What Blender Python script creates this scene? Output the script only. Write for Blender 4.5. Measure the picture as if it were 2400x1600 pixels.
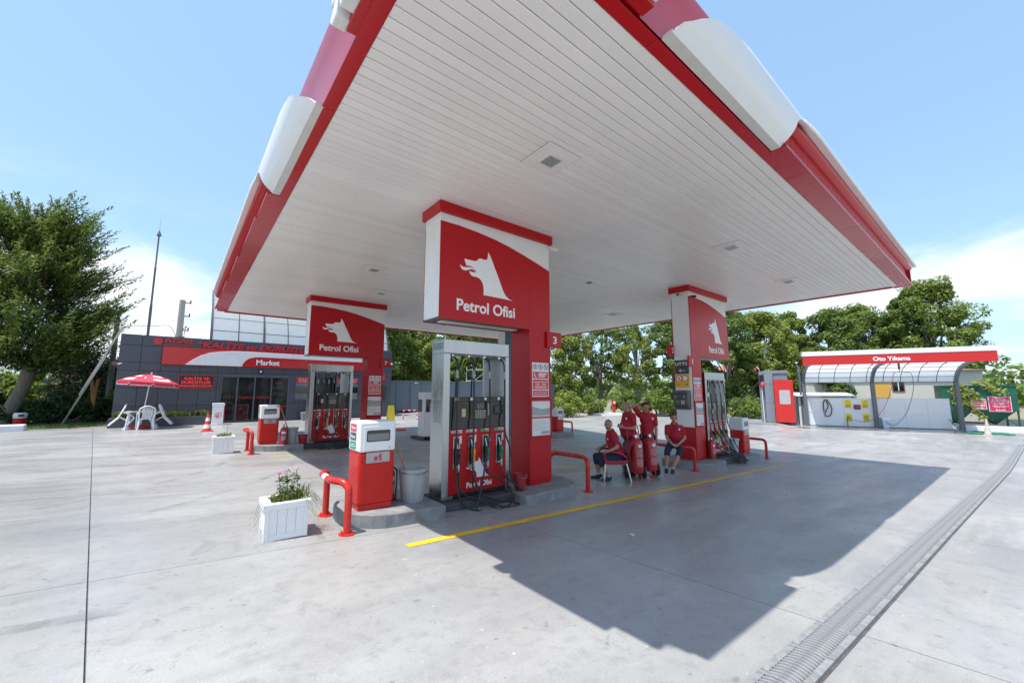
import bpy, bmesh, math, random
import numpy as np
from mathutils import Vector, Matrix
for o in list(bpy.data.objects): bpy.data.objects.remove(o)
SC = bpy.context.scene
COL = SC.collection
R = math.radians
random.seed(7)
# ---------------------------------------------------------------- camera
cd = bpy.data.cameras.new('camera'); cam = bpy.data.objects.new('camera', cd); COL.objects.link(cam)
cam.location = (0, 0, 1.85); cam.rotation_euler = (R(97.095), 0, R(50.883 - 90))
cd.sensor_width = 36; cd.lens = 14.1; cd.clip_start = .05; cd.clip_end = 20000
SC.camera = cam
# ---------------------------------------------------------------- sky, sun, exposure
SUN = Vector((-.365, .0, 1)).normalized()
W = bpy.data.worlds.new('World'); SC.world = W; W.use_nodes = True
nt = W.node_tree; nt.nodes.clear()
def N(t, kind, **kw):
    n = t.nodes.new(kind)
    for k, v in kw.items():
        if k.startswith('i_'):
            n.inputs[int(k[2:]) if k[2:].isdigit() else k[2:].replace('_', ' ')].default_value = v
        else: setattr(n, k, v)
    return n
def L(t, a, b): t.links.new(a, b)
sky = N(nt, 'ShaderNodeTexSky', sky_type='NISHITA', sun_disc=False, sun_elevation=math.asin(SUN.z), sun_rotation=R(270), altitude=50, air_density=1.0, dust_density=0.9, ozone_density=1.6)
tc = N(nt, 'ShaderNodeTexCoord')
sep = N(nt, 'ShaderNodeSeparateXYZ'); L(nt, tc.outputs['Generated'], sep.inputs[0])
# clouds are laid out on a flat layer: direction / (height + c)
addz = N(nt, 'ShaderNodeMath', operation='ADD', i_1=.18); L(nt, sep.outputs[2], addz.inputs[0])
dv = N(nt, 'ShaderNodeVectorMath', operation='DIVIDE')
cmb = N(nt, 'ShaderNodeCombineXYZ')
for i in range(3): L(nt, addz.outputs[0], cmb.inputs[i])
L(nt, tc.outputs['Generated'], dv.inputs[0]); L(nt, cmb.outputs[0], dv.inputs[1])
nz = N(nt, 'ShaderNodeTexNoise', i_Scale=.62, i_Detail=10, i_Roughness=.58, i_Distortion=.25)
mpw = N(nt, 'ShaderNodeMapping'); mpw.inputs['Location'].default_value = (2.4, 1.2, 0)
L(nt, dv.outputs[0], mpw.inputs[0]); L(nt, mpw.outputs[0], nz.inputs[0])
cr = N(nt, 'ShaderNodeMapRange', i_1=.47, i_2=.66, interpolation_type='SMOOTHSTEP'); L(nt, nz.outputs[0], cr.inputs[0])
el = N(nt, 'ShaderNodeMapRange', i_1=.40, i_2=.17, interpolation_type='SMOOTHSTEP'); L(nt, sep.outputs[2], el.inputs[0])
mm = N(nt, 'ShaderNodeMath', operation='MULTIPLY'); L(nt, cr.outputs[0], mm.inputs[0]); L(nt, el.outputs[0], mm.inputs[1])
mm2 = N(nt, 'ShaderNodeMath', operation="MULTIPLY", i_1=.95); L(nt, mm.outputs[0], mm2.inputs[0])
# thin high veil that pales the whole sky
veil = N(nt, 'ShaderNodeMix', data_type='RGBA'); veil.inputs[0].default_value = .33; L(nt, sky.outputs[0], veil.inputs[6]); veil.inputs[7].default_value = (4.1, 6.8, 9.9, 1)
mx = N(nt, 'ShaderNodeMix', data_type='RGBA'); L(nt, mm2.outputs[0], mx.inputs[0]); L(nt, veil.outputs[2], mx.inputs[6])
mx.inputs[7].default_value = (7.4, 7.5, 7.7, 1)
bg = N(nt, 'ShaderNodeBackground', i_Strength=.15); L(nt, mx.outputs[2], bg.inputs[0])
wo = N(nt, 'ShaderNodeOutputWorld'); L(nt, bg.outputs[0], wo.inputs[0])
sd = bpy.data.lights.new('sun', 'SUN'); sd.energy = 5.0; sd.angle = R(.53); sd.color = (1, .955, .88)
sun = bpy.data.objects.new('sun', sd); COL.objects.link(sun); sun.rotation_euler = (-SUN).to_track_quat('-Z', 'Y').to_euler(); sun.location = (-20, 0, 40)
vs = SC.view_settings; vs.view_transform = 'Standard'; vs.look = 'None'; vs.gamma = 1; vs.use_curve_mapping = False; vs.exposure = .30
SC.render.engine = 'CYCLES'; CY = SC.cycles; CY.max_bounces = 6; CY.diffuse_bounces = 4; CY.glossy_bounces = 3; CY.transmission_bounces = 4; CY.transparent_max_bounces = 8; CY.caustics_reflective = False; CY.caustics_refractive = False
# ---------------------------------------------------------------- materials
MATS = {}
def mat(name, col=(.5, .5, .5), rough=.5, metal=0, var=.07, scale=6, bump=0, spec=.5, coat=0, emit=None, trans=0, alpha=1, transl=0, stretch=None, rvar=.12, bscale=None):
    if name in MATS: return MATS[name]
    m = bpy.data.materials.new(name); m.use_nodes = True; t = m.node_tree; b = t.nodes['Principled BSDF']
    tcn = N(t, 'ShaderNodeTexCoord'); src = tcn.outputs['Object']
    if stretch:
        mp = N(t, 'ShaderNodeMapping'); mp.inputs['Scale'].default_value = stretch; L(t, src, mp.inputs[0]); src = mp.outputs[0]
    n1 = N(t, 'ShaderNodeTexNoise', i_Scale=scale, i_Detail=6, i_Roughness=.62); L(t, src, n1.inputs[0])
    rp = N(t, 'ShaderNodeMapRange', i_1=.3, i_2=.7); L(t, n1.outputs[0], rp.inputs[0])
    mxc = N(t, 'ShaderNodeMix', data_type='RGBA'); L(t, rp.outputs[0], mxc.inputs[0])
    mxc.inputs[6].default_value = (*[c * (1 - var) for c in col], 1); mxc.inputs[7].default_value = (*[min(1, c * (1 + var)) for c in col], 1)
    L(t, mxc.outputs[2], b.inputs['Base Color'])
    rr = N(t, 'ShaderNodeMapRange', i_3=max(.02, rough - rvar), i_4=min(1, rough + rvar)); L(t, rp.outputs[0], rr.inputs[0]); L(t, rr.outputs[0], b.inputs['Roughness'])
    b.inputs['Metallic'].default_value = metal; b.inputs['Specular IOR Level'].default_value = spec; b.inputs['Coat Weight'].default_value = coat
    b.inputs['Transmission Weight'].default_value = trans; b.inputs['Alpha'].default_value = alpha
    if emit: b.inputs['Emission Color'].default_value = (*emit[:3], 1); b.inputs['Emission Strength'].default_value = emit[3]
    if bump:
        n2 = N(t, 'ShaderNodeTexNoise', i_Scale=bscale or scale * 5, i_Detail=5); L(t, src, n2.inputs[0])
        bp = N(t, 'ShaderNodeBump', i_Strength=bump, i_Distance=.01); L(t, n2.outputs[0], bp.inputs['Height']); L(t, bp.outputs[0], b.inputs['Normal'])
    if transl:
        out = t.nodes['Material Output']; tr = N(t, 'ShaderNodeBsdfTranslucent'); L(t, mxc.outputs[2], tr.inputs[0])
        ms = N(t, 'ShaderNodeMixShader', i_0=transl); L(t, b.outputs[0], ms.inputs[1]); L(t, tr.outputs[0], ms.inputs[2]); L(t, ms.outputs[0], out.inputs[0])
    MATS[name] = m
    return m
def leafmat(name, c1, c2, transl=.35, scale=.9):
    if name in MATS: return MATS[name]
    m = mat(name, c1, .55, var=.1, scale=scale, transl=transl, spec=.35)
    t = m.node_tree; mixn = [n for n in t.nodes if n.type == 'MIX'][0]
    mixn.inputs[6].default_value = (*c1, 1); mixn.inputs[7].default_value = (*c2, 1)
    geo = N(t, 'ShaderNodeNewGeometry'); rnd = geo.outputs['Random Per Island']
    hsv = N(t, 'ShaderNodeHueSaturation'); L(t, mixn.outputs[2], hsv.inputs['Color'])
    mr = N(t, 'ShaderNodeMapRange', i_3=.55, i_4=1.45); L(t, rnd, mr.inputs[0]); L(t, mr.outputs[0], hsv.inputs['Value'])
    mr2 = N(t, 'ShaderNodeMapRange', i_3=.475, i_4=.515); L(t, rnd, mr2.inputs[0]); L(t, mr2.outputs[0], hsv.inputs['Hue'])
    for lk in list(t.links):
        if lk.from_node == mixn and lk.to_node != hsv:
            s = lk.to_socket; t.links.remove(lk); L(t, hsv.outputs[0], s)
    return m
RED = mat('red_paint', (.45, .006, .012), .34, var=.03, scale=1.2, spec=.3, coat=0, rvar=.02)
REDM = mat('red_paint_worn', (.52, .016, .016), .36, var=.12, scale=7, bump=.06)
REDTUBE = mat('red_tube_paint', (.54, .022, .016), .33, var=.14, scale=9, bump=.15, bscale=25)
WHITE = mat('white_paint', (.78, .78, .77), .35, var=.025, scale=3)
WHITEW = mat('white_worn', (.76, .76, .74), .5, var=.06, scale=9, bump=.08)
LETTER = mat('letter_white', (.82, .82, .82), .4, var=.02)
STEEL = mat('brushed_steel', (.42, .43, .435), .30, metal=1, var=.1, scale=3, stretch=(1, 1, .25))
STEELD = mat('dark_steel', (.13, .135, .14), .45, metal=.5, var=.12)
BLACK = mat('black_plastic', (.012, .012, .013), .32, var=.2)
RUBBER = mat('black_rubber', (.014, .014, .015), .42, var=.2, bump=.05)
GREY = mat('grey_plastic', (.30, .31, .32), .5, var=.08, bump=.05)
CHROME = mat('chrome_metal', (.62, .62, .6), .25, metal=1, var=.08)
GLASSD = mat('dark_glass', (.012, .014, .016), .06, var=.1, spec=.8)
GREEN = mat('green_plastic', (.006, .16, .07), .4, var=.1)
ORANGE = mat('orange_plastic', (.75, .30, .008), .4, var=.1)
YELLOW = mat('yellow_paint', (.80, .50, .012), .55, var=.12, scale=5)
PRINT = mat('print_white', (.72, .72, .70), .45, var=.03)
PRINTG = mat('print_grey', (.36, .36, .35), .5, var=.15, scale=20)
# ---------------------------------------------------------------- mesh builder
class MB:
    def __init__(s): s.v = []; s.f = []; s.m = []
    def add(s, vs, fs, m=0):
        o = len(s.v); s.v += [tuple(v) for v in vs]; s.f += [tuple(i + o for i in f) for f in fs]; s.m += [m] * len(fs); return s
    def box(s, x0, y0, z0, x1, y1, z1, m=0):
        return s.add([(x0, y0, z0), (x1, y0, z0), (x1, y1, z0), (x0, y1, z0), (x0, y0, z1), (x1, y0, z1), (x1, y1, z1), (x0, y1, z1)],
                     [(0, 3, 2, 1), (4, 5, 6, 7), (0, 1, 5, 4), (1, 2, 6, 5), (2, 3, 7, 6), (3, 0, 4, 7)], m)
    def hexa(s, b, t, m=0):
        return s.add(list(b) + list(t), [(0, 3, 2, 1), (4, 5, 6, 7), (0, 1, 5, 4), (1, 2, 6, 5), (2, 3, 7, 6), (3, 0, 4, 7)], m)
    def tube(s, pts, r, n=10, m=0, caps=True, closed=False):
        P = [Vector(p) for p in pts]; k = len(P); rs = r if isinstance(r, (list, tuple)) else [r] * k
        up = None; vs = []
        for i in range(k):
            if closed: d = (P[(i + 1) % k] - P[i - 1])
            else: d = P[min(i + 1, k - 1)] - P[max(i - 1, 0)]
            d = d.normalized() if d.length > 1e-9 else Vector((0, 0, 1))
            if up is None:
                a = Vector((0, 0, 1)) if abs(d.z) < .9 else Vector((1, 0, 0)); up = (a - d * a.dot(d)).normalized()
            else:
                up = up - d * up.dot(d); up = up.normalized() if up.length > 1e-6 else d.orthogonal().normalized()
            q = d.cross(up)
            for j in range(n):
                a = 2 * math.pi * j / n; vs.append(P[i] + (up * math.cos(a) + q * math.sin(a)) * rs[i])
        fs = []
        for i in range(k if closed else k - 1):
            i2 = (i + 1) % k
            for j in range(n): fs.append((i * n + j, i * n + (j + 1) % n, i2 * n + (j + 1) % n, i2 * n + j))
        if caps and not closed: fs.append(tuple(range(n))[::-1]); fs.append(tuple((k - 1) * n + j for j in range(n)))
        return s.add(vs, fs, m)
    def cyl(s, p0, p1, r0, r1=None, n=16, m=0): return s.tube([p0, p1], [r0, r0 if r1 is None else r1], n, m)
    def lathe(s, prof, n=24, c=(0, 0, 0), m=0, cap=True):
        vs = []; fs = []
        for (r, z) in prof:
            for j in range(n):
                a = 2 * math.pi * j / n; vs.append((c[0] + r * math.cos(a), c[1] + r * math.sin(a), c[2] + z))
        for i in range(len(prof) - 1):
            for j in range(n): fs.append((i * n + j, i * n + (j + 1) % n, (i + 1) * n + (j + 1) % n, (i + 1) * n + j))
        if cap: fs.append(tuple(range(n))[::-1]); fs.append(tuple((len(prof) - 1) * n + j for j in range(n)))
        return s.add(vs, fs, m)
    def prism(s, poly, d0, d1, axis='y', m=0):
        k = len(poly)
        mk = {'y': lambda a, b, d: (a, d, b), 'x': lambda a, b, d: (d, a, b), 'z': lambda a, b, d: (a, b, d)}[axis]
        vs = [mk(a, b, d0) for a, b in poly] + [mk(a, b, d1) for a, b in poly]
        fs = [tuple(range(k)), tuple(range(2 * k - 1, k - 1, -1))] + [(i, i + k, (i + 1) % k + k, (i + 1) % k) for i in range(k)]
        return s.add(vs, fs, m)
    def sphere(s, c, r, n=12, k=8, m=0):
        rx, ry, rz = r if isinstance(r, (tuple, list)) else (r, r, r)
        vs = [(c[0], c[1], c[2] - rz)]
        for i in range(1, k):
            t = math.pi * i / k - math.pi / 2
            for j in range(n):
                a = 2 * math.pi * j / n; vs.append((c[0] + rx * math.cos(t) * math.cos(a), c[1] + ry * math.cos(t) * math.sin(a), c[2] + rz * math.sin(t)))
        vs.append((c[0], c[1], c[2] + rz)); fs = []
        for j in range(n): fs.append((0, 1 + (j + 1) % n, 1 + j)); fs.append((len(vs) - 1, 1 + (k - 2) * n + j, 1 + (k - 2) * n + (j + 1) % n))
        for i in range(k - 2):
            for j in range(n): a = 1 + i * n; fs.append((a + j, a + (j + 1) % n, a + n + (j + 1) % n, a + n + j))
        return s.add(vs, fs, m)
    def xf(s, M):
        s.v = [tuple(M @ Vector(v)) for v in s.v]; return s
    def mesh(s, name, mats, smooth=False):
        me = bpy.data.meshes.new(name); me.from_pydata(s.v, [], s.f)
        mats = mats if isinstance(mats, (list, tuple)) else [mats]
        for q in mats: me.materials.append(q)
        if len(mats) > 1: me.polygons.foreach_set('material_index', s.m)
        bm = bmesh.new(); bm.from_mesh(me); bmesh.ops.recalc_face_normals(bm, faces=bm.faces); bm.to_mesh(me); bm.free()
        if smooth: me.polygons.foreach_set('use_smooth', [True] * len(me.polygons))
        me.update(); return me
    def build(s, name, mats, parent=None, loc=(0, 0, 0), rot=(0, 0, 0), bevel=0, smooth=False, seg=2):
        return put(name, s.mesh(name, mats, smooth), parent, loc, rot, bevel, seg, smooth)
def put(name, me, parent=None, loc=(0, 0, 0), rot=(0, 0, 0), bevel=0, seg=2, smooth=False):
    o = bpy.data.objects.new(name, me); COL.objects.link(o); o.location = loc; o.rotation_euler = rot
    if parent: o.parent = parent
    if bevel:
        md = o.modifiers.new('bevel', 'BEVEL'); md.width = bevel; md.segments = seg; md.limit_method = 'ANGLE'; md.angle_limit = R(40)
        md.harden_normals = False
    if smooth:
        try: me.set_sharp_from_angle(angle=R(42))
        except Exception: pass
    return o
def thing(name, label, cat, loc=(0, 0, 0), rz=0, group=None):
    o = bpy.data.objects.new(name, None); COL.objects.link(o); o.location = loc; o.rotation_euler = (0, 0, rz); o.empty_display_size = .2
    return tag(o, label, cat, group)
def tag(o, label, cat, group=None, kind=None):
    o['label'] = label; o['category'] = cat
    if group: o['group'] = group
    if kind: o['kind'] = kind
    return o
def struct(o, kind='structure', label=None):
    o['kind'] = kind
    if label: o['label'] = label
    return o
def tree_copy(o, parent=None):
    c = o.copy(); COL.objects.link(c); c.parent = parent
    for ch in list(o.children): tree_copy(ch, c)
    return c
TXT = {}
def text(name, s, m, parent, box, y, plane='y', bold=0.0, depth=.006, shear=0, align=True):
    """lettering that fills box=(a0,z0,a1,z1) on the plane facing -Y ('y') or -X ('x')"""
    key = (s, bold, shear)
    if key not in TXT:
        cu = bpy.data.curves.new('t', 'FONT'); cu.body = s; cu.extrude = .5; cu.offset = bold; cu.shear = shear; cu.align_x = 'CENTER'; cu.space_line = .95
        cu.resolution_u = 4
        ob = bpy.data.objects.new('t', cu); COL.objects.link(ob)
        bpy.context.view_layer.update()
        me = bpy.data.meshes.new_from_object(ob.evaluated_get(bpy.context.evaluated_depsgraph_get()))
        co = np.empty(len(me.vertices) * 3); me.vertices.foreach_get('co', co); co = co.reshape(-1, 3)
        fc = [tuple(p.vertices) for p in me.polygons]
        lo, hi = co.min(0), co.max(0); co = (co - lo) / np.maximum(hi - lo, 1e-9)
        bpy.data.objects.remove(ob); bpy.data.curves.remove(cu); bpy.data.meshes.remove(me)
        TXT[key] = (co, fc)
    co, fc = TXT[key]; a0, z0, a1, z1 = box; q = MB()
    if plane == 'y': vs = [(a0 + (a1 - a0) * c[0], y - depth * c[2], z0 + (z1 - z0) * c[1]) for c in co]
    else: vs = [(y - depth * c[2], a0 + (a1 - a0) * c[0], z0 + (z1 - z0) * c[1]) for c in co]
    q.add(vs, fc)
    return q.build(name, m, parent)
def arc(c, r, a0, a1, n=8):
    return [(c[0] + r * math.cos(R(a0 + (a1 - a0) * i / n)), c[1] + r * math.sin(R(a0 + (a1 - a0) * i / n))) for i in range(n + 1)]
def rrect(x0, y0, x1, y1, r, n=4):
    return arc((x1 - r, y0 + r), r, -90, 0, n) + arc((x1 - r, y1 - r), r, 0, 90, n) + arc((x0 + r, y1 - r), r, 90, 180, n) + arc((x0 + r, y0 + r), r, 180, 270, n)
def bez(P, n=24):
    """smooth curve through points (Catmull-Rom)"""
    P = [Vector(p) for p in P]; Q = [P[0] * 2 - P[1]] + P + [P[-1] * 2 - P[-2]]; out = []
    k = max(2, n // (len(P) - 1))
    for i in range(1, len(Q) - 2):
        for j in range(k):
            t = j / k; a, b, c, d = Q[i - 1], Q[i], Q[i + 1], Q[i + 2]
            out.append(.5 * ((2 * b) + (c - a) * t + (2 * a - 5 * b + 4 * c - d) * t * t + (3 * b - a - 3 * c + d) * t ** 3))
    out.append(P[-1]); return out
def sstep(a, b, x):
    t = min(1, max(0, (x - a) / (b - a))); return t * t * (3 - 2 * t)
def g(X, Y):
    """height of the forecourt: it falls towards +X, rises a little towards the shop"""
    Xc = X
    if X > 19: Xc = 19 + (1 - math.exp(-(X - 19) / 2)) * 2
    if X < -2: Xc = -2 - (1 - math.exp((X + 2) / 3)) * 3
    s = sstep(13, 25, Y) * (1 - sstep(14, 24, X))
    return (.02 - .039 * (Xc - 5)) * (1 - s) + .32 * s
# ================================================================= GROUND
def concrete():
    m = bpy.data.materials.new('concrete'); m.use_nodes = True; t = m.node_tree; b = t.nodes['Principled BSDF']
    geo = N(t, 'ShaderNodeNewGeometry'); oi = N(t, 'ShaderNodeObjectInfo'); pos = geo.outputs['Position']
    def noise(sc, det=5, ro=.55, st=(1, 1, 1), dist=0, rz=0):
        mp = N(t, 'ShaderNodeMapping'); mp.inputs['Scale'].default_value = st; mp.inputs['Rotation'].default_value = (0, 0, R(rz)); L(t, pos, mp.inputs[0])
        n = N(t, 'ShaderNodeTexNoise', i_Scale=sc, i_Detail=det, i_Roughness=ro, i_Distortion=dist); L(t, mp.outputs[0], n.inputs[0]); return n.outputs[0]
    def ramp(src, a, b_, lo=0, hi=1):
        r = N(t, 'ShaderNodeMapRange', i_1=a, i_2=b_, i_3=lo, i_4=hi, interpolation_type='SMOOTHSTEP'); L(t, src, r.inputs[0]); return r.outputs[0]
    def mix(f, a, b_, bl='MIX'):
        q = N(t, 'ShaderNodeMix', data_type='RGBA', blend_type=bl); L(t, f, q.inputs[0])
        for s, v in ((6, a), (7, b_)):
            if isinstance(v, tuple): q.inputs[s].default_value = (*v, 1)
            else: L(t, v, q.inputs[s])
        return q.outputs[2]
    base = mix(ramp(noise(.35, 6, .6, dist=.6), .35, .68), (0.319, 0.313, 0.305), (0.417, 0.410, 0.398))
    base = mix(ramp(noise(.55, 5, .6, (.35, 1.5, 1), .8, -8), .46, .68, 0, .8), base, (.262, .262, .266))      # tyre and water streaks
    base = mix(ramp(noise(.12, 4, .6, dist=1.5), .46, .62, 0, .6), base, (.285, .284, .286))
    base = mix(ramp(noise(1.9, 7, .7, (.5, 1.2, 1), .3), .52, .78, 0, .5), base, (0.461, 0.450, 0.423))
    base = mix(ramp(noise(7, 8, .78), .47, .70, 0, .55), base, (0.220, 0.220, 0.220))
    base = mix(ramp(noise(30, 3, .7), .70, .78, 0, .5), base, (0.154, 0.150, 0.143))
    base = mix(ramp(noise(.9, 8, .72, (1, 1, 1), 2.2), .60, .66, 0, .35), base, (0.187, 0.187, 0.189))      # spills
    base = mix(ramp(noise(3.2, 5, .6, (.12, 1.6, 1), .2, -4), .54, .75, 0, .45), base, (0.439, 0.428, 0.406))   # trowel and wash streaks
    base = mix(ramp(noise(11, 3, .55), .67, .72, 0, .6), base, (0.160, 0.155, 0.146))      # pits and drips
    base = mix(ramp(noise(17, 2, .5), .735, .75, 0, .7), base, (0.545, 0.536, 0.517))
    base = mix(ramp(noise(95, 3, .6), .35, .65, 0, .22), base, (0.143, 0.143, 0.143))
    v = N(t, 'ShaderNodeHueSaturation'); L(t, base, v.inputs['Color']); vr = N(t, 'ShaderNodeMapRange', i_3=.955, i_4=1.035); L(t, oi.outputs['Random'], vr.inputs[0]); L(t, vr.outputs[0], v.inputs['Value'])
    L(t, v.outputs[0], b.inputs['Base Color'])
    L(t, ramp(noise(1.3, 6, .6, (.4, 1.2, 1), .4), .3, .75, .26, .55), b.inputs['Roughness']); b.inputs['Specular IOR Level'].default_value = .5
    n2 = noise(40, 6, .65); n3 = noise(1.1, 3, .5)
    ad = N(t, 'ShaderNodeMath', operation='MULTIPLY_ADD', i_1=9); L(t, n3, ad.inputs[0]); L(t, n2, ad.inputs[2])
    bp = N(t, 'ShaderNodeBump', i_Strength=.10, i_Distance=.003); L(t, ad.outputs[0], bp.inputs['Height']); L(t, bp.outputs[0], b.inputs['Normal'])
    return m
CONC = concrete()
EARTH = mat('dry_earth', (.23, .20, .13), .9, var=.3, scale=.3, bump=.3)
JOINT = mat('joint_filler', (.15, .15, .15), .8, var=.3, scale=8)
# wide sheet that reaches the horizon, lower than the forecourt, and a dark bed under the slabs
def heightsheet(xs, ys, dz, fade=None):
    vs = []; fs = []
    for y in ys:
        for x in xs: vs.append((x, y, (fade(x, y) if fade else g(x, y)) + dz))
    n = len(xs)
    for j in range(len(ys) - 1):
        for i in range(n - 1): a = j * n + i; fs.append((a, a + 1, a + n + 1, a + n))
    q = MB(); q.add(vs, fs); return q
far = [-6000, -2500, -900, -300, -120, -60]
ax = far + list(np.arange(-30, 71, 5.)) + [-v for v in far[::-1]]
def lowland(x, y):
    r = math.hypot(x, y); k = sstep(60, 150, r)
    return g(x, y) * (1 - k) - .5 * k
struct(heightsheet(ax, ax, -.16, lowland).build('terrain', EARTH, smooth=True))
struct(heightsheet(list(np.arange(-27.9, 44.2, 1.5)), list(np.arange(-17.9, 27.2, 1.5)), -.022).build('slab_bed', JOINT, smooth=True))
fore = bpy.data.objects.new('forecourt', None); COL.objects.link(fore); struct(fore)
def slabpt(a, b):
    # joints run slightly askew: X = a - .12 (Y - 3.4), Y = b - .041 (X + .3)
    X = (a - .12 * (b - .041 * .3 - 3.4)) / (1 - .12 * .041); Y = b - .041 * (X + .3); return X, Y
A0 = [-.3 + 4.05 * i for i in range(-7, 12)]; B0 = [5.12 + 3.97 * j for j in range(-6, 7)]
gap = .0055
for i in range(len(A0) - 1):
    for j in range(len(B0) - 1):
        q = MB(); n = 6; vs = []
        for v in range(n + 1):
            for u in range(n + 1):
                a = A0[i] + gap + (A0[i + 1] - A0[i] - 2 * gap) * u / n; b = B0[j] + gap * .6 + (B0[j + 1] - B0[j] - 1.2 * gap) * v / n
                X, Y = slabpt(a, b); vs.append((X, Y, g(X, Y)))
        fs = [(w * (n + 1) + u, w * (n + 1) + u + 1, (w + 1) * (n + 1) + u + 1, (w + 1) * (n + 1) + u) for w in range(n) for u in range(n)]
        rim = [u for u in range(n + 1)] + [w * (n + 1) + n for w in range(1, n + 1)] + [n * (n + 1) + u for u in range(n - 1, -1, -1)] + [w * (n + 1) for w in range(n - 1, 0, -1)]
        k = len(vs); vs += [(vs[r][0], vs[r][1], vs[r][2] - .05) for r in rim]
        fs += [(rim[z], rim[(z + 1) % len(rim)], k + (z + 1) % len(rim), k + z) for z in range(len(rim))]
        q.add(vs, fs); q.build('concrete_slab', CONC, fore)
# painted yellow lane lines
def strip(pts, w, dz, m, name, n=24, th=0.0):
    """flat ribbon on the ground through the points"""
    P = [];
    for (a, b) in zip(pts[:-1], pts[1:]):
        for k in range(n): P.append(((a[0] + (b[0] - a[0]) * k / n), (a[1] + (b[1] - a[1]) * k / n)))
    P.append(pts[-1]); vs = []; fs = []
    for i, p in enumerate(P):
        a = P[max(0, i - 1)]; c = P[min(len(P) - 1, i + 1)]; d = Vector((c[0] - a[0], c[1] - a[1])).normalized(); nn = Vector((-d.y, d.x))
        for s in (1, -1): x = p[0] + nn.x * w / 2 * s; y = p[1] + nn.y * w / 2 * s; vs.append((x, y, g(x, y) + dz))
    for i in range(len(P) - 1): fs.append((2 * i, 2 * i + 1, 2 * i + 3, 2 * i + 2))
    q = MB(); q.add(vs, fs); return q.build(name, m)
def yellowmat():
    m = mat('road_yellow', (.74, .44, .02), .5, var=.16, scale=3); t = m.node_tree; b = t.nodes['Principled BSDF']
    n = N(t, 'ShaderNodeTexNoise', i_Scale=9, i_Detail=8, i_Roughness=.75); geo = N(t, 'ShaderNodeNewGeometry'); L(t, geo.outputs[0], n.inputs[0])
    r = N(t, 'ShaderNodeMapRange', i_1=.30, i_2=.40); L(t, n.outputs[0], r.inputs[0]); L(t, r.outputs[0], b.inputs['Alpha']); return m
RY = yellowmat()
for k, (a, b, w) in enumerate([((2.08, 4.42), (14.2, 4.46), .115), ((1.95, 12.55), (14, 12.75), .11), ((3.6, 7.3), (14, 7.3), .11), ((3.4, 10.2), (14, 10.3), .10)]):
    struct(strip([a, b], w, .004, RY, 'lane_line', 40))

def markmat(name, col, lo, hi, sc, rough, amax, st):
    m = mat(name, col, rough, var=.1, scale=2); t = m.node_tree; b = t.nodes['Principled BSDF']
    geo = N(t, 'ShaderNodeNewGeometry'); mp = N(t, 'ShaderNodeMapping'); mp.inputs['Scale'].default_value = st; L(t, geo.outputs[0], mp.inputs[0])
    n = N(t, 'ShaderNodeTexNoise', i_Scale=sc, i_Detail=6, i_Roughness=.65); L(t, mp.outputs[0], n.inputs[0])
    r = N(t, 'ShaderNodeMapRange', i_1=lo, i_2=hi, i_3=0, i_4=amax, interpolation_type='SMOOTHSTEP'); L(t, n.outputs[0], r.inputs[0]); L(t, r.outputs[0], b.inputs['Alpha']); return m
TYRE = markmat('tyre_rubber', (.10, .10, .11), .44, .80, 1.6, .6, .30, (1, 1, 1)); WET = markmat('wet_film', (.10, .10, .10), .36, .5, .8, .08, .6, (1, 1, 1))
for k, (c, r_, a0, a1, w_) in enumerate([((-6, 14), 7.2, -60, 10, .13), ((-6, 14), 8.7, -58, 6, .14), ((4, 16), 5.2, 150, 235, .12), ((-2, -6), 10.5, 75, 115, .14), ((14, -9), 9.0, 60, 125, .13)]):
    struct(strip([(c[0] + r_ * math.cos(R(a0 + (a1 - a0) * i / 14)), c[1] + r_ * math.sin(R(a0 + (a1 - a0) * i / 14))) for i in range(15)], w_, .0025 + .0002 * k, TYRE, 'tyre_mark', 3))
struct(strip([(33.2, 9.4), (35.0, 5.0), (36.6, 1.0), (37.4, -1.2)], 1.7, .003, WET, 'wet_patch', 12))
# ================================================================= DRAIN
IRON = mat('galvanised_grate', (.30, .305, .31), .55, metal=.25, var=.25, scale=14, bump=.25)
DARK = mat('dark_void', (.012, .012, .012), .9, var=.2); SILT = mat('drain_silt', (.095, .092, .085), .95, var=.4, scale=9, bump=.5)
drain = thing('drain_channel', 'long slotted steel drain channel running across the forecourt', 'drain')
DP = [(1.2, 1.10), (3.0, 1.03), (8.65, .80), (16, .48), (31, -.16)]
def dY(x):
    for a, b in zip(DP[:-1], DP[1:]):
        if x <= b[0]: return a[1] + (b[1] - a[1]) * (x - a[0]) / (b[0] - a[0])
    return DP[-1][1]
for off, w, dz, m, nm in ((0, .275, .004, SILT, 'channel_bed'),):
    pts = [(x, dY(x) + off) for x in np.arange(1.4, 30.6, .5)]; o = strip(pts, w, dz, m, nm, 1); o.parent = drain
gl = .5
def bar_mesh():
    q = MB(); n = 6
    for k in range(n):
        a0, a1 = -1 + 2 * k / n, -1 + 2 * (k + 1) / n
        f = lambda a: (.030 * (1 - a * a) * 1.0 - .01, a * .088)
        (x0, y0), (x1, y1) = f(a0), f(a1); w = .0125; z1 = .021 - .004 * abs(a0); z2 = .021 - .004 * abs(a1)
        q.hexa([(x0 - w, y0, .0), (x0 + w, y0, .0), (x1 + w, y1, .0), (x1 - w, y1, .0)], [(x0 - w * .6, y0, z1), (x0 + w * .6, y0, z1), (x1 + w * .6, y1, z2), (x1 - w * .6, y1, z2)])
    return q
BARM = bar_mesh().mesh('grate_bar', IRON)
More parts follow.
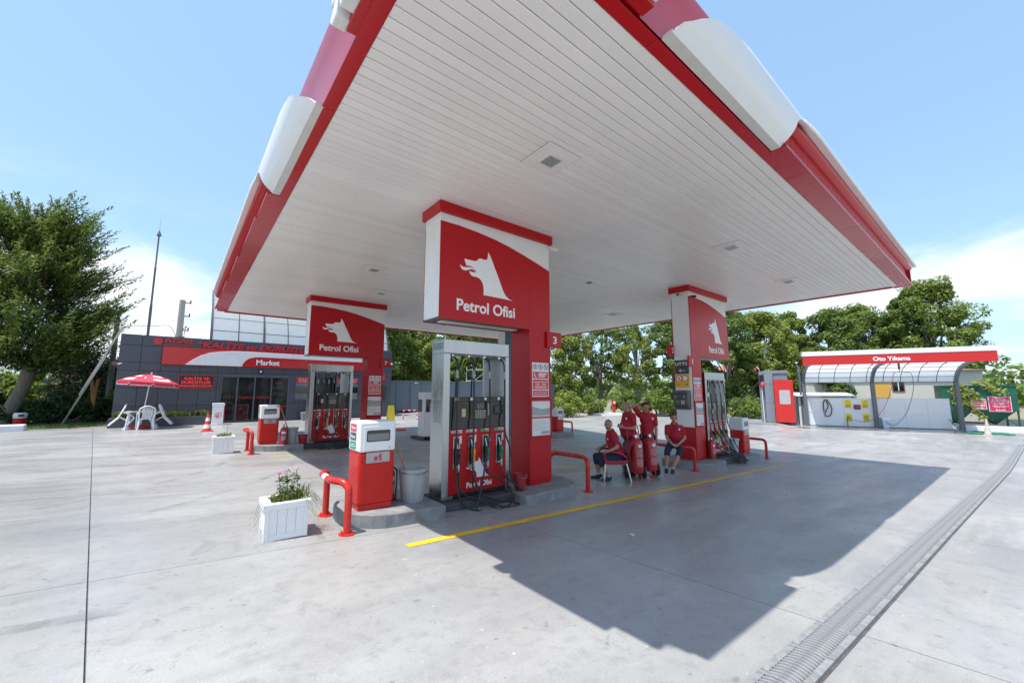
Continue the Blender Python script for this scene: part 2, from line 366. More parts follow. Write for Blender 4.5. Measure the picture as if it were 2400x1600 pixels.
def frame_q():
    q = MB(); e = gl / 2 - .004
    for s in (1, -1): q.box(-e, min(s * .083, s * .124), 0, e, max(s * .083, s * .124), .019)
    for s in (1, -1): q.box(s * e - .012 * (s > 0), -.083, 0, s * e + .012 * (s < 0), .083, .017)
    return q
FRM = frame_q().mesh('drain_grate', IRON)
q = frame_q()
nb = 12
for k in range(nb):
    b = bar_mesh(); b.v = [(v[0] - gl / 2 + gl * (k + .5) / nb, v[1], v[2]) for v in b.v]; q.add(b.v, b.f)
FRMB = q.mesh('drain_grate_far', IRON)
x = 1.7; cnt = 0
while x < 30.5:
    a = math.atan2(dY(x + .25) - dY(x - .25), .5); sl = math.atan2(g(x + .25, 0) - g(x - .25, 0), .5)
    near = 2.2 < x < 14.2
    o = put('grate', FRM if near else FRMB, drain, (x, dY(x), g(x, dY(x)) + .005)); o.rotation_euler = (random.uniform(-.004, .004), -sl, a)
    if near:
        for k in range(nb):
            b = put('grate_bar', BARM, o, (-gl / 2 + gl * (k + .5) / nb, 0, 0)); b.rotation_euler = (0, 0, random.uniform(-.03, .03)); cnt += 1
    x += gl
# ================================================================= CANOPY
CZ = 4.935                                  # soffit height
CX0, CX1, CY0, CY1 = .78, 16.44, 1.48, 18.95   # outer soffit edge
can = thing('canopy', 'big flat station canopy with white slatted ceiling and red edge', 'canopy', (0, 0, 0))
CEIL = mat('ceiling_slat', (.89, .855, .815), .33, var=.03, scale=.8, coat=.08, rvar=.06)
def _slatvar():
    t = CEIL.node_tree; b = t.nodes['Principled BSDF']; lk = b.inputs['Base Color'].links[0]; src = lk.from_socket; t.links.remove(lk)
    oi = N(t, 'ShaderNodeObjectInfo'); h_ = N(t, 'ShaderNodeHueSaturation'); mr = N(t, 'ShaderNodeMapRange', i_3=.955, i_4=1.03); L(t, oi.outputs['Random'], mr.inputs[0]); L(t, mr.outputs[0], h_.inputs['Value']); L(t, src, h_.inputs['Color']); L(t, h_.outputs[0], b.inputs['Base Color'])
_slatvar()
CEILB = mat('ceiling_gap', (.36, .345, .33), .6)
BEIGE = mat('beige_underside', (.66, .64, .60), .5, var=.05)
CRED = mat('fascia_red', (.48, .007, .012), .27, var=.03, scale=.6, coat=.12, spec=.4, rvar=.02); CGLO = mat('fascia_red_gloss', (.50, .009, .014), .22, var=.05, scale=1.2, coat=.5)
# slats of the ceiling, each one a folded strip
pit = .13; Lx = 16.12 - 1.075
sl = MB(); w = pit - .010; hL = Lx / 2
prof = [(-w / 2, .028), (-w / 2, .006), (-w / 2 + .008, 0), (w / 2 - .008, 0), (w / 2, .006), (w / 2, .028)]
vs = [(sx * hL, y, z) for sx in (-1, 1) for y, z in prof]; k = len(prof)
sl.add(vs, [(i, i + 1, k + i + 1, k + i) for i in range(k - 1)]); SLM = sl.mesh('ceiling_slat', CEIL)
ny = int((18.92 - 1.785) / pit)
for i in range(ny):
    o = put('ceiling_slat', SLM, can, (1.075 + hL, 1.785 + pit * (i + .5), CZ + random.uniform(-.0012, .0012)))
    o.rotation_euler = (random.uniform(-.003, .003), 0, 0)
MB().box(1.05, 1.75, CZ + .03, 16.3, 18.93, CZ + .06).build('ceiling_backing', CEILB, can)
MB().box(1.0, 1.75, CZ + .12, 16.2, 18.85, CZ + .60).build('roof_deck', GREY, can)
# red soffit bands, panel by panel
def band(x0, y0, x1, y1):
    if x0 == CX0: x0 = CX0 - .010 * ((y0 + y1) / 2 - 7)
    MB().box(x0, y0, CZ - .006, x1, y1, CZ + .03).build('soffit_panel', CRED, can, bevel=.003)
ys = [1.66, 4.43, 7.03, 8.2, 10.9, 13.6, 16.3, 18.55]
for a, b in zip(ys[:-1], ys[1:]): band(.93 if b < 5 else (.945 if a < 7 else CX0), a + .003, 1.07, b - .003)
xs = [1.075, 3.0, 5.68, 6.6, 9.6, 12.6, 16.1]
for a, b in zip(xs[:-1], xs[1:]): band(a + .003, 1.66 if b < 6 and a < 5 else CY0, b - .003, 1.78)
band(16.105, 1.482, CX1, 1.9)
o = MB().box(16.12, 1.9, CZ - .035, 16.2, 18.95, CZ + .05).build('edge_trim', RED, can)
MB().box(1.0, 18.93, CZ - .035, 16.2, 18.99, CZ + .05).build('edge_trim', RED, can)
MB().box(.76, 18.56, CZ - .012, 1.075, 18.95, CZ + .03).build('soffit_end', mat('red_dull', (.42, .03, .05), .5, var=.25, scale=6, bump=.4), can)
# fascia cross sections (outward o, z)
COVE = [(0, 0), (-.03, .075), (-.065, .175), (-.092, .30), (-.10, .40), (-.098, .427)]
CORN = [(-.098, .429), (-.078, .429), (-.055, .44), (-.02, .466), (.005, .50), (.015, .541)]
CAPP = [(.018, .55), (.10, .552), (.112, .565), (.112, .607), (.095, .655), (.05, .69), (-.02, .704), (-.3, .71)]
def edge(side, s, o, z):
    return (CX0 - .010 * (s - 7) - o, s, CZ + z) if side == 'L' else (s, CY0 - o, CZ + z)
def sweep(side, prof, ss, name, m, smooth=True):
    q = MB(); k = len(prof)
    q.add([edge(side, s, o, z) for s in ss for o, z in prof], [(i * k + j, i * k + j + 1, (i + 1) * k + j + 1, (i + 1) * k + j) for i in range(len(ss) - 1) for j in range(k - 1)])
    return q.build(name, m, can, smooth=smooth)
LIP = WHITE
PLAIN = [(-.16, 0), (-.150, .08), (-.135, .2), (-.115, .33), (-.085, .46), (-.045, .57), (-.045, .60), (-.3, .62)]
for side, (p0, p1, end, near) in dict(L=((4.43, 5.5), (7.0, 8.1), 18.60, 1.64), R=((3.04, 4.25), (5.66, 6.76), 16.44, .93)).items():
    cuts = np.linspace(p1[0], end, 5)
    for a, b in zip(cuts[:-1], cuts[1:]):
        sweep(side, COVE, [a + .002, b - .002], 'cove_panel', CRED)
    sweep(side, CORN, [p1[0], end], 'cornice', RED)
    s0 = p1[0] + .45; ss = [s0, s0 + .12, s0 + .3, s0 + .55, s0 + .8] + list(np.linspace(s0 + 1.2, end + (.06 if side == 'R' else .0), 7)); fk = [.05, .45, .72, .9, 1] + [1] * 7
    q = MB(); k = len(CAPP); q.add([edge(side, s_, -.02 + (o + .02) * f_, .63 + (z - .63) * f_) for s_, f_ in zip(ss, fk) for o, z in CAPP], [(i * k + j, i * k + j + 1, (i + 1) * k + j + 1, (i + 1) * k + j) for i in range(len(ss) - 1) for j in range(k - 1)]); q.build('white_lip', LIP, can, smooth=True)
    sweep(side, PLAIN, [near, p0[0] + .3, p1[0]], 'plain_fascia', CGLO)
    # swelling white swoosh panel: its ends sweep along the edge as they rise
    SW = [(-.06, .002), (-.045, .02), (-.02, .05), (.012, .09), (.045, .14), (.075, .20), (.095, .27), (.108, .35), (.114, .43), (.105, .50), (.08, .56), (.04, .61), (-.02, .64), (-.2, .65)]
    ZT = [0, .08, .15, .24, .36, .43, .50, .58, .65]; OT = [0, .06, .20, .34, .60, .92, 1.3, 1.6, 1.8]
    q = MB(); k = len(SW); n = 28; vs = []
    for u in range(n + 1):
        for (o, z) in SW:
            t = min(1, z / .65); sl_ = p0[0] + float(np.interp(z, ZT, OT)); sr = p1[0] + .35 * t + 6 * max(0, t - .6) ** 1.5 * .85
            vs.append(edge(side, sl_ + (sr - sl_) * u / n, o, z))
    q.add(vs, [(i * k + j, i * k + j + 1, (i + 1) * k + j + 1, (i + 1) * k + j) for i in range(n) for j in range(k - 1)])
    # inner edge returns
    for u in (0, n):
        b0 = len(q.v); q.v += [edge(side, *( (vs[u * k + j][1] if side == 'L' else vs[u * k + j][0]), SW[j][0] - .045, SW[j][1])) for j in range(k)]; q.m += []
        q.f += [(u * k + j, u * k + j + 1, b0 + j + 1, b0 + j) for j in range(k - 1)]; q.m += [0] * (k - 1)
    q.build('white_swoosh', LIP, can, smooth=True)
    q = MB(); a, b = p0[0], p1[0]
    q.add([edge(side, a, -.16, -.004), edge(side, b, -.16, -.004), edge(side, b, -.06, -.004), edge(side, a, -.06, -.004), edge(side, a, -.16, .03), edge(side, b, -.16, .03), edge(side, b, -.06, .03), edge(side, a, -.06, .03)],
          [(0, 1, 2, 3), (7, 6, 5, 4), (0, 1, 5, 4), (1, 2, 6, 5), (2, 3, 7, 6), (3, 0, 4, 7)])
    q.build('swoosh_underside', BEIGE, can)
# end cap of the fascia at the right corner
q = MB(); q.prism([(CY0 - o, CZ + z) for o, z in COVE] + [(CY0 + .35, CZ + .427), (CY0 + .35, CZ)], CX1 - .02, CX1, 'x'); q.build('fascia_end', CRED, can)
q = MB(); q.prism([(CX0 - o, CZ + z) for o, z in COVE] + [(CX0 + .35, CZ + .427), (CX0 + .35, CZ)], 18.58, 18.6, 'y'); q.build('fascia_end', CRED, can)
MB().box(16.3, 1.5, CZ + .03, 16.40, 18.95, CZ + .6).build('far_fascia', RED, can); MB().box(.9, 18.86, CZ + .065, 16.3, 18.92, CZ + .6).build('far_fascia', RED, can)
# corner sign boxes with thick white relief at the near corner
for side, s1 in (('L', 3.32), ('R', 2.72)):
    q = MB(); P8 = lambda o0, o1, z0, z1, a, b: [edge(side, a, o0, z0), edge(side, b, o0, z0), edge(side, b, o1, z0), edge(side, a, o1, z0), edge(side, a, o0, z1), edge(side, b, o0, z1), edge(side, b, o1, z1), edge(side, a, o1, z1)]
    v = P8(-.150, -.035, .004, .62, 1.0 if side == 'R' else 1.66, s1); q.hexa(v[:4], v[4:]); q.build('sign_box', CRED, can, bevel=.004)
    # relief: wavy lower outline with finger-like notches
    pts = [(s1 + .12, .10), (s1 + .05, .03), (s1 - .08, .03), (s1 - .13, .18), (s1 - .17, .03), (s1 - .42, .01), (s1 - .9, .015), (s1 - 1.3, .02), (s1 - 1.3, .62), (s1 - .35, .64), (s1 - .1, .6), (s1 + .14, .46), (s1 + .02, .37), (s1 + .13, .27), (s1 - .02, .22)] if side == 'L' else \
          [(s1 + .02, .05), (s1 + .02, .12), (s1 - .3, .18), (s1 - .2, .5), (s1 - .5, .64), (s1 - 1.7, .64), (s1 - 1.7, .02), (s1 - .2, .012)]
    q = MB(); k = len(pts); q.add([edge(side, a, .075, z) for a, z in pts] + [edge(side, a, -.04, z) for a, z in pts], [tuple(range(k)), tuple(range(2 * k - 1, k - 1, -1))] + [(i, i + k, (i + 1) % k + k, (i + 1) % k) for i in range(k)])
    q.build('sign_relief', WHITEW, can, bevel=.012)
# ceiling fittings
LAMP = mat('lamp_lens', (.34, .36, .36), .25, var=.1, scale=30)
for k, (x, y, near) in enumerate([(3.58, 3.58, 1), (8.9, 3.47, 0), (13.0, 3.62, 0), (3.52, 9.9, 0), (9.0, 9.8, 0), (13.2, 9.8, 0), (4.6, 12.2, 0), (9.1, 16.2, 0)]):
    f = MB().box(-.28, -.28, -.010, .28, .28, 0).build('light_plate', CEIL, can, (x, y, CZ - .001), bevel=.004)
    MB().box(-.287, -.287, -.0035, .287, .287, -.0005).build('plate_gasket', GREY, f)
    q = MB(); q.box(-.13, -.13, -.03, .13, .13, -.0105); q.build('light_frame', WHITEW, f, bevel=.006)
    q = MB()
    for i in range(5): q.box(-.10, -.098 + i * .041, -.036, .10, -.064 + i * .041, -.0305)
    q.build('lens', LAMP, f)
o = MB().lathe([(.085, 0), (.085, -.015), (.06, -.03), (.02, -.032)], 20).build('detector', GREY, can, (8.756, 7.27, CZ - .002), smooth=True)
# ================================================================= SIGN TOTEMS
HEAD = [(636,535),(633,570),(628,584),(618,590),(600,588),(580,581),(565,580),(553,587),(545,598),(520,596),(480,586),(445,577),(452,600),(463,628),(490,631),(512,640),(528,655),(538,668),(541,679),(520,679),(500,674),(485,668),(492,685),(503,700),(520,709),(545,713),(568,724),(586,744),(597,770),(602,800),(602,843),(700,860),(780,875),(830,885),(800,872),(775,850),(755,815),(735,765),(712,705),(690,655),(665,592),(648,555)]
FLAME = [(410,617),(418,640),(430,655),(448,663),(470,662),(492,656),(508,655),(522,662),(531,673),(526,656),(512,645),(492,640),(465,641),(440,637),(424,630)]
def logo_xy(P):
    """crop pixels of the panel -> metres on the panel (x from its left edge, z from its lower edge), undoing the perspective"""
    out = []
    for x, y in P:
        s = (x - 410) / 420.; X = .39 + 1.13 * (s * (1.0 - .12 * (1 - s)))     # left..right 0.39..1.52
        sl = .2334 + (.2334 - .06) * 0                                          # slope of horizontals falls from 0.30 (top) to 0.13 (bottom)
        slope = .255 - (y - 577) / 308. * .085; yy = y - slope * (x - 410)
        out.append((X, 1.232 - (yy - 485) / 303. * .71))
    return out
HEADM = logo_xy(HEAD); FLAMEM = logo_xy(FLAME)
NOTW = mat('notice_white', (.74, .74, .73), .35, var=.03); NOTR = mat('notice_red', (.62, .025, .04), .35, var=.06)
def prohibition(parent, x, y, z, r, plane='y'):
    q = MB(); pts = [(x + r * math.cos(a), y, z + r * math.sin(a)) for a in np.linspace(0, 2 * math.pi, 18)[:-1]]
    q.tube(pts, r * .09, 4, closed=True); q.tube([(x - r * .68, y, z + r * .68), (x + r * .68, y, z - r * .68)], r * .08, 4); q.box(x - r * .22, y, z - r * .45, x + r * .22, y + .002, z + r * .45)
    return q.build('symbol', STEELD, parent)
def notice(T, x0, x1, z0, z1, y):
    """safety notice: prohibition symbols, phone panel, emergency numbers"""
    n = MB().box(x0, y - .006, z0, x1, y, z1).build('notice', NOTW, T); w = x1 - x0; h = z1 - z0; yy = y - .0065
    for i in range(3): prohibition(n, x0 + w * (.17 + .33 * i), yy - .002, z1 - h * .125, w * .12)
    for a, b in ((.27, .47), (.50, .79), (.82, .97)):
        MB().box(x0 + w * .04, yy - .002, z1 - h * b, x1 - w * .04, yy, z1 - h * a).build('notice_panel', NOTR, n)
    q = MB(); q.tube([(x0 + w * .13, yy - .003, z1 - h * .31), (x0 + w * .12, yy - .003, z1 - h * .36), (x0 + w * .16, yy - .003, z1 - h * .41), (x0 + w * .23, yy - .003, z1 - h * .435)], w * .025, 5)
    for k in range(3): q.box(x0 + w * .36, yy - .004, z1 - h * (.335 + .045 * k), x0 + w * (.86 - .05 * k), yy - .0025, z1 - h * (.31 + .045 * k))
    for k in range(3): q.box(x0 + w * .14, yy - .004, z1 - h * (.70 + .028 * k), x1 - w * .14, yy - .0025, z1 - h * (.69 + .028 * k))
    for k in range(2): q.box(x0 + w * .10, yy - .004, z1 - h * (.88 + .045 * k), x1 - w * .12, yy - .0025, z1 - h * (.87 + .045 * k))
    q.box(x0 + w * .08, yy - .004, z1 - h * .575, x1 - w * .08, yy - .0025, z1 - h * .56)
    q.build('notice_print', LETTER, n)
    text('emergency_number', '112   110', LETTER, n, (x0 + w * .2, z1 - h * .665, x1 - w * .2, z1 - h * .605), yy - .0025, bold=.02, depth=.002)
def poster(T, x0, x1, z0, z1, y):
    f = MB(); t = .035
    f.box(x0, y - .03, z0, x1, y, z0 + t); f.box(x0, y - .03, z1 - t, x1, y, z1); f.box(x0, y - .03, z0 + t, x0 + t, y, z1 - t); f.box(x1 - t, y - .03, z0 + t, x1, y, z1 - t)
    f = f.build('poster_frame', RED, T, bevel=.004); p = MB().box(x0 + t, y - .012, z0 + t, x1 - t, y - .002, z1 - t).build('poster', PRINT, f)
    a, b, c, d = x0 + t, z0 + t, x1 - t, z1 - t; w = c - a; h = d - b; yy = y - .0125
    q = MB(); q.prism([(a, d - h * .15), (a + w * .55, d - h * .24), (c, d - h * .21), (c, d - h * .42), (a, d - h * .42)], yy - .002, yy, 'y'); q.build('printed_photo', PRINTG, p)
    q = MB(); q.box(a, yy - .0035, d - h * .51, c, yy - .0021, d - h * .45); q.lathe([(.03, 0), (.03, .002)], 14); 
    q.build('printed_band', mat('print_red', (.55, .12, .12), .5), p)
    q = MB()
    for k in range(5): q.box(a + w * .06, yy - .003, b + h * (.16 + .06 * k), a + w * (.9 if k % 2 else .7), yy, b + h * (.17 + .06 * k))
    q.box(a + w * .5, yy - .003, b + h * .04, c - w * .05, yy, b + h * .12); q.build('printed_lines', PRINTG, p)
def camera_bullet(T, loc, ang, m=None):
    q = MB(); q.cyl((0, 0, 0), (0, -.05, -.02), .018, n=10); q.tube([(0, -.05, -.02), (.0, -.09, -.035), (0, -.19, -.06)], [.025, .034, .034], 12)
    c = q.build('security_camera', m or WHITEW, T, loc, (0, 0, ang), smooth=True); MB().cyl((0, -.188, -.0595), (0, -.194, -.061), .028, n=12).build('lens', BLACK, c)
def totem(label, X0, Yf, dz, base, pillar, num, depth=.55, full=True, name='sign_pillar'):
    """pillar: (x0,x1) of the column within the 2.46 m wide sign slab"""
    T = thing(name, label, 'sign pillar', (X0, Yf, 0)); Wd = 2.45; zb = 3.0 + dz; zt = 4.76
    a, b = pillar; left = a < 1
    # white core carries the coloured panels
    MB().box(.0, .02, zb + .03, Wd, depth - .02, zt).build('sign_core', WHITE, T, bevel=.004)
    # cap below the ceiling
    MB().box(-.045, -.045, zt, Wd + .045, depth + .045, CZ - .002).build('cap', RED, T, bevel=.006)
    sw = [(0, zt - .15), (.35, zt - .15), (.72, zt - .172), (1.1, zt - .215), (1.43, zt - .275), (1.75, zt - .35), (1.92, zt - .395), (2.2, zt - .47), (2.45, zt - .545)]
    def zs(x):
        for (p, q_) in zip(sw[:-1], sw[1:]):
            if x <= q_[0]: return p[1] + (q_[1] - p[1]) * (x - p[0]) / (q_[0] - p[0])
        return sw[-1][1]
    for fy, s in ((0., 1), (depth, -1)):
        y0, y1 = (fy, fy + .018) if s > 0 else (fy - .018, fy)
        sx0, sx1 = (b + .002, Wd) if left else (0, a - .002)
        for (u0, u1, lo) in ((sx0, sx1, zb), (a, b, zb - .0 if False else base + .06)):
            xs = [u0] + [p[0] for p in sw if u0 < p[0] < u1] + [u1]
            q = MB(); q.prism([(u0, lo), (u1, lo)] + [(x, zs(x)) for x in xs[::-1]], y0, y1, 'y'); q.build('red_panel', RED, T, bevel=.002)
    # column sides
    if left:
        MB().box(a, .02, base + .9, b - .002, depth - .02, zb + .028).build('column', WHITE, T)
        MB().box(a - .012, -.012, base + .05, b + .012, depth + .012, base + .9).build('column_base', RED, T, bevel=.006)
        MB().box(a + .02, .01, base, b - .02, depth - .01, base + .05).build('column_foot', RED, T)
        MB().box(b - .0015, .019, base + .9, b + .008, depth - .019, zb + .0).build('column_side', RED, T)
    else:
        MB().box(a, .02, base + .06, b, depth - .02, zb + .028).build('column', RED, T)
        MB().box(a + .012, .012, base, b - .012, depth - .012, base + .06).build('column_foot', RED, T)
    # light box under the slab
    u0, u1 = (b + .12, Wd - .2) if left else (.15, a - .15)
    c = MB().box(sx0 + .01, .05, zb + .005, sx1 - .01, depth - .05, zb + .029).build('soffit', STEELD, T); MB().box(u0, .18, zb - .018, u1, .34, zb + .004).build('lamp', WHITEW, c, bevel=.006)
    ox = (sx1 + sx0) / 2 - .97 + (.12 if left else .0)
    k = .82 if left else 1
    lg = MB(); oz = zb
    for P in (HEADM, FLAMEM): lg.prism([(ox + .95 + (x - .95) * k, oz + .02 + z) for x, z in P], -.004, .0, 'y')
    lg.build('wolf_logo', LETTER, T)
    text('brand_lettering', 'Petrol Ofisi', LETTER, T, (ox + .95 - .61 * k, zb + .165, ox + .95 + .62 * k, zb + .365), 0, bold=.022, depth=.004)
    # pump number plates
    nx = b - .12 if not left else a - .27
    if not left:
        pl = MB().box(nx, -.05, zb - .31, nx + .375, -.006, zb - .005).build('number_plate', RED, T, bevel=.004)
        text('number', num[0], LETTER, pl, (nx + .15, zb - .235, nx + .25, zb - .09), -.0505, depth=.003, bold=.012)
    else:
        pl = MB().box(nx, -.05, zb - .305, nx + .335, -.006, zb).build('number_plate', RED, T, bevel=.004)
        text('number', num[0], LETTER, pl, (nx + .185, zb - .225, nx + .225, zb - .085), -.0505, depth=.003, bold=.012)
        pl = MB().box(a - .27, depth - .03, zb + .04, a + .0, depth + .05, zb + .36).build('number_plate', RED, T, bevel=.004)
        text('number', num[1], LETTER, pl, (a - .12, zb + .12, a - .03, zb + .28), depth - .0305, depth=.003, bold=.012)
    notice(T, a + .06 if not left else a + .02, b - .06 if not left else b - .09, zb - 1.247, zb - .612, -.002)
    poster(T, a - .002, b + .002, zb - 1.99, zb - 1.29, -.001)
    if not left: camera_bullet(T, (b - .02, -.01, zt - .05), R(60))
    return T
T3 = totem('large red sign pillar numbered 3 rising over the nearest pump', 3.03, 5.55, 0, .18, (1.90, 2.44), '3')
T7 = totem('red sign pillar numbered 7 in front of the shop', 2.98, 13.90, 0, .22, (1.90, 2.44), '7')
T1 = totem('red and white sign pillar with plates 1 and 2 and a fuel card terminal', 11.18, 5.62, -.15, -.05, (0, .53), '12')
# extras on the white left face of pillar 1 (faces -X)
YELS = mat('sign_yellow', (.78, .45, .01), .4, var=.06)
b = MB().box(-.012, .10, 2.35, -.001, .52, 2.755).build('black_sign', BLACK, T1, bevel=.003)
text('sign_lettering', 'UTTS', LETTER, b, (.50, 2.60, .14, 2.69), -.0125, 'x', bold=.02, depth=.003)
q = MB(); q.tube([(-.014, .38, 2.45), (-.014, .22, 2.45)], .009, 6); q.tube([(-.014, .33, 2.49), (-.014, .39, 2.45), (-.014, .33, 2.41)], .009, 6); q.build('arrow', LETTER, b)
b = MB().box(-.012, .10, 1.955, -.001, .52, 2.343).build('yellow_sign', YELS, T1, bevel=.003)
for yc in (.40, .22):
    q = MB(); q.tube([(-.014, yc + .085 * math.cos(t), 2.225 + .085 * math.sin(t)) for t in np.linspace(0, 6.283, 25)[:-1]], .011, 6, closed=True); q.build('ring', NOTR, b)
    q = MB(); q.prism([(yc + .076 * math.cos(t), 2.225 + .076 * math.sin(t)) for t in np.linspace(0, 6.283, 21)[:-1]], -.0145, -.0125, 'x'); d = q.build('disc', LETTER, b)
q = MB(); q.prism([(.40 + (-x + .95) * .1, 2.13 + z * .11) for x, z in HEADM], -.017, -.0148, 'x'); q.build('wolf_mark', NOTR, b)
for s, y0 in ((1, .47), (-1, .15)):
    q = MB(); q.tube([(-.014, y0, 2.05), (-.014, y0 - .11 * s, 2.05)], .007, 6); q.tube([(-.014, y0 - .04 * s, 2.08), (-.014, y0 + .005 * s, 2.05), (-.014, y0 - .04 * s, 2.02)], .007, 6); q.build('arrow', BLACK, b)
def card_terminal(label, loc, rz):
    tm = thing('card_terminal', label, 'terminal', loc, rz, 'fuel card terminals on the pillars')
    pr = [(0, 0), (-.16, .06), (-.185, .14), (-.19, .44), (-.24, .49), (-.22, .535), (-.1, .555), (0, .555)]
    q = MB(); q.prism([(x, z) for x, z in pr], -.22, .22, 'y'); q.build('housing', mat('terminal_grey', (.11, .11, .115), .5, var=.1), tm, bevel=.018, seg=3)
    MB().box(-.200, -.165, .09, -.186, .165, .43).build('front_panel', BLACK, tm, bevel=.008)
    MB().box(-.204, -.13, .16, -.2005, -.02, .27).build('keypad', PRINTG, tm); MB().box(-.204, .03, .18, -.2005, .13, .27).build('reader', STEELD, tm)
    for i in range(2):
        for sg_ in (-1, 1): MB().box(-.204, sg_ * .12 - .014, .385 - .045 * i, -.2005, sg_ * .12 + .014, .405 - .045 * i).build('indicator', LETTER, tm)
card_terminal('grey and black fuel card terminal on the white side of pillar 1', (11.18, 5.62 + .30, 1.33), 0)
card_terminal('dark hooded terminal in profile on the right side of pillar 3', (5.472, 5.85, 1.45), math.pi)
card_terminal('grey hooded terminal on the far side of pillar 7 by the shop', (5.422, 14.2, 1.5), math.pi)
camera_bullet(T1, (.0, .30, 4.72), R(-70), BLACK); camera_bullet(T1, (.1, -.015, 4.62), R(-20), BLACK)
# ================================================================= PUMPS
GREENL = mat('label_green', (.02, .33, .15), .4); REDL = mat('label_red', (.6, .03, .05), .4)
PBLK = mat('pump_black', (.016, .016, .018), .22, var=.15, coat=.3)
WLBL = mat('label_white', (.74, .74, .72), .4, var=.03)
def vents(q, x, ys, zs, w=.028, h=.008, plane='x'):
    for y in ys:
        for z in zs: q.box(x - .003, y - w / 2, z - h / 2, x + .002, y + w / 2, z + h / 2)
def nozzle(parent, x, y, z, m, tilt=0):
    n = MB(); n.tube([(0, .045, .20), (0, .02, .13), (0, -.015, .03)], [.012, .013, .018], 10)   # spout
    sp = n.build('nozzle', CHROME, parent, (x, y, z), smooth=True)
    q = MB(); q.prism([(-.03, .07), (.0, .085), (.035, .055), (.045, 0), (.028, -.06), (.03, -.16), (.0, -.165), (-.012, -.06), (-.035, 0)], -.025, .025, 'x'); q.v = [(v[0], -v[1] * .9 - .02, v[2]) for v in q.v]
    q.build('grip', m, sp, bevel=.010, seg=3)
    q = MB(); q.tube([(0, -.002, -.02), (0, .02, -.07), (0, -.005, -.14)], .006, 6); q.build('lever', CHROME, sp)
    q = MB(); q.tube([(0, -.03, -.15), (0, -.035, -.22), (0, -.03, -.27)], [.017, .02, .016], 10); q.build('swivel', STEEL, sp, smooth=True)
    return sp
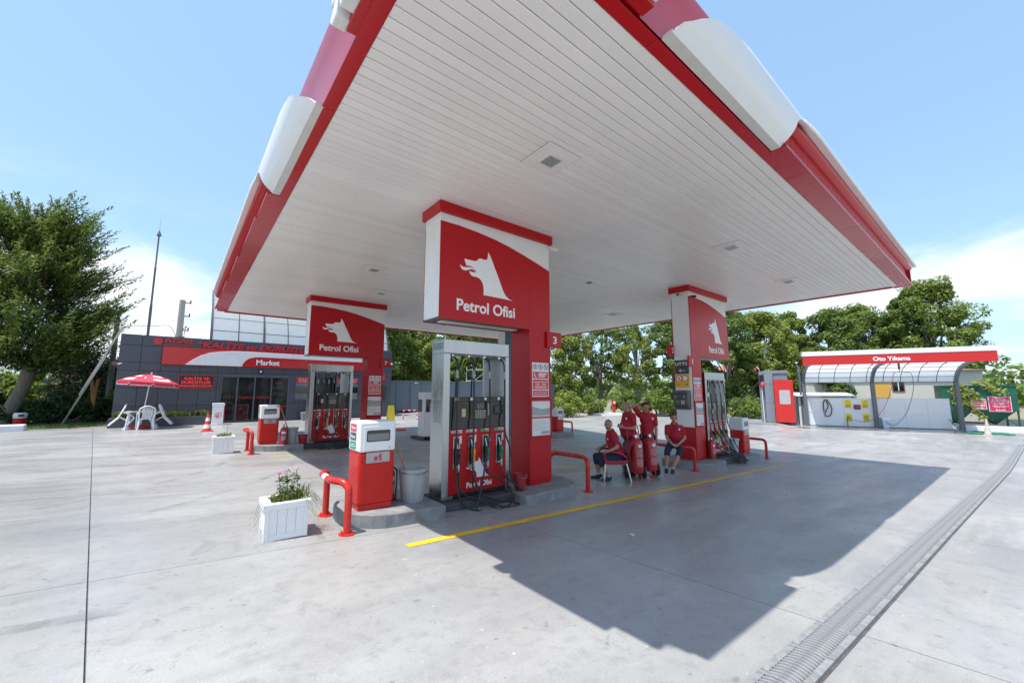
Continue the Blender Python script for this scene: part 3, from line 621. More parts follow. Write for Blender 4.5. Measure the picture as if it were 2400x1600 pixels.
def pump(label, X0, Yf, base, hoses, seed=0, Wd=1.31, name='fuel_pump'):
    D = .40; H = 2.48; P = thing(name, label, 'fuel pump', (X0, Yf, base), group='fuel pumps under the canopy')
    rnd = random.Random(seed)
    # steel portal
    for nm, x0, x1 in (('left_column', 0, .115), ('right_column', Wd - .075, Wd)):
        c = MB().box(x0, 0, 0, x1, D, H - .225).build(nm, STEEL, P, bevel=.006)
        if x0 == 0:
            q = MB(); vents(q, 0, [.08 + .042 * i for i in range(6)], [1.18 + .032 * i for i in range(11)])
            vents(q, 0, [.05, .09, .17, .21, .29, .33], [.07 + .02 * i for i in range(4)], .026, .007); struct(q.build('vent', DARK, c), 'stuff')
    t = MB().box(0, 0, H - .225, Wd, D, H).build('top_beam', STEEL, P, bevel=.008)
    q = MB(); vents(q, 0, [.05 + .042 * i for i in range(8)], [H - .06 - .022 * i for i in range(5)], .03, .008); struct(q.build('vent', DARK, t), 'stuff')
    MB().box(.115, .03, H - .229, Wd - .075, D - .03, H - .2255).build('beam_underside', mat('pale_steel', (.55, .55, .53), .4, metal=.3), P)
    MB().box(Wd - .30, D - .05, 1.56, Wd - .075, D - .02, H - .23).build('side_shield', STEEL, P)
    # black electronics head
    bk = MB().box(.116, .012, 1.05, Wd - .076, D - .012, 1.56).build('display_head', PBLK, P, bevel=.006)
    x0, x1 = .116, Wd - .076; w = x1 - x0
    MB().box(x0 + w * .03, .002, 1.20, x1 - w * .04, .0115, 1.48).build('display_glass', GLASSD, bk, bevel=.003)
    q = MB(); q.box(x0 + w * .46, -.001, 1.37, x0 + w * .58, .0015, 1.45); 
    q.build('price_display', mat('lcd', (.10, .11, .10), .3), bk)
    q = MB()
    for i in range(5):
        for j in range(4): q.box(x0 + w * (.44 + .038 * i), -.001, 1.215 + .034 * j, x0 + w * (.468 + .038 * i), .0015, 1.239 + .034 * j)
    q.build('price_label', mat('label_tan', (.36, .33, .27), .5, var=.2, scale=40), bk)
    MB().box(x0 + w * .20, -.008, 1.245, x0 + w * .265, .0015, 1.375).build('card_slot', mat('slot_cream', (.55, .42, .28), .5), bk, bevel=.006)
    kp = MB(); kp.box(x0 + w * .66, -.001, 1.25, x0 + w * .69, .0015, 1.45); kp.build('key_strip', PRINTG, bk)
    k = MB().box(x0 + w * .77, -.014, 1.265, x0 + w * .945, .0015, 1.415).build('keypad', BLACK, bk, bevel=.008); MB().box(x0 + w * .79, -.017, 1.30, x0 + w * .86, -.0145, 1.39).build('screen', mat('screen_blue', (.03, .06, .10), .15), k)
    for i in range(4): MB().box(x0 + w * (.10 + .25 * i), .006, 1.505, x0 + w * (.145 + .25 * i), .0115, 1.55).build('hose_number', WLBL, bk)
    # red lower door
    rd = MB().box(x0, .006, .07, x1, D - .006, 1.05).build('lower_door', RED, P, bevel=.004)
    MB().box(x0, .02, .012, x1, D - .02, .07).build('plinth', BLACK, P); MB().box(0.116, .004, .002, .2, .0195, .05).build('type_plate', STEEL, P)
    for i in range(4):
        cx = x0 + w * (.12 + .25 * i); col = [GREY, STEELD, GREENL, GREENL][i]
        s = MB(); s.prism([(cx - .10, .995), (cx + .02, .995), (cx - .02, 1.04), (cx - .10, 1.04)], .000, .005, 'y'); s.build('fuel_label', [mat('label_grey', (.4, .4, .4), .4), mat('label_grey', (.4, .4, .4), .4), GREENL, GREENL][i], rd)
        s = MB(); s.prism([(cx + .022, .995), (cx + .10, .995), (cx + .10, 1.04), (cx - .018, 1.04)], .000, .005, 'y'); sb = s.build('fuel_label', WLBL, rd)
        text('fuel_name', 'MAX', REDL, sb, (cx + .02, 1.003, cx + .09, 1.031), -.0002, bold=.02, depth=.002)
        q = MB(); z0, z1 = .46, .94
        q.box(cx - .062, -.008, z0, cx - .045, .0055, z1); q.box(cx + .045, -.008, z0, cx + .062, .0055, z1); q.box(cx - .045, -.008, z1 - .015, cx + .045, .0055, z1); q.box(cx - .045, -.008, z0, cx + .045, .0055, z0 + .03)
        hs = q.build('nozzle_holster', STEEL, rd); MB().box(cx - .045, .001, z0 + .03, cx + .045, .0055, z1 - .015).build('holster_recess', BLACK, hs)
        MB().box(cx + .066, -.002, .83, cx + .095, .0055, .95).build('sticker', WLBL, rd)
        nozzle(P, cx + .005, -.035, .68, [BLACK, ORANGE, GREEN, GREEN][i])
    lg = MB()
    for Q in (HEADM, FLAMEM): lg.prism([(x0 + w * .5 - .235 + (x - .39) * .42, .085 + z * .40) for x, z in Q], .002, .0055, 'y')
    lg.build('wolf_logo', LETTER, rd)
    text('brand_lettering', 'Petrol Ofisi', LETTER, rd, (x0 + w * .30, .13, x0 + w * .74, .215), .0055, bold=.022, depth=.003)
    # hoses: from the beam down in front, looping over the ground, back up to the swivel
    for i in range(4):
        cx = x0 + w * (.12 + .25 * i); hx = x0 + w * (.10 + .285 * i) - .02
        q = MB(); q.tube([(hx, .10, H - .23), (hx, .09, H - .27)], [.03, .022], 10); q.build('hose_outlet', CHROME, P, smooth=True)
        lp = hoses[i]
        pts = [(hx, .09, H - .26), (hx + .02, .0, H - .33), (hx + .02, -.03, H - .5), (hx + .01, -.055, 1.6), (hx + .0, -.07, 1.0)] + lp + [(cx + .005, -.07, .33), (cx + .005, -.068, .41)]
        q = MB(); q.tube(bez(pts, 70), .0145, 8); q.build('hose', RUBBER, P, smooth=True)
        q = MB(); q.tube([(hx + .02, -.028, H - .49), (hx + .018, -.036, H - .62)], .021, 10); q.build('hose_coupling', GREY, P, smooth=True)
    for i in range(3):
        hx = x0 + w * (.10 + .285 * i); q = MB(); q.tube(bez([(hx, D - .1, H - .23), (hx - .01, D - .02, H - .36), (hx - .04, D + .04, 1.9), (hx + (.06 if i == 0 else -.05), D + .05, 1.5), (hx, D + .05, .9)], 20), .0145, 8); q.build('rear_hose', RUBBER, P, smooth=True)
        q = MB(); q.tube([(hx - .03, D + .03, 2.02), (hx - .035, D + .035, 1.9)], .021, 8); q.build('hose_coupling', GREY, P, smooth=True)
    return P
def loops(base, spread, dxs):
    """low loops of hose lying by the island: list of four way-point lists (local to the pump)"""
    out = []
    for i, (cx, ex) in enumerate(dxs):
        out.append([(cx, -.10, .45), (cx + .02, -.22, base + .10), (cx + .15 * spread, -.42, base + .022 + .03 * (i % 2)), (ex - .05, -.46 - .03 * i, base + .022 + .03 * ((i + 1) % 2)), (ex + .10, -.36, base + .06 + .02 * i), (ex + .08, -.2, base + .22)])
    return out
x0, w = .116, 1.31 - .076 - .116
P3 = pump('tall steel and red fuel pump nearest the camera under sign 3', 3.15, 5.57, .20, [
    [(.20, -.10, .3), (.25, -.25, -.04), (.55, -.42, -.15), (.75, -.40, -.14), (.50, -.28, -.02), (.28, -.14, .12)],
    [(.50, -.12, .35), (.62, -.30, -.0), (.85, -.46, -.12), (1.15, -.46, -.14), (1.12, -.38, -.12), (.70, -.28, .0), (.50, -.14, .15)],
    [(.72, -.12, .45), (.56, -.25, .15), (.40, -.38, -.11), (.62, -.46, -.15), (1.0, -.44, -.10), (1.12, -.28, .08), (.98, -.14, .24)],
    [(1.25, -.10, .7), (1.22, -.14, .3), (1.36, -.18, .02), (1.46, -.22, -.03), (1.30, -.18, .1), (1.13, -.12, .25)]], 1)
P7 = pump('steel and red fuel pump in front of the shop under sign 7', 3.10, 13.92, .24, [
    [(.17, -.10, .4), (.16, -.25, .0), (.35, -.42, -.17), (.6, -.42, -.17), (.45, -.3, -.1), (.24, -.14, .12)],
    [(.45, -.12, .5), (.2, -.25, .25), (.14, -.35, -.05), (.45, -.46, -.16), (.9, -.46, -.15), (.75, -.3, .05), (.5, -.14, .2)],
    [(.80, -.12, .4), (.66, -.25, .05), (.70, -.4, -.13), (1.0, -.46, -.15), (1.1, -.36, -.05), (.95, -.2, .1), (.8, -.13, .25)],
    [(1.1, -.10, .7), (1.0, -.18, .3), (.9, -.3, .0), (1.15, -.36, -.1), (1.3, -.3, .0), (1.2, -.16, .2)]], 2)
P1 = pump('steel and red fuel pump under sign 1 with hoses splayed to the right', 11.98, 5.66, -.06, [
    [(.5, -.16, .5), (.75, -.3, .1), (1.1, -.45, -.13), (1.45, -.42, -.15), (1.2, -.36, -.08), (.55, -.2, .15)],
    [(.75, -.16, .5), (.95, -.3, .1), (1.25, -.45, -.14), (1.62, -.40, -.15), (1.4, -.34, -.08), (.85, -.2, .15)],
    [(.98, -.16, .5), (1.12, -.3, .1), (1.4, -.48, -.14), (1.75, -.42, -.15), (1.5, -.36, -.08), (1.05, -.2, .15)],
    [(1.22, -.14, .7), (1.25, -.24, .3), (1.5, -.42, -.12), (1.9, -.42, -.15), (1.7, -.36, -.1), (1.2, -.2, .12)]], 3)
# ================================================================= ISLANDS, RAILS, BINS
KERB = mat('kerb_concrete', (.23, .235, .24), .75, var=.3, scale=5, bump=.35)
KERBD = mat('kerb_dark', (.055, .057, .06), .7, var=.3, scale=5, bump=.3)
def island(label, segs, base, mid, ang=0):
    """segs: kerb blocks (x0,x1,round_left,round_right); mid: dark plinth between"""
    T = thing('pump_island', label, 'island', (0, 0, 0))
    for (x0, x1, y0, y1, rl, rr, z1, m) in segs:
        r = (y1 - y0) / 2; P = []
        P += [(x1 - .0, y0), (x1, y1)] if not rr else [(x1 - r * .9 + r * .9 * math.cos(a), (y0 + y1) / 2 + r * math.sin(a)) for a in np.linspace(-math.pi / 2, math.pi / 2, 13)]
        P += [(x0, y1), (x0, y0)] if not rl else [(x0 + r * .9 + r * .9 * math.cos(a), (y0 + y1) / 2 + r * math.sin(a)) for a in np.linspace(math.pi / 2, 3 * math.pi / 2, 13)]
        q = MB(); k = len(P); vs = [(x, y, g(x, y) - .05) for x, y in P] + [(x, y, z1(x)) for x, y in P]
        q.add(vs, [tuple(range(k))[::-1], tuple(range(k, 2 * k))] + [(i, (i + 1) % k, k + (i + 1) % k, k + i) for i in range(k)])
        q.build('kerb', m, T, bevel=.02, seg=3)
    return T
isl3 = island('concrete pump island under sign 3 carrying bin and buckets', [(1.68, 2.98, 5.12, 6.42, 1, 0, lambda x: g(x, 5.7) + .172, KERB), (2.982, 4.42, 5.36, 6.2, 0, 0, lambda x: .195, KERBD), (4.422, 5.98, 5.06, 6.50, 0, 1, lambda x: .178, KERB)], 0, 0)
isl7 = island('concrete pump island under sign 7 in front of the shop', [(1.62, 2.93, 13.50, 14.8, 1, 0, lambda x: g(x, 14) + .172, KERB), (2.932, 4.37, 13.74, 14.58, 0, 0, lambda x: .235, KERBD), (4.372, 5.93, 13.44, 14.88, 0, 1, lambda x: .218, KERB)], 0, 0)
isl1 = island('concrete pump island under sign 1', [(10.55, 11.9, 5.15, 6.6, 1, 0, lambda x: -.052, KERB), (11.902, 13.4, 5.42, 6.3, 0, 0, lambda x: -.065, KERBD), (13.402, 14.95, 5.2, 6.5, 0, 1, lambda x: g(x, 5.7) + .19, KERB)], 0, 0)
isl4 = island('concrete pump island behind sign 3 with the blue pillar', [(10.4, 11.9, 13.55, 15.0, 1, 0, lambda x: g(x, 14) + .18, KERB), (11.902, 13.4, 13.8, 14.6, 0, 0, lambda x: g(12.6, 14) + .2, KERBD), (13.402, 15.3, 13.55, 14.9, 0, 1, lambda x: g(x, 14) + .19, KERB)], 0, 0)
def rail(label, x, y0, y1, off, h=.62, bend=1, bands=(), r=.043):
    """hoop guard: two posts along Y with a crossbar that bows outwards by off"""
    T = thing('guard_rail', label, 'guard rail', (0, 0, 0), group='bent red guard rails at the island ends')
    z0, z1 = g(x, y0), g(x, y1); zt = max(z0, z1) + h
    pts = [(x, y0, z0), (x, y0, zt - .14), (x + off * .12, y0 + .03, zt - .045), (x + off * .45, y0 + .10, zt - .003), (x + off, y0 + .27, zt)]
    pts += [(x + off, y1 - .27, zt), (x + off * .45, y1 - .10, zt - .003), (x + off * .12, y1 - .03, zt - .045), (x, y1, zt - .14), (x, y1, z1)]
    C = bez(pts, 60); C = [p for p in C]
    MB().tube(C, r, 14).build('tube', REDTUBE, T, smooth=True)
    for yy, zz in ((y0, z0), (y1, z1)):
        f = MB().lathe([(.095, .002), (.095, .012), (.05, .016)], 20, (x, yy, zz)).build('foot_plate', REDTUBE, T)
        for k in range(4):
            a = .6 + k * math.pi / 2; MB().cyl((x + .075 * math.cos(a), yy + .075 * math.sin(a), zz + .01), (x + .075 * math.cos(a), yy + .075 * math.sin(a), zz + .035), .009, n=6).build('bolt', REDTUBE, f)
    for i in bands: MB().tube(C[i:i + 3], r + .0015, 14, caps=False).build('white_band', WHITEW, T, smooth=True)
    return T
rail('red guard rail with white bands beside the nearest red bin', 1.655, 5.18, 6.13, -.13, .60, bands=(26, 44))
rail('red guard rail at the shop side island beside its bin', 1.55, 13.12, 14.0, -.13, .62)
rail('red guard rail right of pillar 3 near the yellow line', 6.05, 5.17, 6.2, .12, .60)
rail('red guard rail a seated man leans on at pillar 1', 10.40, 5.30, 6.55, -.16, .60)
rail('red guard rail beyond the bin right of pump 1', 15.25, 5.3, 6.2, .12, .62)
rail('red guard rail at the far island seen right of pillar 3', 15.6, 14.3, 15.2, .12, .62)
# --- service bins
BINR = mat('bin_red', (.54, .015, .010), .36, var=.05, scale=4, spec=.35)
BINW = mat('bin_white', (.80, .80, .80), .35, var=.03, scale=4)
LBG = mat('label_bin_green', (.02, .30, .17), .4); LBK = mat('label_bin_dark', (.05, .06, .075), .4); LBR = mat('label_bin_red', (.62, .06, .09), .4)
def service_bin(label, loc, rz=0, W_=.485, D=.42, H=1.14, labels=True):
    T = thing('service_bin', label, 'bin', loc, rz, 'red and white service bins on the islands'); h1 = .74
    MB().box(.02, .02, 0, W_ - .02, D - .02, .07).build('foot', BINR, T, bevel=.004)
    MB().box(0, 0, .07, W_, D, h1).build('red_body', BINR, T, bevel=.035, seg=4)
    up = MB().box(-.006, -.006, h1 + .001, W_ + .006, D + .006, H).build('white_head', BINW, T, bevel=.03, seg=4)
    dr = MB().box(.045, -.004, .11, W_ - .045, .01, h1 - .16).build('door', BINR, T, bevel=.003)
    hd = MB().box(.05, -.012, h1 + .02, W_ - .04, .0, H - .065).build('flap', BINW, T, bevel=.004)
    MB().prism(rrect(.085, h1 + .135, W_ - .08, H - .115, .022), -.0145, -.0115, 'y').build('opening', GLASSD, hd)
    MB().prism(rrect(.10, h1 + .15, W_ - .095, H - .16, .015), -.0155, -.0146, 'y').build('inner_lid', mat('grey_lid', (.2, .21, .2), .4), hd)
    MB().lathe([(.011, 0), (.011, .004)], 10).build('lock', STEEL, hd, (W_ - .085, -.012, h1 + .05), (R(90), 0, 0))
    pl = MB().prism(rrect(.09, h1 - .14, W_ - .075, h1 - .005, .015), -.009, -.0045, 'y').build('litter_plate', STEEL, T)
    q = MB(); cx = W_ * .52; z = h1 - .075
    q.prism([(cx - .05, z - .04), (cx - .015, z - .04), (cx - .008, z + .015), (cx - .057, z + .015)], -.012, -.0095, 'y')
    q.prism([(cx + .03 + .011 * math.cos(a), z + .048 + .011 * math.sin(a)) for a in np.linspace(0, 6.28, 11)[:-1]], -.012, -.0095, 'y')
    q.prism([(cx + .016, z + .032), (cx + .044, z + .032), (cx + .042, z - .005), (cx + .05, z - .05), (cx + .036, z - .05), (cx + .03, z - .012), (cx + .022, z - .05), (cx + .009, z - .05), (cx + .018, z - .003)], -.012, -.0095, 'y')
    q.prism([(cx + .018, z + .03), (cx - .012, z + .006), (cx - .008, z + .000), (cx + .022, z + .016)], -.012, -.0095, 'y')
    q.build('litter_symbol', NOTR, pl)
    if labels:
        for i, (m, s) in enumerate(((LBR, 'Peçete'), (LBK, 'Kova'), (LBG, 'Cam\nSileceği'))):
            z1 = H - .035 - .115 * i; lb = MB().box(-.0095, .13, z1 - .10, -.0065, .36, z1).build('side_label', m, T, bevel=.001)
            text('label_text', s, LETTER, lb, (.325, z1 - .075, .165, z1 - .025), -.0096, 'x', bold=.015, depth=.001)
    return T
service_bin('red and white service bin with coloured side labels nearest the camera', (1.845, 5.43, g(2, 5.7) + .172))
service_bin('red and white service bin on the island in front of the shop', (1.80, 13.82, g(2, 14) + .172))
service_bin('red and white service bin right of pump 1', (14.15, 5.55, g(14.3, 5.7) + .19), labels=False)
service_bin('red and white service bin on the far island right of pillar 3', (14.5, 14.3, g(14.3, 14) + .19), labels=False)
# ================================================================= SHOP
MY = 24.5; GZ = .32
ACM = mat('grey_cladding', (.060, .072, .092), .38, var=.06, scale=.7, rvar=.06)
ACMF = mat('grey_frame', (.075, .088, .105), .4, var=.06)
INT = mat('shop_interior', (.02, .02, .022), .7, var=.2)
GLASS = mat('shop_glass', (.02, .022, .024), .04, var=.05, spec=.6, alpha=.42)
shop = thing('shop_building', 'low dark grey panelled shop with red Market sign', 'building', (0, 0, 0))
cols = [-2.33, -1.61, -.9, -.19, .54, 1.25, 1.97, 2.69, 3.41, 4.16, 4.9, 5.62, 6.34, 7.06, 7.78, 8.5, 9.22, 10.12]
rows = [GZ, 1.2, 2.02, 2.77, 3.15, 3.91, 4.40]
openings = [(1.40, GZ, 4.40, 2.71), (4.68, 1.34, 8.12, 2.70)]
for i in range(len(cols) - 1):
    for j in range(len(rows) - 1):
        cells = [(cols[i], rows[j], cols[i + 1], rows[j + 1])]
        for (ox0, oz0, ox1, oz1) in openings:
            nx = []
            for (a, b, c, d) in cells:
                if c <= ox0 or a >= ox1 or d <= oz0 or b >= oz1: nx.append((a, b, c, d)); continue
                if a < ox0 - .02: nx.append((a, b, ox0, d))
                if c > ox1 + .02: nx.append((ox1, b, c, d))
                if d > oz1 + .02: nx.append((max(a, ox0), oz1, min(c, ox1), d))
                if b < oz0 - .02: nx.append((max(a, ox0), b, min(c, ox1), oz0))
            cells = nx
        for (a, b, c, d) in cells:
            if c - a < .03 or d - b < .03: continue
            e = .007; MB().box(a + e, MY + random.uniform(-.002, .002), b + e, c - e, MY + .035, d - e).build('facade_panel', ACM, shop, bevel=.003)
DKG = mat('joint_dark', (.01, .011, .013), .8)
q = MB(); q.box(-2.31, MY + .04, GZ - .3, 1.40, MY + .22, 4.36); q.box(1.40, MY + .04, 2.71, 10.1, MY + .22, 4.36); q.box(4.40, MY + .04, GZ - .3, 10.1, MY + .22, 1.34); q.box(4.40, MY + .04, 1.34, 4.68, MY + .22, 2.71); q.box(8.12, MY + .04, 1.34, 10.1, MY + .22, 2.71)
q.build('front_wall', DKG, shop)
MB().box(-2.33, MY + .222, GZ - .3, -2.1, 31, 4.40).build('side_wall', ACM, shop); MB().box(9.9, MY + .222, GZ - .3, 10.12, 31, 4.40).build('side_wall', ACM, shop); MB().box(-2.09, 30.8, GZ - .3, 9.89, 31, 4.3).build('rear_wall', ACM, shop)
MB().box(-2.09, MY + .23, 3.6, 9.89, 30.79, 3.8).build('roof', GREY, shop)
MB().box(-2.09, MY + .23, GZ - .02, 9.89, 30.79, GZ + .004).build('floor', mat('shop_floor', (.14, .14, .14), .3), shop)
MB().box(-2.09, 27.6, GZ + .005, 9.89, 27.7, 3.59).build('inner_wall', INT, shop)
# sign with swoosh
sg = MB().box(-.87, MY - .16, 3.09, 8.2, MY - .002, 3.90).build('sign_board', mat('sign_red', (.53, .012, .016), .3, var=.04, coat=.2), shop, bevel=.006)
up = [(-.03, 3.10), (.22, 3.34), (.5, 3.55), (.85, 3.71), (1.26, 3.79), (1.8, 3.845), (2.5, 3.86), (4, 3.845), (6, 3.825), (8.19, 3.80)]
lo = [(8.19, 3.575), (6, 3.585), (4, 3.60), (3.0, 3.605), (2.68, 3.585), (2.45, 3.50), (2.3, 3.36), (2.22, 3.22), (2.2, 3.10)]
q = MB(); q.prism(up + lo, MY - .20, MY - .161, 'y'); q.build('white_swoosh', WHITE, sg, bevel=.008)
text('sign_lettering', 'Market', LETTER, sg, (2.80, 3.20, 3.86, 3.47), MY - .161, bold=.03, depth=.03)
# roof-edge lettering
LR = mat('letter_red', (.58, .022, .032), .45, var=.1, scale=5)
q = MB(); q.prism([(-1.075 + .165 * math.cos(a), 4.15 + .165 * math.sin(a)) for a in np.linspace(0, 6.283, 25)[:-1]], MY - .05, MY - .003, 'y'); q.build('red_disc', LR, shop)
text('company_lettering', 'AYSAN', LR, shop, (-.84, 4.11, .16, 4.33), MY - .003, bold=.03, depth=.05)
text('company_subline', 'AKARYAKIT', LR, shop, (-.84, 3.955, .16, 4.06), MY - .003, depth=.03)
text('slogan_lettering', '“KALİTE ve DÜRÜSTLÜK', LR, shop, (.41, 3.945, 5.75, 4.34), MY - .003, bold=.03, depth=.06, shear=.28)
# sliding doors
dr = MB(); fx = [1.40, 2.09, 2.83, 3.58, 4.38]
for x in fx: dr.box(x - .035 if x > 1.41 else x, MY - .02, GZ + .02, x + .035 if x > 1.41 else x + .06, MY + .07, 2.62)
dr.box(1.40, MY - .022, 2.56, 4.40, MY + .09, 2.71); dr.box(1.40, MY - .021, GZ - .0, 4.40, MY + .08, GZ + .08)
dr = dr.build('door_frame', ACMF, shop, bevel=.004)
for a, b in zip(fx[:-1], fx[1:]): MB().box(a + .036, MY + .02, GZ + .081, b - .036, MY + .03, 2.555).build('pane', GLASS, dr)
for a, b in ((2.09, 2.83), (2.83, 3.58)):
    for z in (1.50, 1.58): MB().box(a + .04, MY + .012, z, b - .04, MY + .019, z + .018).build('safety_stripe', mat('stripe_red', (.5, .03, .02), .5), dr)
q = MB(); q.prism([(3.05 + .13 * math.cos(a), 2.86 + .13 * math.sin(a)) for a in np.linspace(0, 6.283, 25)[:-1]], MY - .03, MY - .003, 'y'); ev = q.build('evil_eye_disc', mat('eye_blue', (.008, .010, .05), .3), shop)
for r_, m, d in ((.055, LETTER, .034), (.022, mat('eye_mid', (.02, .1, .3), .3), .038)):
    q = MB(); q.prism([(3.05 + r_ * math.cos(a), 2.87 + r_ * math.sin(a)) for a in np.linspace(0, 6.283, 17)[:-1]], MY - d, MY - .031, 'y'); q.build('eye_ring', m, ev)
MB().box(4.50, MY - .012, 2.25, 4.62, MY - .003, 2.33).build('house_number', mat('plate_blue', (.03, .08, .35), .4), shop)
# windows with posters
for (a, b) in ((4.68, 5.60), (5.75, 6.70), (6.8, 8.12)):
    f = MB(); f.box(a, MY - .015, 1.34, b, MY + .06, 1.39); f.box(a, MY - .015, 2.66, b, MY + .06, 2.71); f.box(a, MY - .015, 1.39, a + .04, MY + .06, 2.66); f.box(b - .04, MY - .015, 1.39, b, MY + .06, 2.66)
    f = f.build('window_frame', ACMF, shop); MB().box(a + .041, MY + .02, 1.391, b - .041, MY + .03, 2.659).build('pane', GLASSD if a < 5 else GLASS, f)
    if a < 5 or a > 6.7:
        p = MB().box(a + .045, MY + .004, 2.30, b - .045, MY + .018, 2.655).build('poster', mat('poster_red', (.45, .02, .035), .4), f)
        text('poster_text', 'Yanınıza bir kahve\nSizi mi istersiniz', LETTER, p, (a + .14, 2.37, b - .1, 2.58), MY + .0035, depth=.003)
        q = MB(); q.box(a + .05, MY + .006, 1.40, b - .05, MY + .017, 1.75); q.box(a + .05, MY + .006, 2.1, b - .05, MY + .017, 2.29); q.build('printed_floor', mat('poster_floor', (.14, .15, .16), .5, var=.5, scale=3), f)
# camera and light on the corner
camera_bullet(shop, (-2.2, MY - .01, 3.08), R(-40)); MB().box(-2.52, MY + .02, 2.98, -2.335, MY + .12, 3.15).build('alarm_box', ACMF, shop); MB().box(-2.48, MY - .03, 3.02, -2.34, MY + .019, 3.13).build('alarm_lamp', mat('lamp_red', (.3, .03, .05), .4), shop)
MB().box(9.55, MY - .08, 2.55, 9.68, MY - .003, 2.85).build('alarm_bell', NOTR, shop, bevel=.01)
camera_bullet(shop, (10.0, MY - .01, 3.6), R(30))
# LED message board
led = thing('led_board', 'black LED board with red scrolling text on the shop wall', 'led sign', (0, 0, 0))
MB().box(-.22, MY - .12, 1.985, 1.12, MY - .004, 2.62).build('housing', BLACK, led, bevel=.006)
LED = mat('led_red', (.4, .01, .01), .5, emit=(1, .03, .04, .9)); q = MB()
q.box(-.225, MY - .124, 2.606, 1.125, MY - .1, 2.624); q.box(-.225, MY - .124, 1.98, 1.125, MY - .1, 1.998); q.box(1.112, MY - .124, 2.0, 1.126, MY - .1, 2.6); q.box(-.227, MY - .124, 2.0, -.213, MY - .1, 2.6)
q.build('border_lamps', mat('led_dim', (.3, .01, .02), .5, emit=(1, .03, .04, .25)), led)
for s, b in (('KALİTE VE', (.0, 2.40, .92, 2.55)), ('DÜRÜSTLÜK', (-.1, 2.215, 1.0, 2.375)), ('PRENSİBİMİZDİR', (-.17, 2.065, 1.06, 2.18))): text('led_text', s, LED, led, b, MY - .1205, depth=.003, bold=0)
# things seen inside the shop
rk = thing('snack_rack', 'rack of colourful snack packets inside the shop door', 'snack rack', (1.55, MY + .35, GZ + .01)); rr = random.Random(4)
SN = [mat('snack_%d' % i, c, .35) for i, c in enumerate([(.6, .05, .03), (.65, .4, .02), (.05, .12, .5), (.3, .03, .35), (.06, .35, .06), (.65, .2, .02)])]
q = MB()
for z in (.25, .55, .85, 1.15): q.box(0, 0, z, .5, .3, z + .02)
for x in (0, .48): q.box(x, .27, 0, x + .02, .29, 1.5)
q.build('shelf_frame', STEELD, rk)
for z in (.27, .57, .87, 1.17):
    for i in range(7):
        x = .03 + i * .065; h_ = rr.uniform(.14, .22); t = rr.uniform(-.15, .15)
        MB().box(-.028, 0, 0, .028, .05, h_).build('packet', rr.choice(SN), rk, (x, rr.uniform(.02, .06), z), (rr.uniform(-.2, .1), t, 0), bevel=.01)
sh = thing('bottle_shelf', 'shelf of bottles and jars behind the right shop window pane', 'shelf', (3.66, MY + .3, GZ + .01))
q = MB()
for z in (.2, .55, .9, 1.25, 1.6): q.box(0, 0, z, .62, .3, z + .02)
for x in (0, .6): q.box(x, .27, 0, x + .02, .29, 2.0)
q.build('shelf_frame', STEELD, sh)
BT = [mat('goods_%d' % i, c, .3) for i, c in enumerate([(.10, .40, .30), (.4, .45, .42), (.5, .35, .05), (.05, .2, .5), (.45, .06, .05), (.12, .5, .25)])]
BTL = MB().lathe([(.038, 0), (.04, .02), (.04, .15), (.018, .2), (.018, .24)], 10)
BM = [BTL.mesh('bottle', m) for m in BT]
for k, z in enumerate((.22, .57, .92, 1.27, 1.62)):
    for i in range(6): put('bottle', BM[(0, 1, 5, 0)[(i * 3 + k) % 4] if k > 2 else rr.randrange(6)], sh, (.06 + i * .097, .06, z))
MB().box(.12, .02, 1.9, .5, .05, 2.05).build('header_card', mat('card_orange', (.6, .3, .03), .5), sh)
ad = thing('ice_cream_poster', 'red ice cream advert board with a cone inside the shop door', 'poster', (1.98, MY + .12, GZ + .02)); ad.rotation_euler = (R(-4), 0, 0)
MB().box(0, 0, 0, .68, .03, .86).build('frame', mat('poster_frame_white', (.7, .68, .68), .4), ad, bevel=.008); MB().box(.045, -.006, .045, .635, -.001, .815).build('sheet', mat('ad_red', (.42, .014, .03), .35), ad)
q = MB(); q.tube([(.34 + .075 * math.cos(t), -.01, .66 + .05 * math.sin(t) ) for t in np.linspace(0, 6.28, 19)[:-1]], .008, 5, closed=True); q.tube([(.34 + .03 * math.cos(t), -.01, .66 + .045 * math.sin(t)) for t in np.linspace(0, 6.28, 15)[:-1]], .008, 5, closed=True); q.build('heart_emblem', LETTER, ad)
q = MB(); q.tube([(.28, -.012, .20), (.52, -.02, .42)], [.012, .055], 10); q.build('cone', mat('cone_brown', (.35, .2, .08), .6, var=.3, scale=30), ad); MB().sphere((.54, -.02, .44), .055).build('scoop', mat('scoop', (.6, .55, .42), .5), ad)
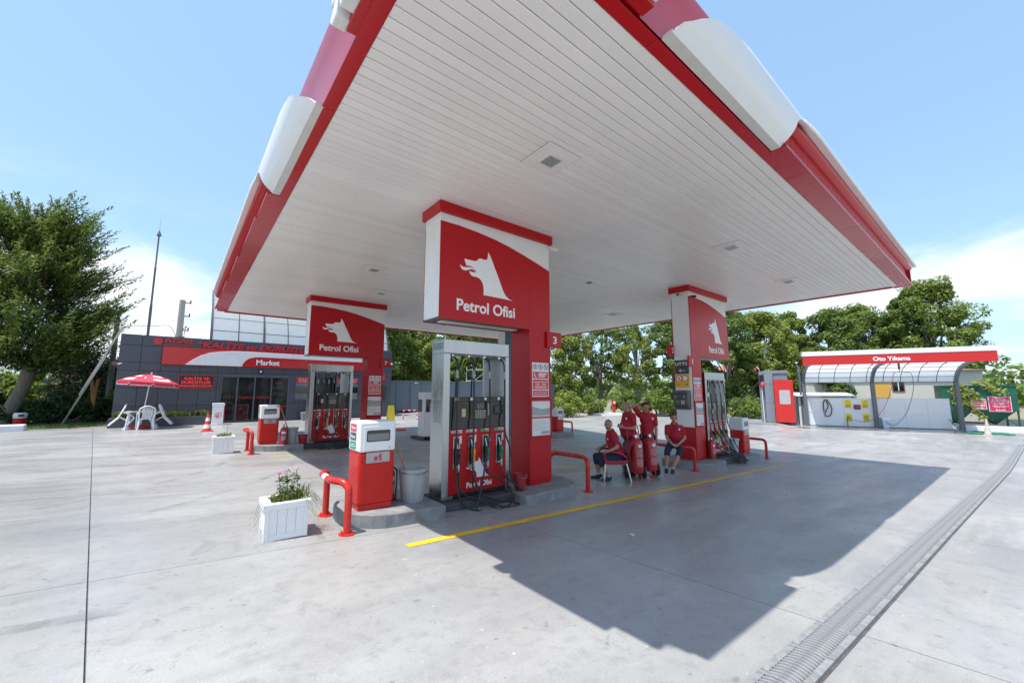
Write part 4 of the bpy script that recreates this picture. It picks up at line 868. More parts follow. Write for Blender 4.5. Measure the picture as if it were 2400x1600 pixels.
# planter bed along the wall
pb = thing('planter_bed', 'low grey planter along the shop wall full of grassy leaves', 'planter', (0, 0, 0))
PBM = mat('planter_grey', (.075, .083, .095), .6, var=.15, bump=.1)
q = MB(); q.box(-2.35, 23.80, GZ - .1, 1.14, 23.88, .72); q.box(-2.35, 23.88, GZ - .1, -2.27, MY - .005, .72); q.box(1.06, 23.88, GZ - .1, 1.14, MY - .005, .72); q.build('wall', PBM, pb, bevel=.006)
MB().box(-2.27, 23.88, .3, 1.06, MY - .006, .66).build('soil', mat('soil', (.05, .04, .03), .95, bump=.4), pb)
def grass_tuft(q, c, n, h, spread, rnd, w=.012):
    for _ in range(n):
        a = rnd.uniform(0, 6.283); d = rnd.uniform(.2, 1) * spread; hh = h * rnd.uniform(.6, 1.1); b = Vector(c) + Vector((rnd.uniform(-.06, .06), rnd.uniform(-.06, .06), 0))
        p = [b, b + Vector((d * .35 * math.cos(a), d * .35 * math.sin(a), hh * .7)), b + Vector((d * math.cos(a), d * math.sin(a), hh * rnd.uniform(.6, 1)))]
        s = Vector((-math.sin(a), math.cos(a), 0)) * w
        q.add([p[0] - s, p[0] + s, p[1] + s * .9, p[1] - s * .9, p[2]], [(0, 1, 2, 3), (3, 2, 4)])
GRS = leafmat('grass_leaf', (.10, .15, .025), (.26, .27, .06), .3, 2.5)
q = MB(); rr = random.Random(11)
for k in range(85): grass_tuft(q, (rr.uniform(-2.2, 1.0), rr.uniform(23.95, 24.35), .66), 14, .38, .32, rr)
struct(q.build('leaves', GRS, pb), 'stuff')
p2 = thing('stone_planter', 'grey stone planter with flowers under the shop window', 'planter', (5.05, 23.85, GZ)); q = MB()
q.hexa([(0, 0, 0), (1.1, 0, 0), (1.1, .5, 0), (0, .5, 0)], [(-.05, -.04, .42), (1.15, -.04, .42), (1.15, .54, .42), (-.05, .54, .42)]); q.build('trough', mat('planter_stone', (.22, .23, .25), .8, var=.2, bump=.3), p2, bevel=.02)
q = MB()
for k in range(9): grass_tuft(q, (rr.uniform(.1, 1), rr.uniform(.1, .4), .4), 16, rr.choice((.2, .3, .7)), .22, rr, .016)
struct(q.build('leaves', leafmat('planter_leaf', (.06, .12, .03), (.2, .25, .06), .3, 4), p2), 'stuff')
# white bin at the door
wb = thing('white_litter_bin', 'narrow white litter bin with round emblem beside the shop door', 'bin', (1.12, 23.28, GZ)); 
MB().box(0, 0, .03, .42, .36, .84).build('body', BINW, wb, bevel=.01); MB().box(-.02, -.02, .84, .44, .38, .99).build('lid', WHITE, wb, bevel=.012); MB().box(.421, .02, .05, .455, .34, .84).build('side_panel', BINR, wb); MB().box(-.02, -.02, 0, .44, .38, .03).build('base', WHITEW, wb)
q = MB(); q.tube([(.22 + .11 * math.cos(t), -.004, .43 + .11 * math.sin(t)) for t in np.linspace(0, 6.28, 25)[:-1]], .012, 5, closed=True); q.box(.15, -.006, .36, .205, -.002, .45); q.box(.22, -.006, .35, .245, -.002, .50); q.build('emblem', NOTR, wb)
# traffic cone
def cone(label, loc, h=.72, faded=False):
    c1 = mat('cone_faded', (.55, .46, .40), .7, var=.15) if faded else mat('cone_red', (.62, .045, .03), .5, var=.08); c2 = mat('cone_faded_white', (.62, .58, .53), .7) if faded else WHITEW
    T = thing('traffic_cone', label, 'traffic cone', loc); MB().box(-.2, -.2, 0, .2, .2, .035).build('base', c1, T, bevel=.02)
    k = .13; f = lambda z: .145 - .115 * z / h
    zs = [.035, .12, .27, .40, .53, h]; ms = [c1, c2, c1, c2, c1]
    for a, b, m in zip(zs[:-1], zs[1:], ms): MB().lathe([(f(a), a), (f(b), b)], 20).build('cone_band', m, T, smooth=True)
    return T
cone('red and white traffic cone in front of the shop planter', (.856, 20.4, g(.856, 20.4)))
# parasol, table and chairs
UMR = mat('parasol_red', (.62, .05, .09), .6, var=.05, transl=.25); UMW = mat('parasol_white', (.8, .78, .78), .6, transl=.25); PL = mat('white_plastic', (.72, .75, .79), .38, var=.03)
um = thing('parasol', 'red and white parasol over the white plastic table', 'parasol', (-1.28, 22.9, .31)); um.rotation_euler = (0, R(4.5), R(10))
MB().cyl((0, 0, .0), (0, 0, 2.3), .02, n=10).build('pole', PL, um, smooth=True); MB().lathe([(.32, .0), (.33, .10), (.28, .16), (.06, .18)], 24).build('base', mat('parasol_base', (.45, .02, .04), .5), um, smooth=True)
MB().sphere((0, 0, 2.32), .03).build('finial', PL, um)
n = 8; Rr = 1.02; hz = lambda r: 2.27 - .36 * (r / Rr) ** 1.5
for k in range(n):
    a0, a1 = 2 * math.pi * k / n, 2 * math.pi * (k + 1) / n; q = MB(); m_, st = 6, 4
    pt = lambda u, v: ((Rr * u) * ((1 - v) * math.cos(a0) + v * math.cos(a1)), (Rr * u) * ((1 - v) * math.sin(a0) + v * math.sin(a1)), hz(Rr * u) + .02 * math.sin(math.pi * v) * -u)
    vs = [pt(i / m_, j / st) for i in range(m_ + 1) for j in range(st + 1)]
    q.add(vs, [(i * (st + 1) + j, (i + 1) * (st + 1) + j, (i + 1) * (st + 1) + j + 1, i * (st + 1) + j + 1) for i in range(m_) for j in range(st)])
    if k % 2 == 0:
        for t in range(len(q.m)): q.m[t] = 1 if (t // st) in (2, 4) else 0
    g_ = q.build('canopy_panel', [UMR, UMW], um, smooth=True)
    q = MB(); e0, e1 = pt(1, 0), pt(1, 1); z = .145
    P = [Vector(e0).lerp(Vector(e1), t) for t in (0, .08, .5, .92, 1)]; dz = [.05, z, z, z, .05]
    q.add([tuple(p) for p in P] + [(p.x * .985, p.y * .985, p.z - d) for p, d in zip(P, dz)], [(i, i + 1, 6 + i, 5 + i) for i in range(4)])
    v = q.build('valance', UMR, g_)
    q = MB(); B0 = [(p.x * .983, p.y * .983, p.z - d) for p, d in zip(P, dz)]; q.tube([(x * 1.004, y * 1.004, zz) for x, y, zz in B0], .008, 5); q.build('trim', UMW, v)
    if k % 2: 
        mid = Vector(pt(.62, .5)); q = MB(); q.sphere((0, 0, 0), (.055, .035, .012), 10, 6); q.sphere((.06, 0, 0), (.04, .03, .012), 10, 6); q.build('emblem', UMW, g_, mid + Vector((0, 0, .02)), (0, .45, (a0 + a1) / 2))
    rb = MB(); rb.tube([(0, 0, 2.24), (.5 * Rr * math.cos(a0), .5 * Rr * math.sin(a0), hz(.5 * Rr) - .015), (Rr * math.cos(a0), Rr * math.sin(a0), hz(Rr) - .012)], .006, 5); rb.build('rib', PL, um)
tb = thing('white_table', 'white plastic table under the red parasol', 'table', (-1.28, 22.9, .31))
MB().prism(rrect(-.46, -.46, .46, .46, .09), .70, .735, 'z').build('table_top', PL, tb, bevel=.008)
for sx in (-1, 1):
    for sy in (-1, 1): MB().tube([(sx * .36, sy * .36, .70), (sx * .42, sy * .42, 0)], [.035, .028], 8).build('leg', PL, tb, smooth=True)
def monobloc(label, loc, rz, tilt=0, ty=0):
    T = thing('plastic_chair', label, 'chair', loc, rz, 'white plastic chairs round the table'); T.rotation_euler = (tilt, ty, rz)
    # seat faces +Y ; back at -Y
    q = MB(); P = rrect(-.21, -.2, .21, .23, .06); q.prism(P, .42, .45, 'z'); q.build('seat', PL, T, bevel=.01)
    for sx in (-1, 1):
        for sy in (-1, 1): MB().tube([(sx * .19, sy * .19 + .01, .44), (sx * .25, sy * .25, 0)], [.03, .026], 8).build('leg', PL, T, smooth=True)
        q = MB(); q.tube(bez([(sx * .25, .22, .02), (sx * .26, .22, .45), (sx * .265, .20, .64), (sx * .27, 0, .67), (sx * .25, -.2, .66)], 20), .024, 8); q.build('armrest', PL, T, smooth=True)
    fr = MB(); fr.tube(bez([(-.22, -.20, .44), (-.24, -.24, .66), (-.21, -.29, .86), (0, -.31, .95), (.21, -.29, .86), (.24, -.24, .66), (.22, -.20, .44)], 30), .026, 8); fr.build('back_frame', PL, T, smooth=True)
    for i in range(7):
        x = -.15 + i * .05; q = MB(); y0, y1 = -.215, -.295; w_ = .014
        q.hexa([(x * .75 - w_, y0, .47), (x * .75 + w_, y0, .47), (x * .75 + w_, y0 + .015, .47), (x * .75 - w_, y0 + .015, .47)], [(x - w_, y1, .90 - abs(x) * .25), (x + w_, y1, .90 - abs(x) * .25), (x + w_, y1 + .015, .90 - abs(x) * .25), (x - w_, y1 + .015, .90 - abs(x) * .25)]); q.build('back_slat', PL, T)
    return T
monobloc('white plastic chair standing with its slatted back to the camera', (-1.10, 22.3, .31), R(8))
monobloc('white plastic chair tipped against the left of the table', (-2.02, 22.88, .36), R(-85), R(-33))
monobloc('white plastic chair tipped against the right of the table', (-.48, 22.72, .34), R(85), R(-33))
# ================================================================= BEHIND AND BESIDE THE SHOP
STRUT = mat('dark_strut', (.07, .075, .08), .5, metal=.3, var=.1)
POLY = mat('polycarbonate', (.82, .84, .85), .35, var=.03, transl=.7)
def barrel(T, length, ribs, purl, prof, name_p='sheet', half=True):
    """barrel-vault roof along local x; prof: list of (y,z)"""
    xs = np.linspace(0, length, ribs)
    for a, b in zip(xs[:-1], xs[1:]):
        n = len(prof)
        for k in range(0, n - 1, purl):
            k2 = min(k + purl, n - 1); q = MB(); seg = prof[k:k2 + 1]
            q.add([(x, y, z) for x in (a + .01, b - .01) for y, z in seg], [(i, i + 1, len(seg) + i + 1, len(seg) + i) for i in range(len(seg) - 1)])
            q.build(name_p, POLY, T, smooth=True)
    for x in xs:
        q = MB(); q.tube([(x, y, z - .03) for y, z in prof], .028, 6); q.build('rib', STRUT, T)
    for k in range(0, len(prof), purl):
        y, z = prof[k]; q = MB(); q.tube([(0, y, z - .025), (length, y, z - .025)], .02, 6); q.build('purlin', STRUT, T)
vt = thing('arched_shelter', 'arched translucent shelter roof behind the shop', 'shelter', (.95, 27.2, 0))
prof = [(-.05 + 4.2 * (1 - math.cos(t)), 3.6 + 4.6 * math.sin(t)) for t in np.linspace(0, 1.45, 17)]
barrel(vt, 10.0, 9, 2, prof)
for x in (0, 2.5, 5, 7.5, 10): q = MB(); q.tube([(x, y - .02, z - .10) for y, z in prof], .06, 6); q.build('main_arch', STRUT, vt); MB().box(x - .06, -.12, .2, x + .06, 0, 3.62).build('post', STRUT, vt)
ms = thing('antenna_mast', 'tall thin lightning mast rising behind the shop roof', 'mast', (-1.64, 27.6, .3)); q = MB()
prev = 0
for k, (z, r_) in enumerate(((3, .075), (6, .06), (8, .045), (9.75, .035))): MB().cyl((0, 0, prev), (0, 0, z), r_, n=8).build('tube_section', STEELD, ms); prev = z
MB().lathe([(.09, 9.7), (.1, 9.75), (.05, 9.9), (.02, 10.0)], 10).build('head', STEELD, ms); MB().cyl((0, 0, 10), (0, 0, 10.75), .012, .004, n=6).build('tip', STEEL, ms)
CONP = mat('pole_concrete', (.38, .37, .34), .8, var=.1, bump=.2)
up = thing('utility_pole', 'grey concrete utility pole with insulators behind the shop', 'utility pole', (-.45, 30.6, .3)); MB().tube([(0, 0, 0), (0, 0, 6.95)], [.20, .145], 12).build('shaft', CONP, up, smooth=True)
for z, s in ((6.8, 1), (6.0, 1), (5.15, 1)):
    q = MB(); q.box(0, -.03, z - .03, .42 * s, .03, z + .03); q.build('bracket', STEELD, up); MB().lathe([(.03, 0), (.05, .04), (.03, .08), (.045, .12), (.02, .16)], 10, (.38 * s, 0, z + .03)).build('insulator', mat('ceramic', (.1, .06, .05), .3), up)
MB().box(-.02, -.26, 4.55, .25, -.14, 4.75).build('flood_light', STEELD, up); q = MB(); q.tube(bez([(.17, -.1, 5.2), (.3, -.2, 5.4), (.22, -.15, 5.0), (.25, -.12, 4.6)], 16), .02, 6); q.build('cable_bundle', RUBBER, up)
cb = MB(); cb.tube(bez([(-2.7, 27.5, 5.05), (-1.6, 28.9, 5.35), (-.9, 30.0, 5.55), (-.55, 30.5, 4.9), (-.5, 30.55, 4.7)], 30), .016, 5); tag(cb.build('overhead_cable', RUBBER), 'sagging black cable between the cypress and the utility pole', 'cable')
cb = MB(); cb.tube(bez([(-9, 25, 6.5), (-3, 28.8, 5.4), (-.7, 30.5, 5.95)], 20), .007, 5); tag(cb.build('overhead_cable', RUBBER), 'thin taut wire reaching the utility pole from the left', 'cable')
WOODP = mat('pole_wood', (.17, .16, .14), .85, var=.2, bump=.3)
p_ = MB(); p_.tube([(-3.15, 31.0, .2), (-3.2, 31.4, 6.0)], [.15, .11], 10); tag(p_.build('wooden_pole', WOODP, smooth=True), 'leaning timber pole beside the left end of the shop', 'pole')
# ladder against the shop side
ALU = mat('aluminium', (.52, .53, .54), .42, metal=.6, var=.1)
ld = thing('extension_ladder', 'long aluminium ladder leaning on the left end of the shop', 'ladder', (0, 0, 0))
A = Vector((-4.25, 27.9, .33)); B = Vector((-2.36, 25.55, 4.75)); D = (B - A); sd_ = Vector((math.cos(R(95)), math.sin(R(95)), 0)) * .2
for f0, f1, off in ((0, .72, 0), (.30, 1, .05)):
    o = Vector((-.03, -.03, .05)) * (1 if off else 0)
    for s in (-1, 1):
        q = MB(); a, b = A + D * f0 + sd_ * s + o, A + D * f1 + sd_ * s + o; q.tube([a, b], .045, 4); q.build('stile', ALU, ld)
    k = int((f1 - f0) * D.length / .28)
    for i in range(k): c = A + D * (f0 + (f1 - f0) * (i + .5) / k) + o; MB().cyl(c - sd_, c + sd_, .017, n=8).build('rung', ALU, ld)
q = MB()
for i in range(4): c = A + D * .47 + Vector((.03 * i, -.1, 0)); q.tube(bez([c, c + Vector((.05, -.05, -.5)), c + Vector((.12, -.05, -1.0 - .1 * i)), c + Vector((.16, -.05, -.5)), c + Vector((.2, 0, .0))], 14), .009, 5)
tag(q.build('hanging_straps', mat('strap_brown', (.3, .13, .04), .7)), 'brown straps hanging from the aluminium ladder', 'straps')
# left garden edge
WK = mat('white_kerb', (.72, .73, .74), .7, var=.08, bump=.3)
k1 = MB(); k1.box(-14, 24.55, GZ - .1, -4.75, 24.95, GZ + .24); tag(k1.build('white_kerb', WK, bevel=.05, seg=3), 'thick white painted kerb at the far left by the tree', 'kerb')
LAWN = mat('lawn', (.07, .12, .03), .9, var=.35, scale=3, bump=.5)
struct(MB().box(-30, 24.96, .15, -3.0, 60, .335).build('lawn', LAWN)); struct(MB().box(-30, 24.3, .1, -2.4, 24.545, .33).build('garden_kerb', KERB)); 
struct(MB().box(-2.99, 24.55, .15, -2.34, 34, .33).build('path', CONC)); struct(MB().box(-2.34, 31.01, .1, 40, 60, .31).build('rear_ground', EARTH))
lb = thing('round_litter_bin', 'small red and white litter bin by the cypress trunk', 'bin', (-5.55, 27.9, .335)); MB().lathe([(.18, 0), (.2, .02), (.205, .34)], 20).build('body', BINR, lb, smooth=True); MB().lathe([(.21, .34), (.215, .36), (.215, .53), (.18, .57), (.06, .575)], 20).build('lid', WHITEW, lb, smooth=True); MB().box(-.02, -.23, .41, .15, -.16, .51).build('opening', BLACK, lb)
# grey container beyond the shop
CT = mat('container_grey', (.115, .15, .18), .5, var=.08, scale=1)
ct = thing('grey_container', 'long blue grey container standing right of the shop', 'container', (11.0, 27.9, .45))
MB().box(0, 0, 0, 8.5, 2.4, 2.08).build('shell', CT, ct); MB().box(-.05, -.06, 2.08, 8.55, 2.46, 2.17).build('roof_rim', CT, ct, bevel=.01)
for x in (.9, 1.95, 2.85, 3.8, 5.0, 6.2): MB().box(x, -.03, .0, x + .07, -.001, 2.08).build('wall_rib', CT, ct)
MB().box(2.05, -.02, .05, 2.8, -.001, 1.95).build('door', mat('container_door', (.125, .16, .19), .45), ct); MB().box(.15, -.02, .3, .75, -.001, 1.7).build('panel', mat('container_door', (.125, .16, .19), .45), ct); MB().box(2.3, -.12, 1.99, 2.55, -.03, 2.06).build('lamp', WHITEW, ct)
for x in (.3, 2.2, 4.2, 6.2, 8): MB().box(x, .1, -.3, x + .3, 2.3, 0).build('footing', KERBD, ct)
def hoop(label, a, b, h, grp='red and white hoop barriers'):
    T = thing('hoop_barrier', label, 'barrier', (0, 0, 0), group=grp); za, zb = g(*a), g(*b); A_, B_ = Vector((*a, za)), Vector((*b, zb)); C = bez([A_, A_ + Vector((0, 0, h * .8)), A_.lerp(B_, .08) + Vector((0, 0, h)), A_.lerp(B_, .5) + Vector((0, 0, h)), A_.lerp(B_, .92) + Vector((0, 0, h)), B_ + Vector((0, 0, h * .8)), B_], 42)
    MB().tube(C, .03, 8).build('tube', REDTUBE, T, smooth=True)
    for i in (3, 9, 19, 25, 35, 39): MB().tube(C[i:i + 3], .0315, 8, caps=False).build('white_band', WHITEW, T)
hoop('small red and white hoop barrier in front of the grey container', (9.92, 22.11), (10.63, 21.85), .52)
# white cabinet on a pallet
wu = thing('white_dispenser_cabinet', 'white vacuum cabinet on a wooden pallet behind the nearest pump', 'cabinet', (7.5, 14.75, g(7.6, 15) + .13)); 
MB().box(0, 0, 0, .62, .55, .95).build('lower_body', BINW, wu, bevel=.01); MB().box(0, 0, 1.45, .62, .55, 1.74).build('head', BINW, wu, bevel=.01); MB().box(0, .2, .95, .62, .55, 1.45).build('niche', STEELD, wu); MB().box(0, 0, .95, .06, .2, 1.45).build('side', BINW, wu); MB().box(.42, -.01, 1.5, .6, -.001, 1.7).build('screen', BLACK, wu)
q = MB(); q.tube([(.3, .1, .97), (.32, .12, 1.3), (.4, .15, 1.35)], .02, 8); q.box(.25, .05, .96, .4, .16, 1.15); q.build('tap', STEEL, wu)
PW = mat('pallet_wood', (.10, .095, .085), .85, var=.3, bump=.3)
pa = thing('wooden_pallet', 'weathered pallet under the white cabinet', 'pallet', (7.3, 14.6, g(7.6, 15)))
for i in range(5): MB().box(0, .02 + i * .19, .10, 1.0, .14 + i * .19, .122).build('board', PW, pa)
for i in range(3): MB().box(.0 + i * .43, .0, .0, .14 + i * .43, .92, .099).build('bearer', PW, pa)
# yellow A-frame notice
af = thing('yellow_floor_sign', 'yellow caution board standing before the grey container', 'floor sign', (8.2, 20.0, g(8.3, 20))); q = MB(); q.hexa([(0, 0, .0), (.36, 0, .0), (.36, .03, .0), (0, .03, .0)], [(.02, .1, .98), (.30, .1, .98), (.30, .13, .98), (.02, .13, .98)]); q.build('front_board', mat('caution_yellow', (.7, .58, .05), .5), af); q = MB(); q.hexa([(0, .38, .0), (.36, .38, .0), (.36, .41, .0), (0, .41, .0)], [(.02, .14, .98), (.30, .14, .98), (.30, .17, .98), (.02, .17, .98)]); q.build('rear_board', mat('caution_yellow', (.7, .58, .05), .5), af)
# blue pillar of the far island
TEAL = mat('teal_panel', (.025, .17, .26), .35, var=.05)
t4 = thing('blue_sign_pillar', 'white and blue sign pillar glimpsed behind pillar 3', 'sign pillar', (11.0, 14.0, 0)); MB().box(0, .02, g(11, 14) + .18, .5, .53, CZ - .1).build('column', WHITE, t4); MB().box(.0, -.002, g(11, 14) + .18, .5, .018, 4.75).build('front_panel', TEAL, t4); MB().box(.502, -.001, 2.8, 2.4, .53, 4.75).build('sign_slab', TEAL, t4); MB().box(-.04, -.04, CZ - .10, 2.45, .57, CZ - .002).build('cap', WHITE, t4)
# scaffold tower seen through the pump opening
sc = thing('scaffold_tower', 'white steel scaffold tower behind the station', 'scaffold', (20.0, 30, -.2))
for x in (0, 1.6):
    for y in (0, 1.2): MB().cyl((x, y, 0), (x, y, 4.3), .035, n=6).build('upright', WHITEW, sc)
for z in (1.0, 2.0, 3.0, 4.0):
    for (a, b) in (((0, 0), (1.6, 0)), ((1.6, 0), (1.6, 1.2)), ((0, 1.2), (1.6, 1.2)), ((0, 0), (0, 1.2))): MB().cyl((*a, z), (*b, z), .028, n=6).build('ledger', WHITEW, sc)
for z in (0, 1, 2, 3): MB().cyl((0, 0, z), (1.6, 0, z + 1), .024, n=6).build('brace', WHITEW, sc)
# ================================================================= CAR WASH
PANW = mat('sandwich_panel', (.72, .73, .74), .42, var=.03, scale=.8)
WSTEEL = mat('wash_steel', (.13, .15, .165), .45, metal=.2, var=.12)
ws = thing('wash_shelter', 'open wash bay with arched roof and red Oto Yıkama sign', 'wash bay', (35.32, 9.49, -.60), R(-65.13))
for i in range(7):
    x0, x1 = i * 1.1, (i + 1) * 1.1
    for z0, z1 in ((.05, .99), (1.01, 1.94)): MB().box(x0 + .004, -.03, z0, x1 - .004, .03, z1).build('wall_panel', PANW, ws, bevel=.003)
for z in (.0, .99, 1.935): MB().box(0, -.045, z, 7.7, .045, z + (.05 if z != .99 else .022)).build('wall_rail', PANW if z else STEELD, ws)
AR = [(0, 3.1), (-.16, 3.45), (-.42, 3.78), (-.8, 4.05), (-1.3, 4.22), (-1.9, 4.31), (-2.6, 4.34)]
AR = [(p.x, p.y) for p in bez([(a, b, 0) for a, b in AR], 24)]
barrel_x = np.linspace(.02, 8.1, 10)
for a, b in zip(barrel_x[:-1], barrel_x[1:]):
    for k in range(0, 24, 4):
        seg = AR[k:k + 5]; q = MB(); q.add([(x, y, z) for x in (a + .012, b - .012) for y, z in seg], [(i, i + 1, len(seg) + i + 1, len(seg) + i) for i in range(len(seg) - 1)]); q.build('roof_sheet', POLY, ws, smooth=True)
for x in barrel_x: q = MB(); q.tube([(x, y, z - .03) for y, z in AR], .019, 6); q.build('rib', STRUT, ws)
for k in range(0, 25, 4): y, z = AR[k]; q = MB(); q.tube([(0, y, z - .03), (8.1, y, z - .03)], .017, 6); q.build('purlin', STRUT, ws)
for x in (.0, 3.9, 8.1):
    q = MB(); P = [(0, 2.9)] + AR; vs = []; k = len(P)
    for dx in (-.09, .09):
        for i, (y, z) in enumerate(P):
            w_ = .24 - .16 * i / k; vs += [(x + dx, y, z - .06), (x + dx, y + .02 - w_ * .3, z - .06 - w_)]
    fs = []
    for i in range(k - 1):
        a = 2 * i; fs += [(a, a + 1, a + 3, a + 2), (2 * k + a, 2 * k + a + 2, 2 * k + a + 3, 2 * k + a + 1), (a, a + 2, 2 * k + a + 2, 2 * k + a), (a + 1, 2 * k + a + 1, 2 * k + a + 3, a + 3)]
    q.add(vs, fs); q.build('curved_beam', WSTEEL, ws)
    MB().hexa([(x - .11, -.26, 0), (x + .11, -.26, 0), (x + .11, -.04, 0), (x - .11, -.04, 0)], [(x - .10, -.20, 3.05), (x + .10, -.20, 3.05), (x + .10, .05, 3.05), (x - .10, .05, 3.05)]).build('post', WSTEEL, ws, bevel=.01)
MB().box(-.22, .2, 0, -.10, .34, 4.3).build('rear_stay', WSTEEL, ws)
fs_ = MB().box(-.42, -2.98, 4.20, 8.85, -2.62, 4.80).build('fascia', mat('fascia_bright_red', (.56, .02, .02), .35, var=.04), ws, bevel=.008)
MB().box(-.44, -3.0, 4.803, 8.87, -2.60, 5.10).build('white_fascia', WHITE, ws, bevel=.008)
text('sign_lettering', 'Oto Yıkama', LETTER, fs_, (3.25, 4.37, 5.05, 4.64), -2.981, bold=.03, depth=.02)
# hose reel boom
bm = thing('hose_boom', 'ceiling boom with red and blue wash hoses hanging down', 'hose boom', (35.32, 9.49, -.60), R(-65.13))
q = MB(); q.cyl((4.75, -2.1, 4.25), (4.75, -2.1, 3.85), .06, n=10); q.build('pivot', mat('rust_brown', (.16, .07, .05), .7), bm)
q = MB(); q.tube(bez([(4.75, -2.1, 3.85), (4.72, -2.1, 3.72), (4.45, -2.1, 3.62)], 8), .022, 6); q.build('short_arm', STEEL, bm); q = MB(); q.tube(bez([(4.75, -2.1, 3.85), (4.8, -2.1, 3.68), (5.25, -2.1, 3.62), (5.35, -2.1, 3.4)], 12), .022, 6); q.build('long_arm', STEEL, bm)
HR = mat('hose_red', (.5, .02, .04), .45); HB = mat('hose_blue', (.03, .09, .35), .45)
q = MB(); q.tube(bez([(4.45, -2.1, 3.62), (4.4, -1.6, 2.6), (4.2, -.8, 1.4), (3.9, -.32, .72)], 20), .016, 6); q.build('red_hose', HR, bm); q = MB(); q.tube(bez([(5.35, -2.1, 3.4), (5.4, -1.8, 2.5), (5.2, -1.2, 1.2), (4.9, -.8, .5), (4.55, -.6, .25), (3.95, -.35, .7)], 28), .016, 6); q.build('blue_hose', HB, bm)
q = MB(); q.tube(bez([(2.3, -.30, .62), (2.7, -.34, .5), (3.3, -.34, .38), (3.85, -.32, .66)], 18), .014, 6); q.build('supply_hose', HR, bm)
q = MB(); q.cyl((2.3, -.25, 0), (2.3, -.25, .62), .03, n=8); q.tube([(2.3, -.25, .6), (2.36, -.29, .66)], .03, 8); q.build('tap_post', STEELD, bm)
bh = thing('coiled_hose', 'black vacuum hose coiled on a yellow hook on the wash wall', 'hose', (35.32, 9.49, -.60), R(-65.13))
q = MB(); q.tube(bez([(1.06, -.09, 1.0), (1.06, -.1, 1.6), (1.2, -.1, 1.88), (1.35, -.1, 1.75), (1.52, -.1, 1.3), (1.45, -.1, .85), (1.28, -.1, .70), (1.12, -.1, .75), (1.15, -.1, 1.0), (1.32, -.1, 1.4), (1.25, -.1, 1.8)], 50), .028, 8); q.build('hose', RUBBER, bh, smooth=True); MB().box(1.13, -.12, 1.84, 1.36, -.05, 1.92).build('hook', mat('hook_yellow', (.6, .5, .03), .5), bh, bevel=.01)
SY = mat('sign_warning', (.78, .62, .02), .5, var=.05)
def wsign(label, x0, x1, z0, z1, tri=True):
    T = thing('warning_sign', label, 'warning sign', (35.32, 9.49, -.60), R(-65.13)); MB().box(x0, -.036, z0, x1, -.031, z1).build('sheet', SY, T); w_ = x1 - x0; h_ = z1 - z0; cx = (x0 + x1) / 2
    if tri: q = MB(); q.tube([(cx - w_ * .25, -.038, z1 - h_ * .42), (cx + w_ * .25, -.038, z1 - h_ * .42), (cx, -.038, z1 - h_ * .1)], .010, 4, closed=True); q.build('triangle', BLACK, T)
    q = MB()
    for k in range(3 if tri else 6): z = z0 + h_ * (.1 + .12 * k); q.box(x0 + w_ * .12, -.0385, z, x1 - w_ * (.12 + .1 * (k % 2)), -.0365, z + h_ * .045)
    q.build('print_lines', BLACK, T); return T
wsign('upper left yellow warning sign with triangle on the wash wall', 2.28, 2.66, 1.30, 1.87); wsign('upper yellow warning sign beside the middle post of the wash', 3.22, 3.59, 1.30, 1.87)
wsign('lower left yellow notice behind the wash tap', 2.28, 2.64, .36, .90, False); wsign('lower yellow notice beside the middle post of the wash', 3.22, 3.59, .40, .92, False)
mt = thing('coin_meter', 'black LED coin meter on the wash wall', 'meter', (35.32, 9.49, -.60), R(-65.13)); MB().box(2.78, -.11, 1.22, 3.15, -.031, 1.53).build('case', BLACK, mt, bevel=.02); MB().box(2.82, -.115, 1.30, 3.11, -.111, 1.49).build('display', mat('led_dark', (.12, .01, .02), .3, emit=(1, .05, .08, .12)), mt)
ps = MB().box(1.68, -.036, 1.5, 1.98, -.031, 1.68).build('small_notice', PRINT); ps.location = (35.32, 9.49, -.60); ps.rotation_euler = (0, 0, R(-65.13)); tag(ps, 'small white paper notice on the wash wall', 'notice')
wc = thing('white_waste_bin', 'white lidded waste bin against the wash wall', 'bin', (35.32, 9.49, -.60), R(-65.13))
q = MB(); q.hexa([(4.18, -.45, 0), (4.46, -.45, 0), (4.46, -.15, 0), (4.18, -.15, 0)], [(4.12, -.5, .52), (4.52, -.5, .52), (4.52, -.1, .52), (4.12, -.1, .52)]); q.build('bucket', mat('bin_pale', (.68, .72, .78), .45), wc, bevel=.02); q = MB(); q.prism([(-.52, .52), (-.52, .60), (-.42, .68), (-.18, .68), (-.08, .60), (-.08, .52)], 4.10, 4.54, 'x'); q.build('lid', mat('bin_pale', (.68, .72, .78), .45), wc, bevel=.02)
# white roofed pump house behind the wash wall
ph = thing('pump_house', 'low white pump house behind the left end of the wash wall', 'shed', (35.32, 9.49, -.60), R(-65.13)); MB().box(-.35, .25, 0, 2.75, 1.9, 2.05).build('wall', PANW, ph); q = MB(); q.hexa([(-.65, .0, 2.1), (2.95, .0, 2.1), (2.95, 2.1, 2.3), (-.65, 2.1, 2.3)], [(-.65, .0, 2.17), (2.95, .0, 2.17), (2.95, 2.1, 2.37), (-.65, 2.1, 2.37)]); q.build('roof', WHITEW, ph)
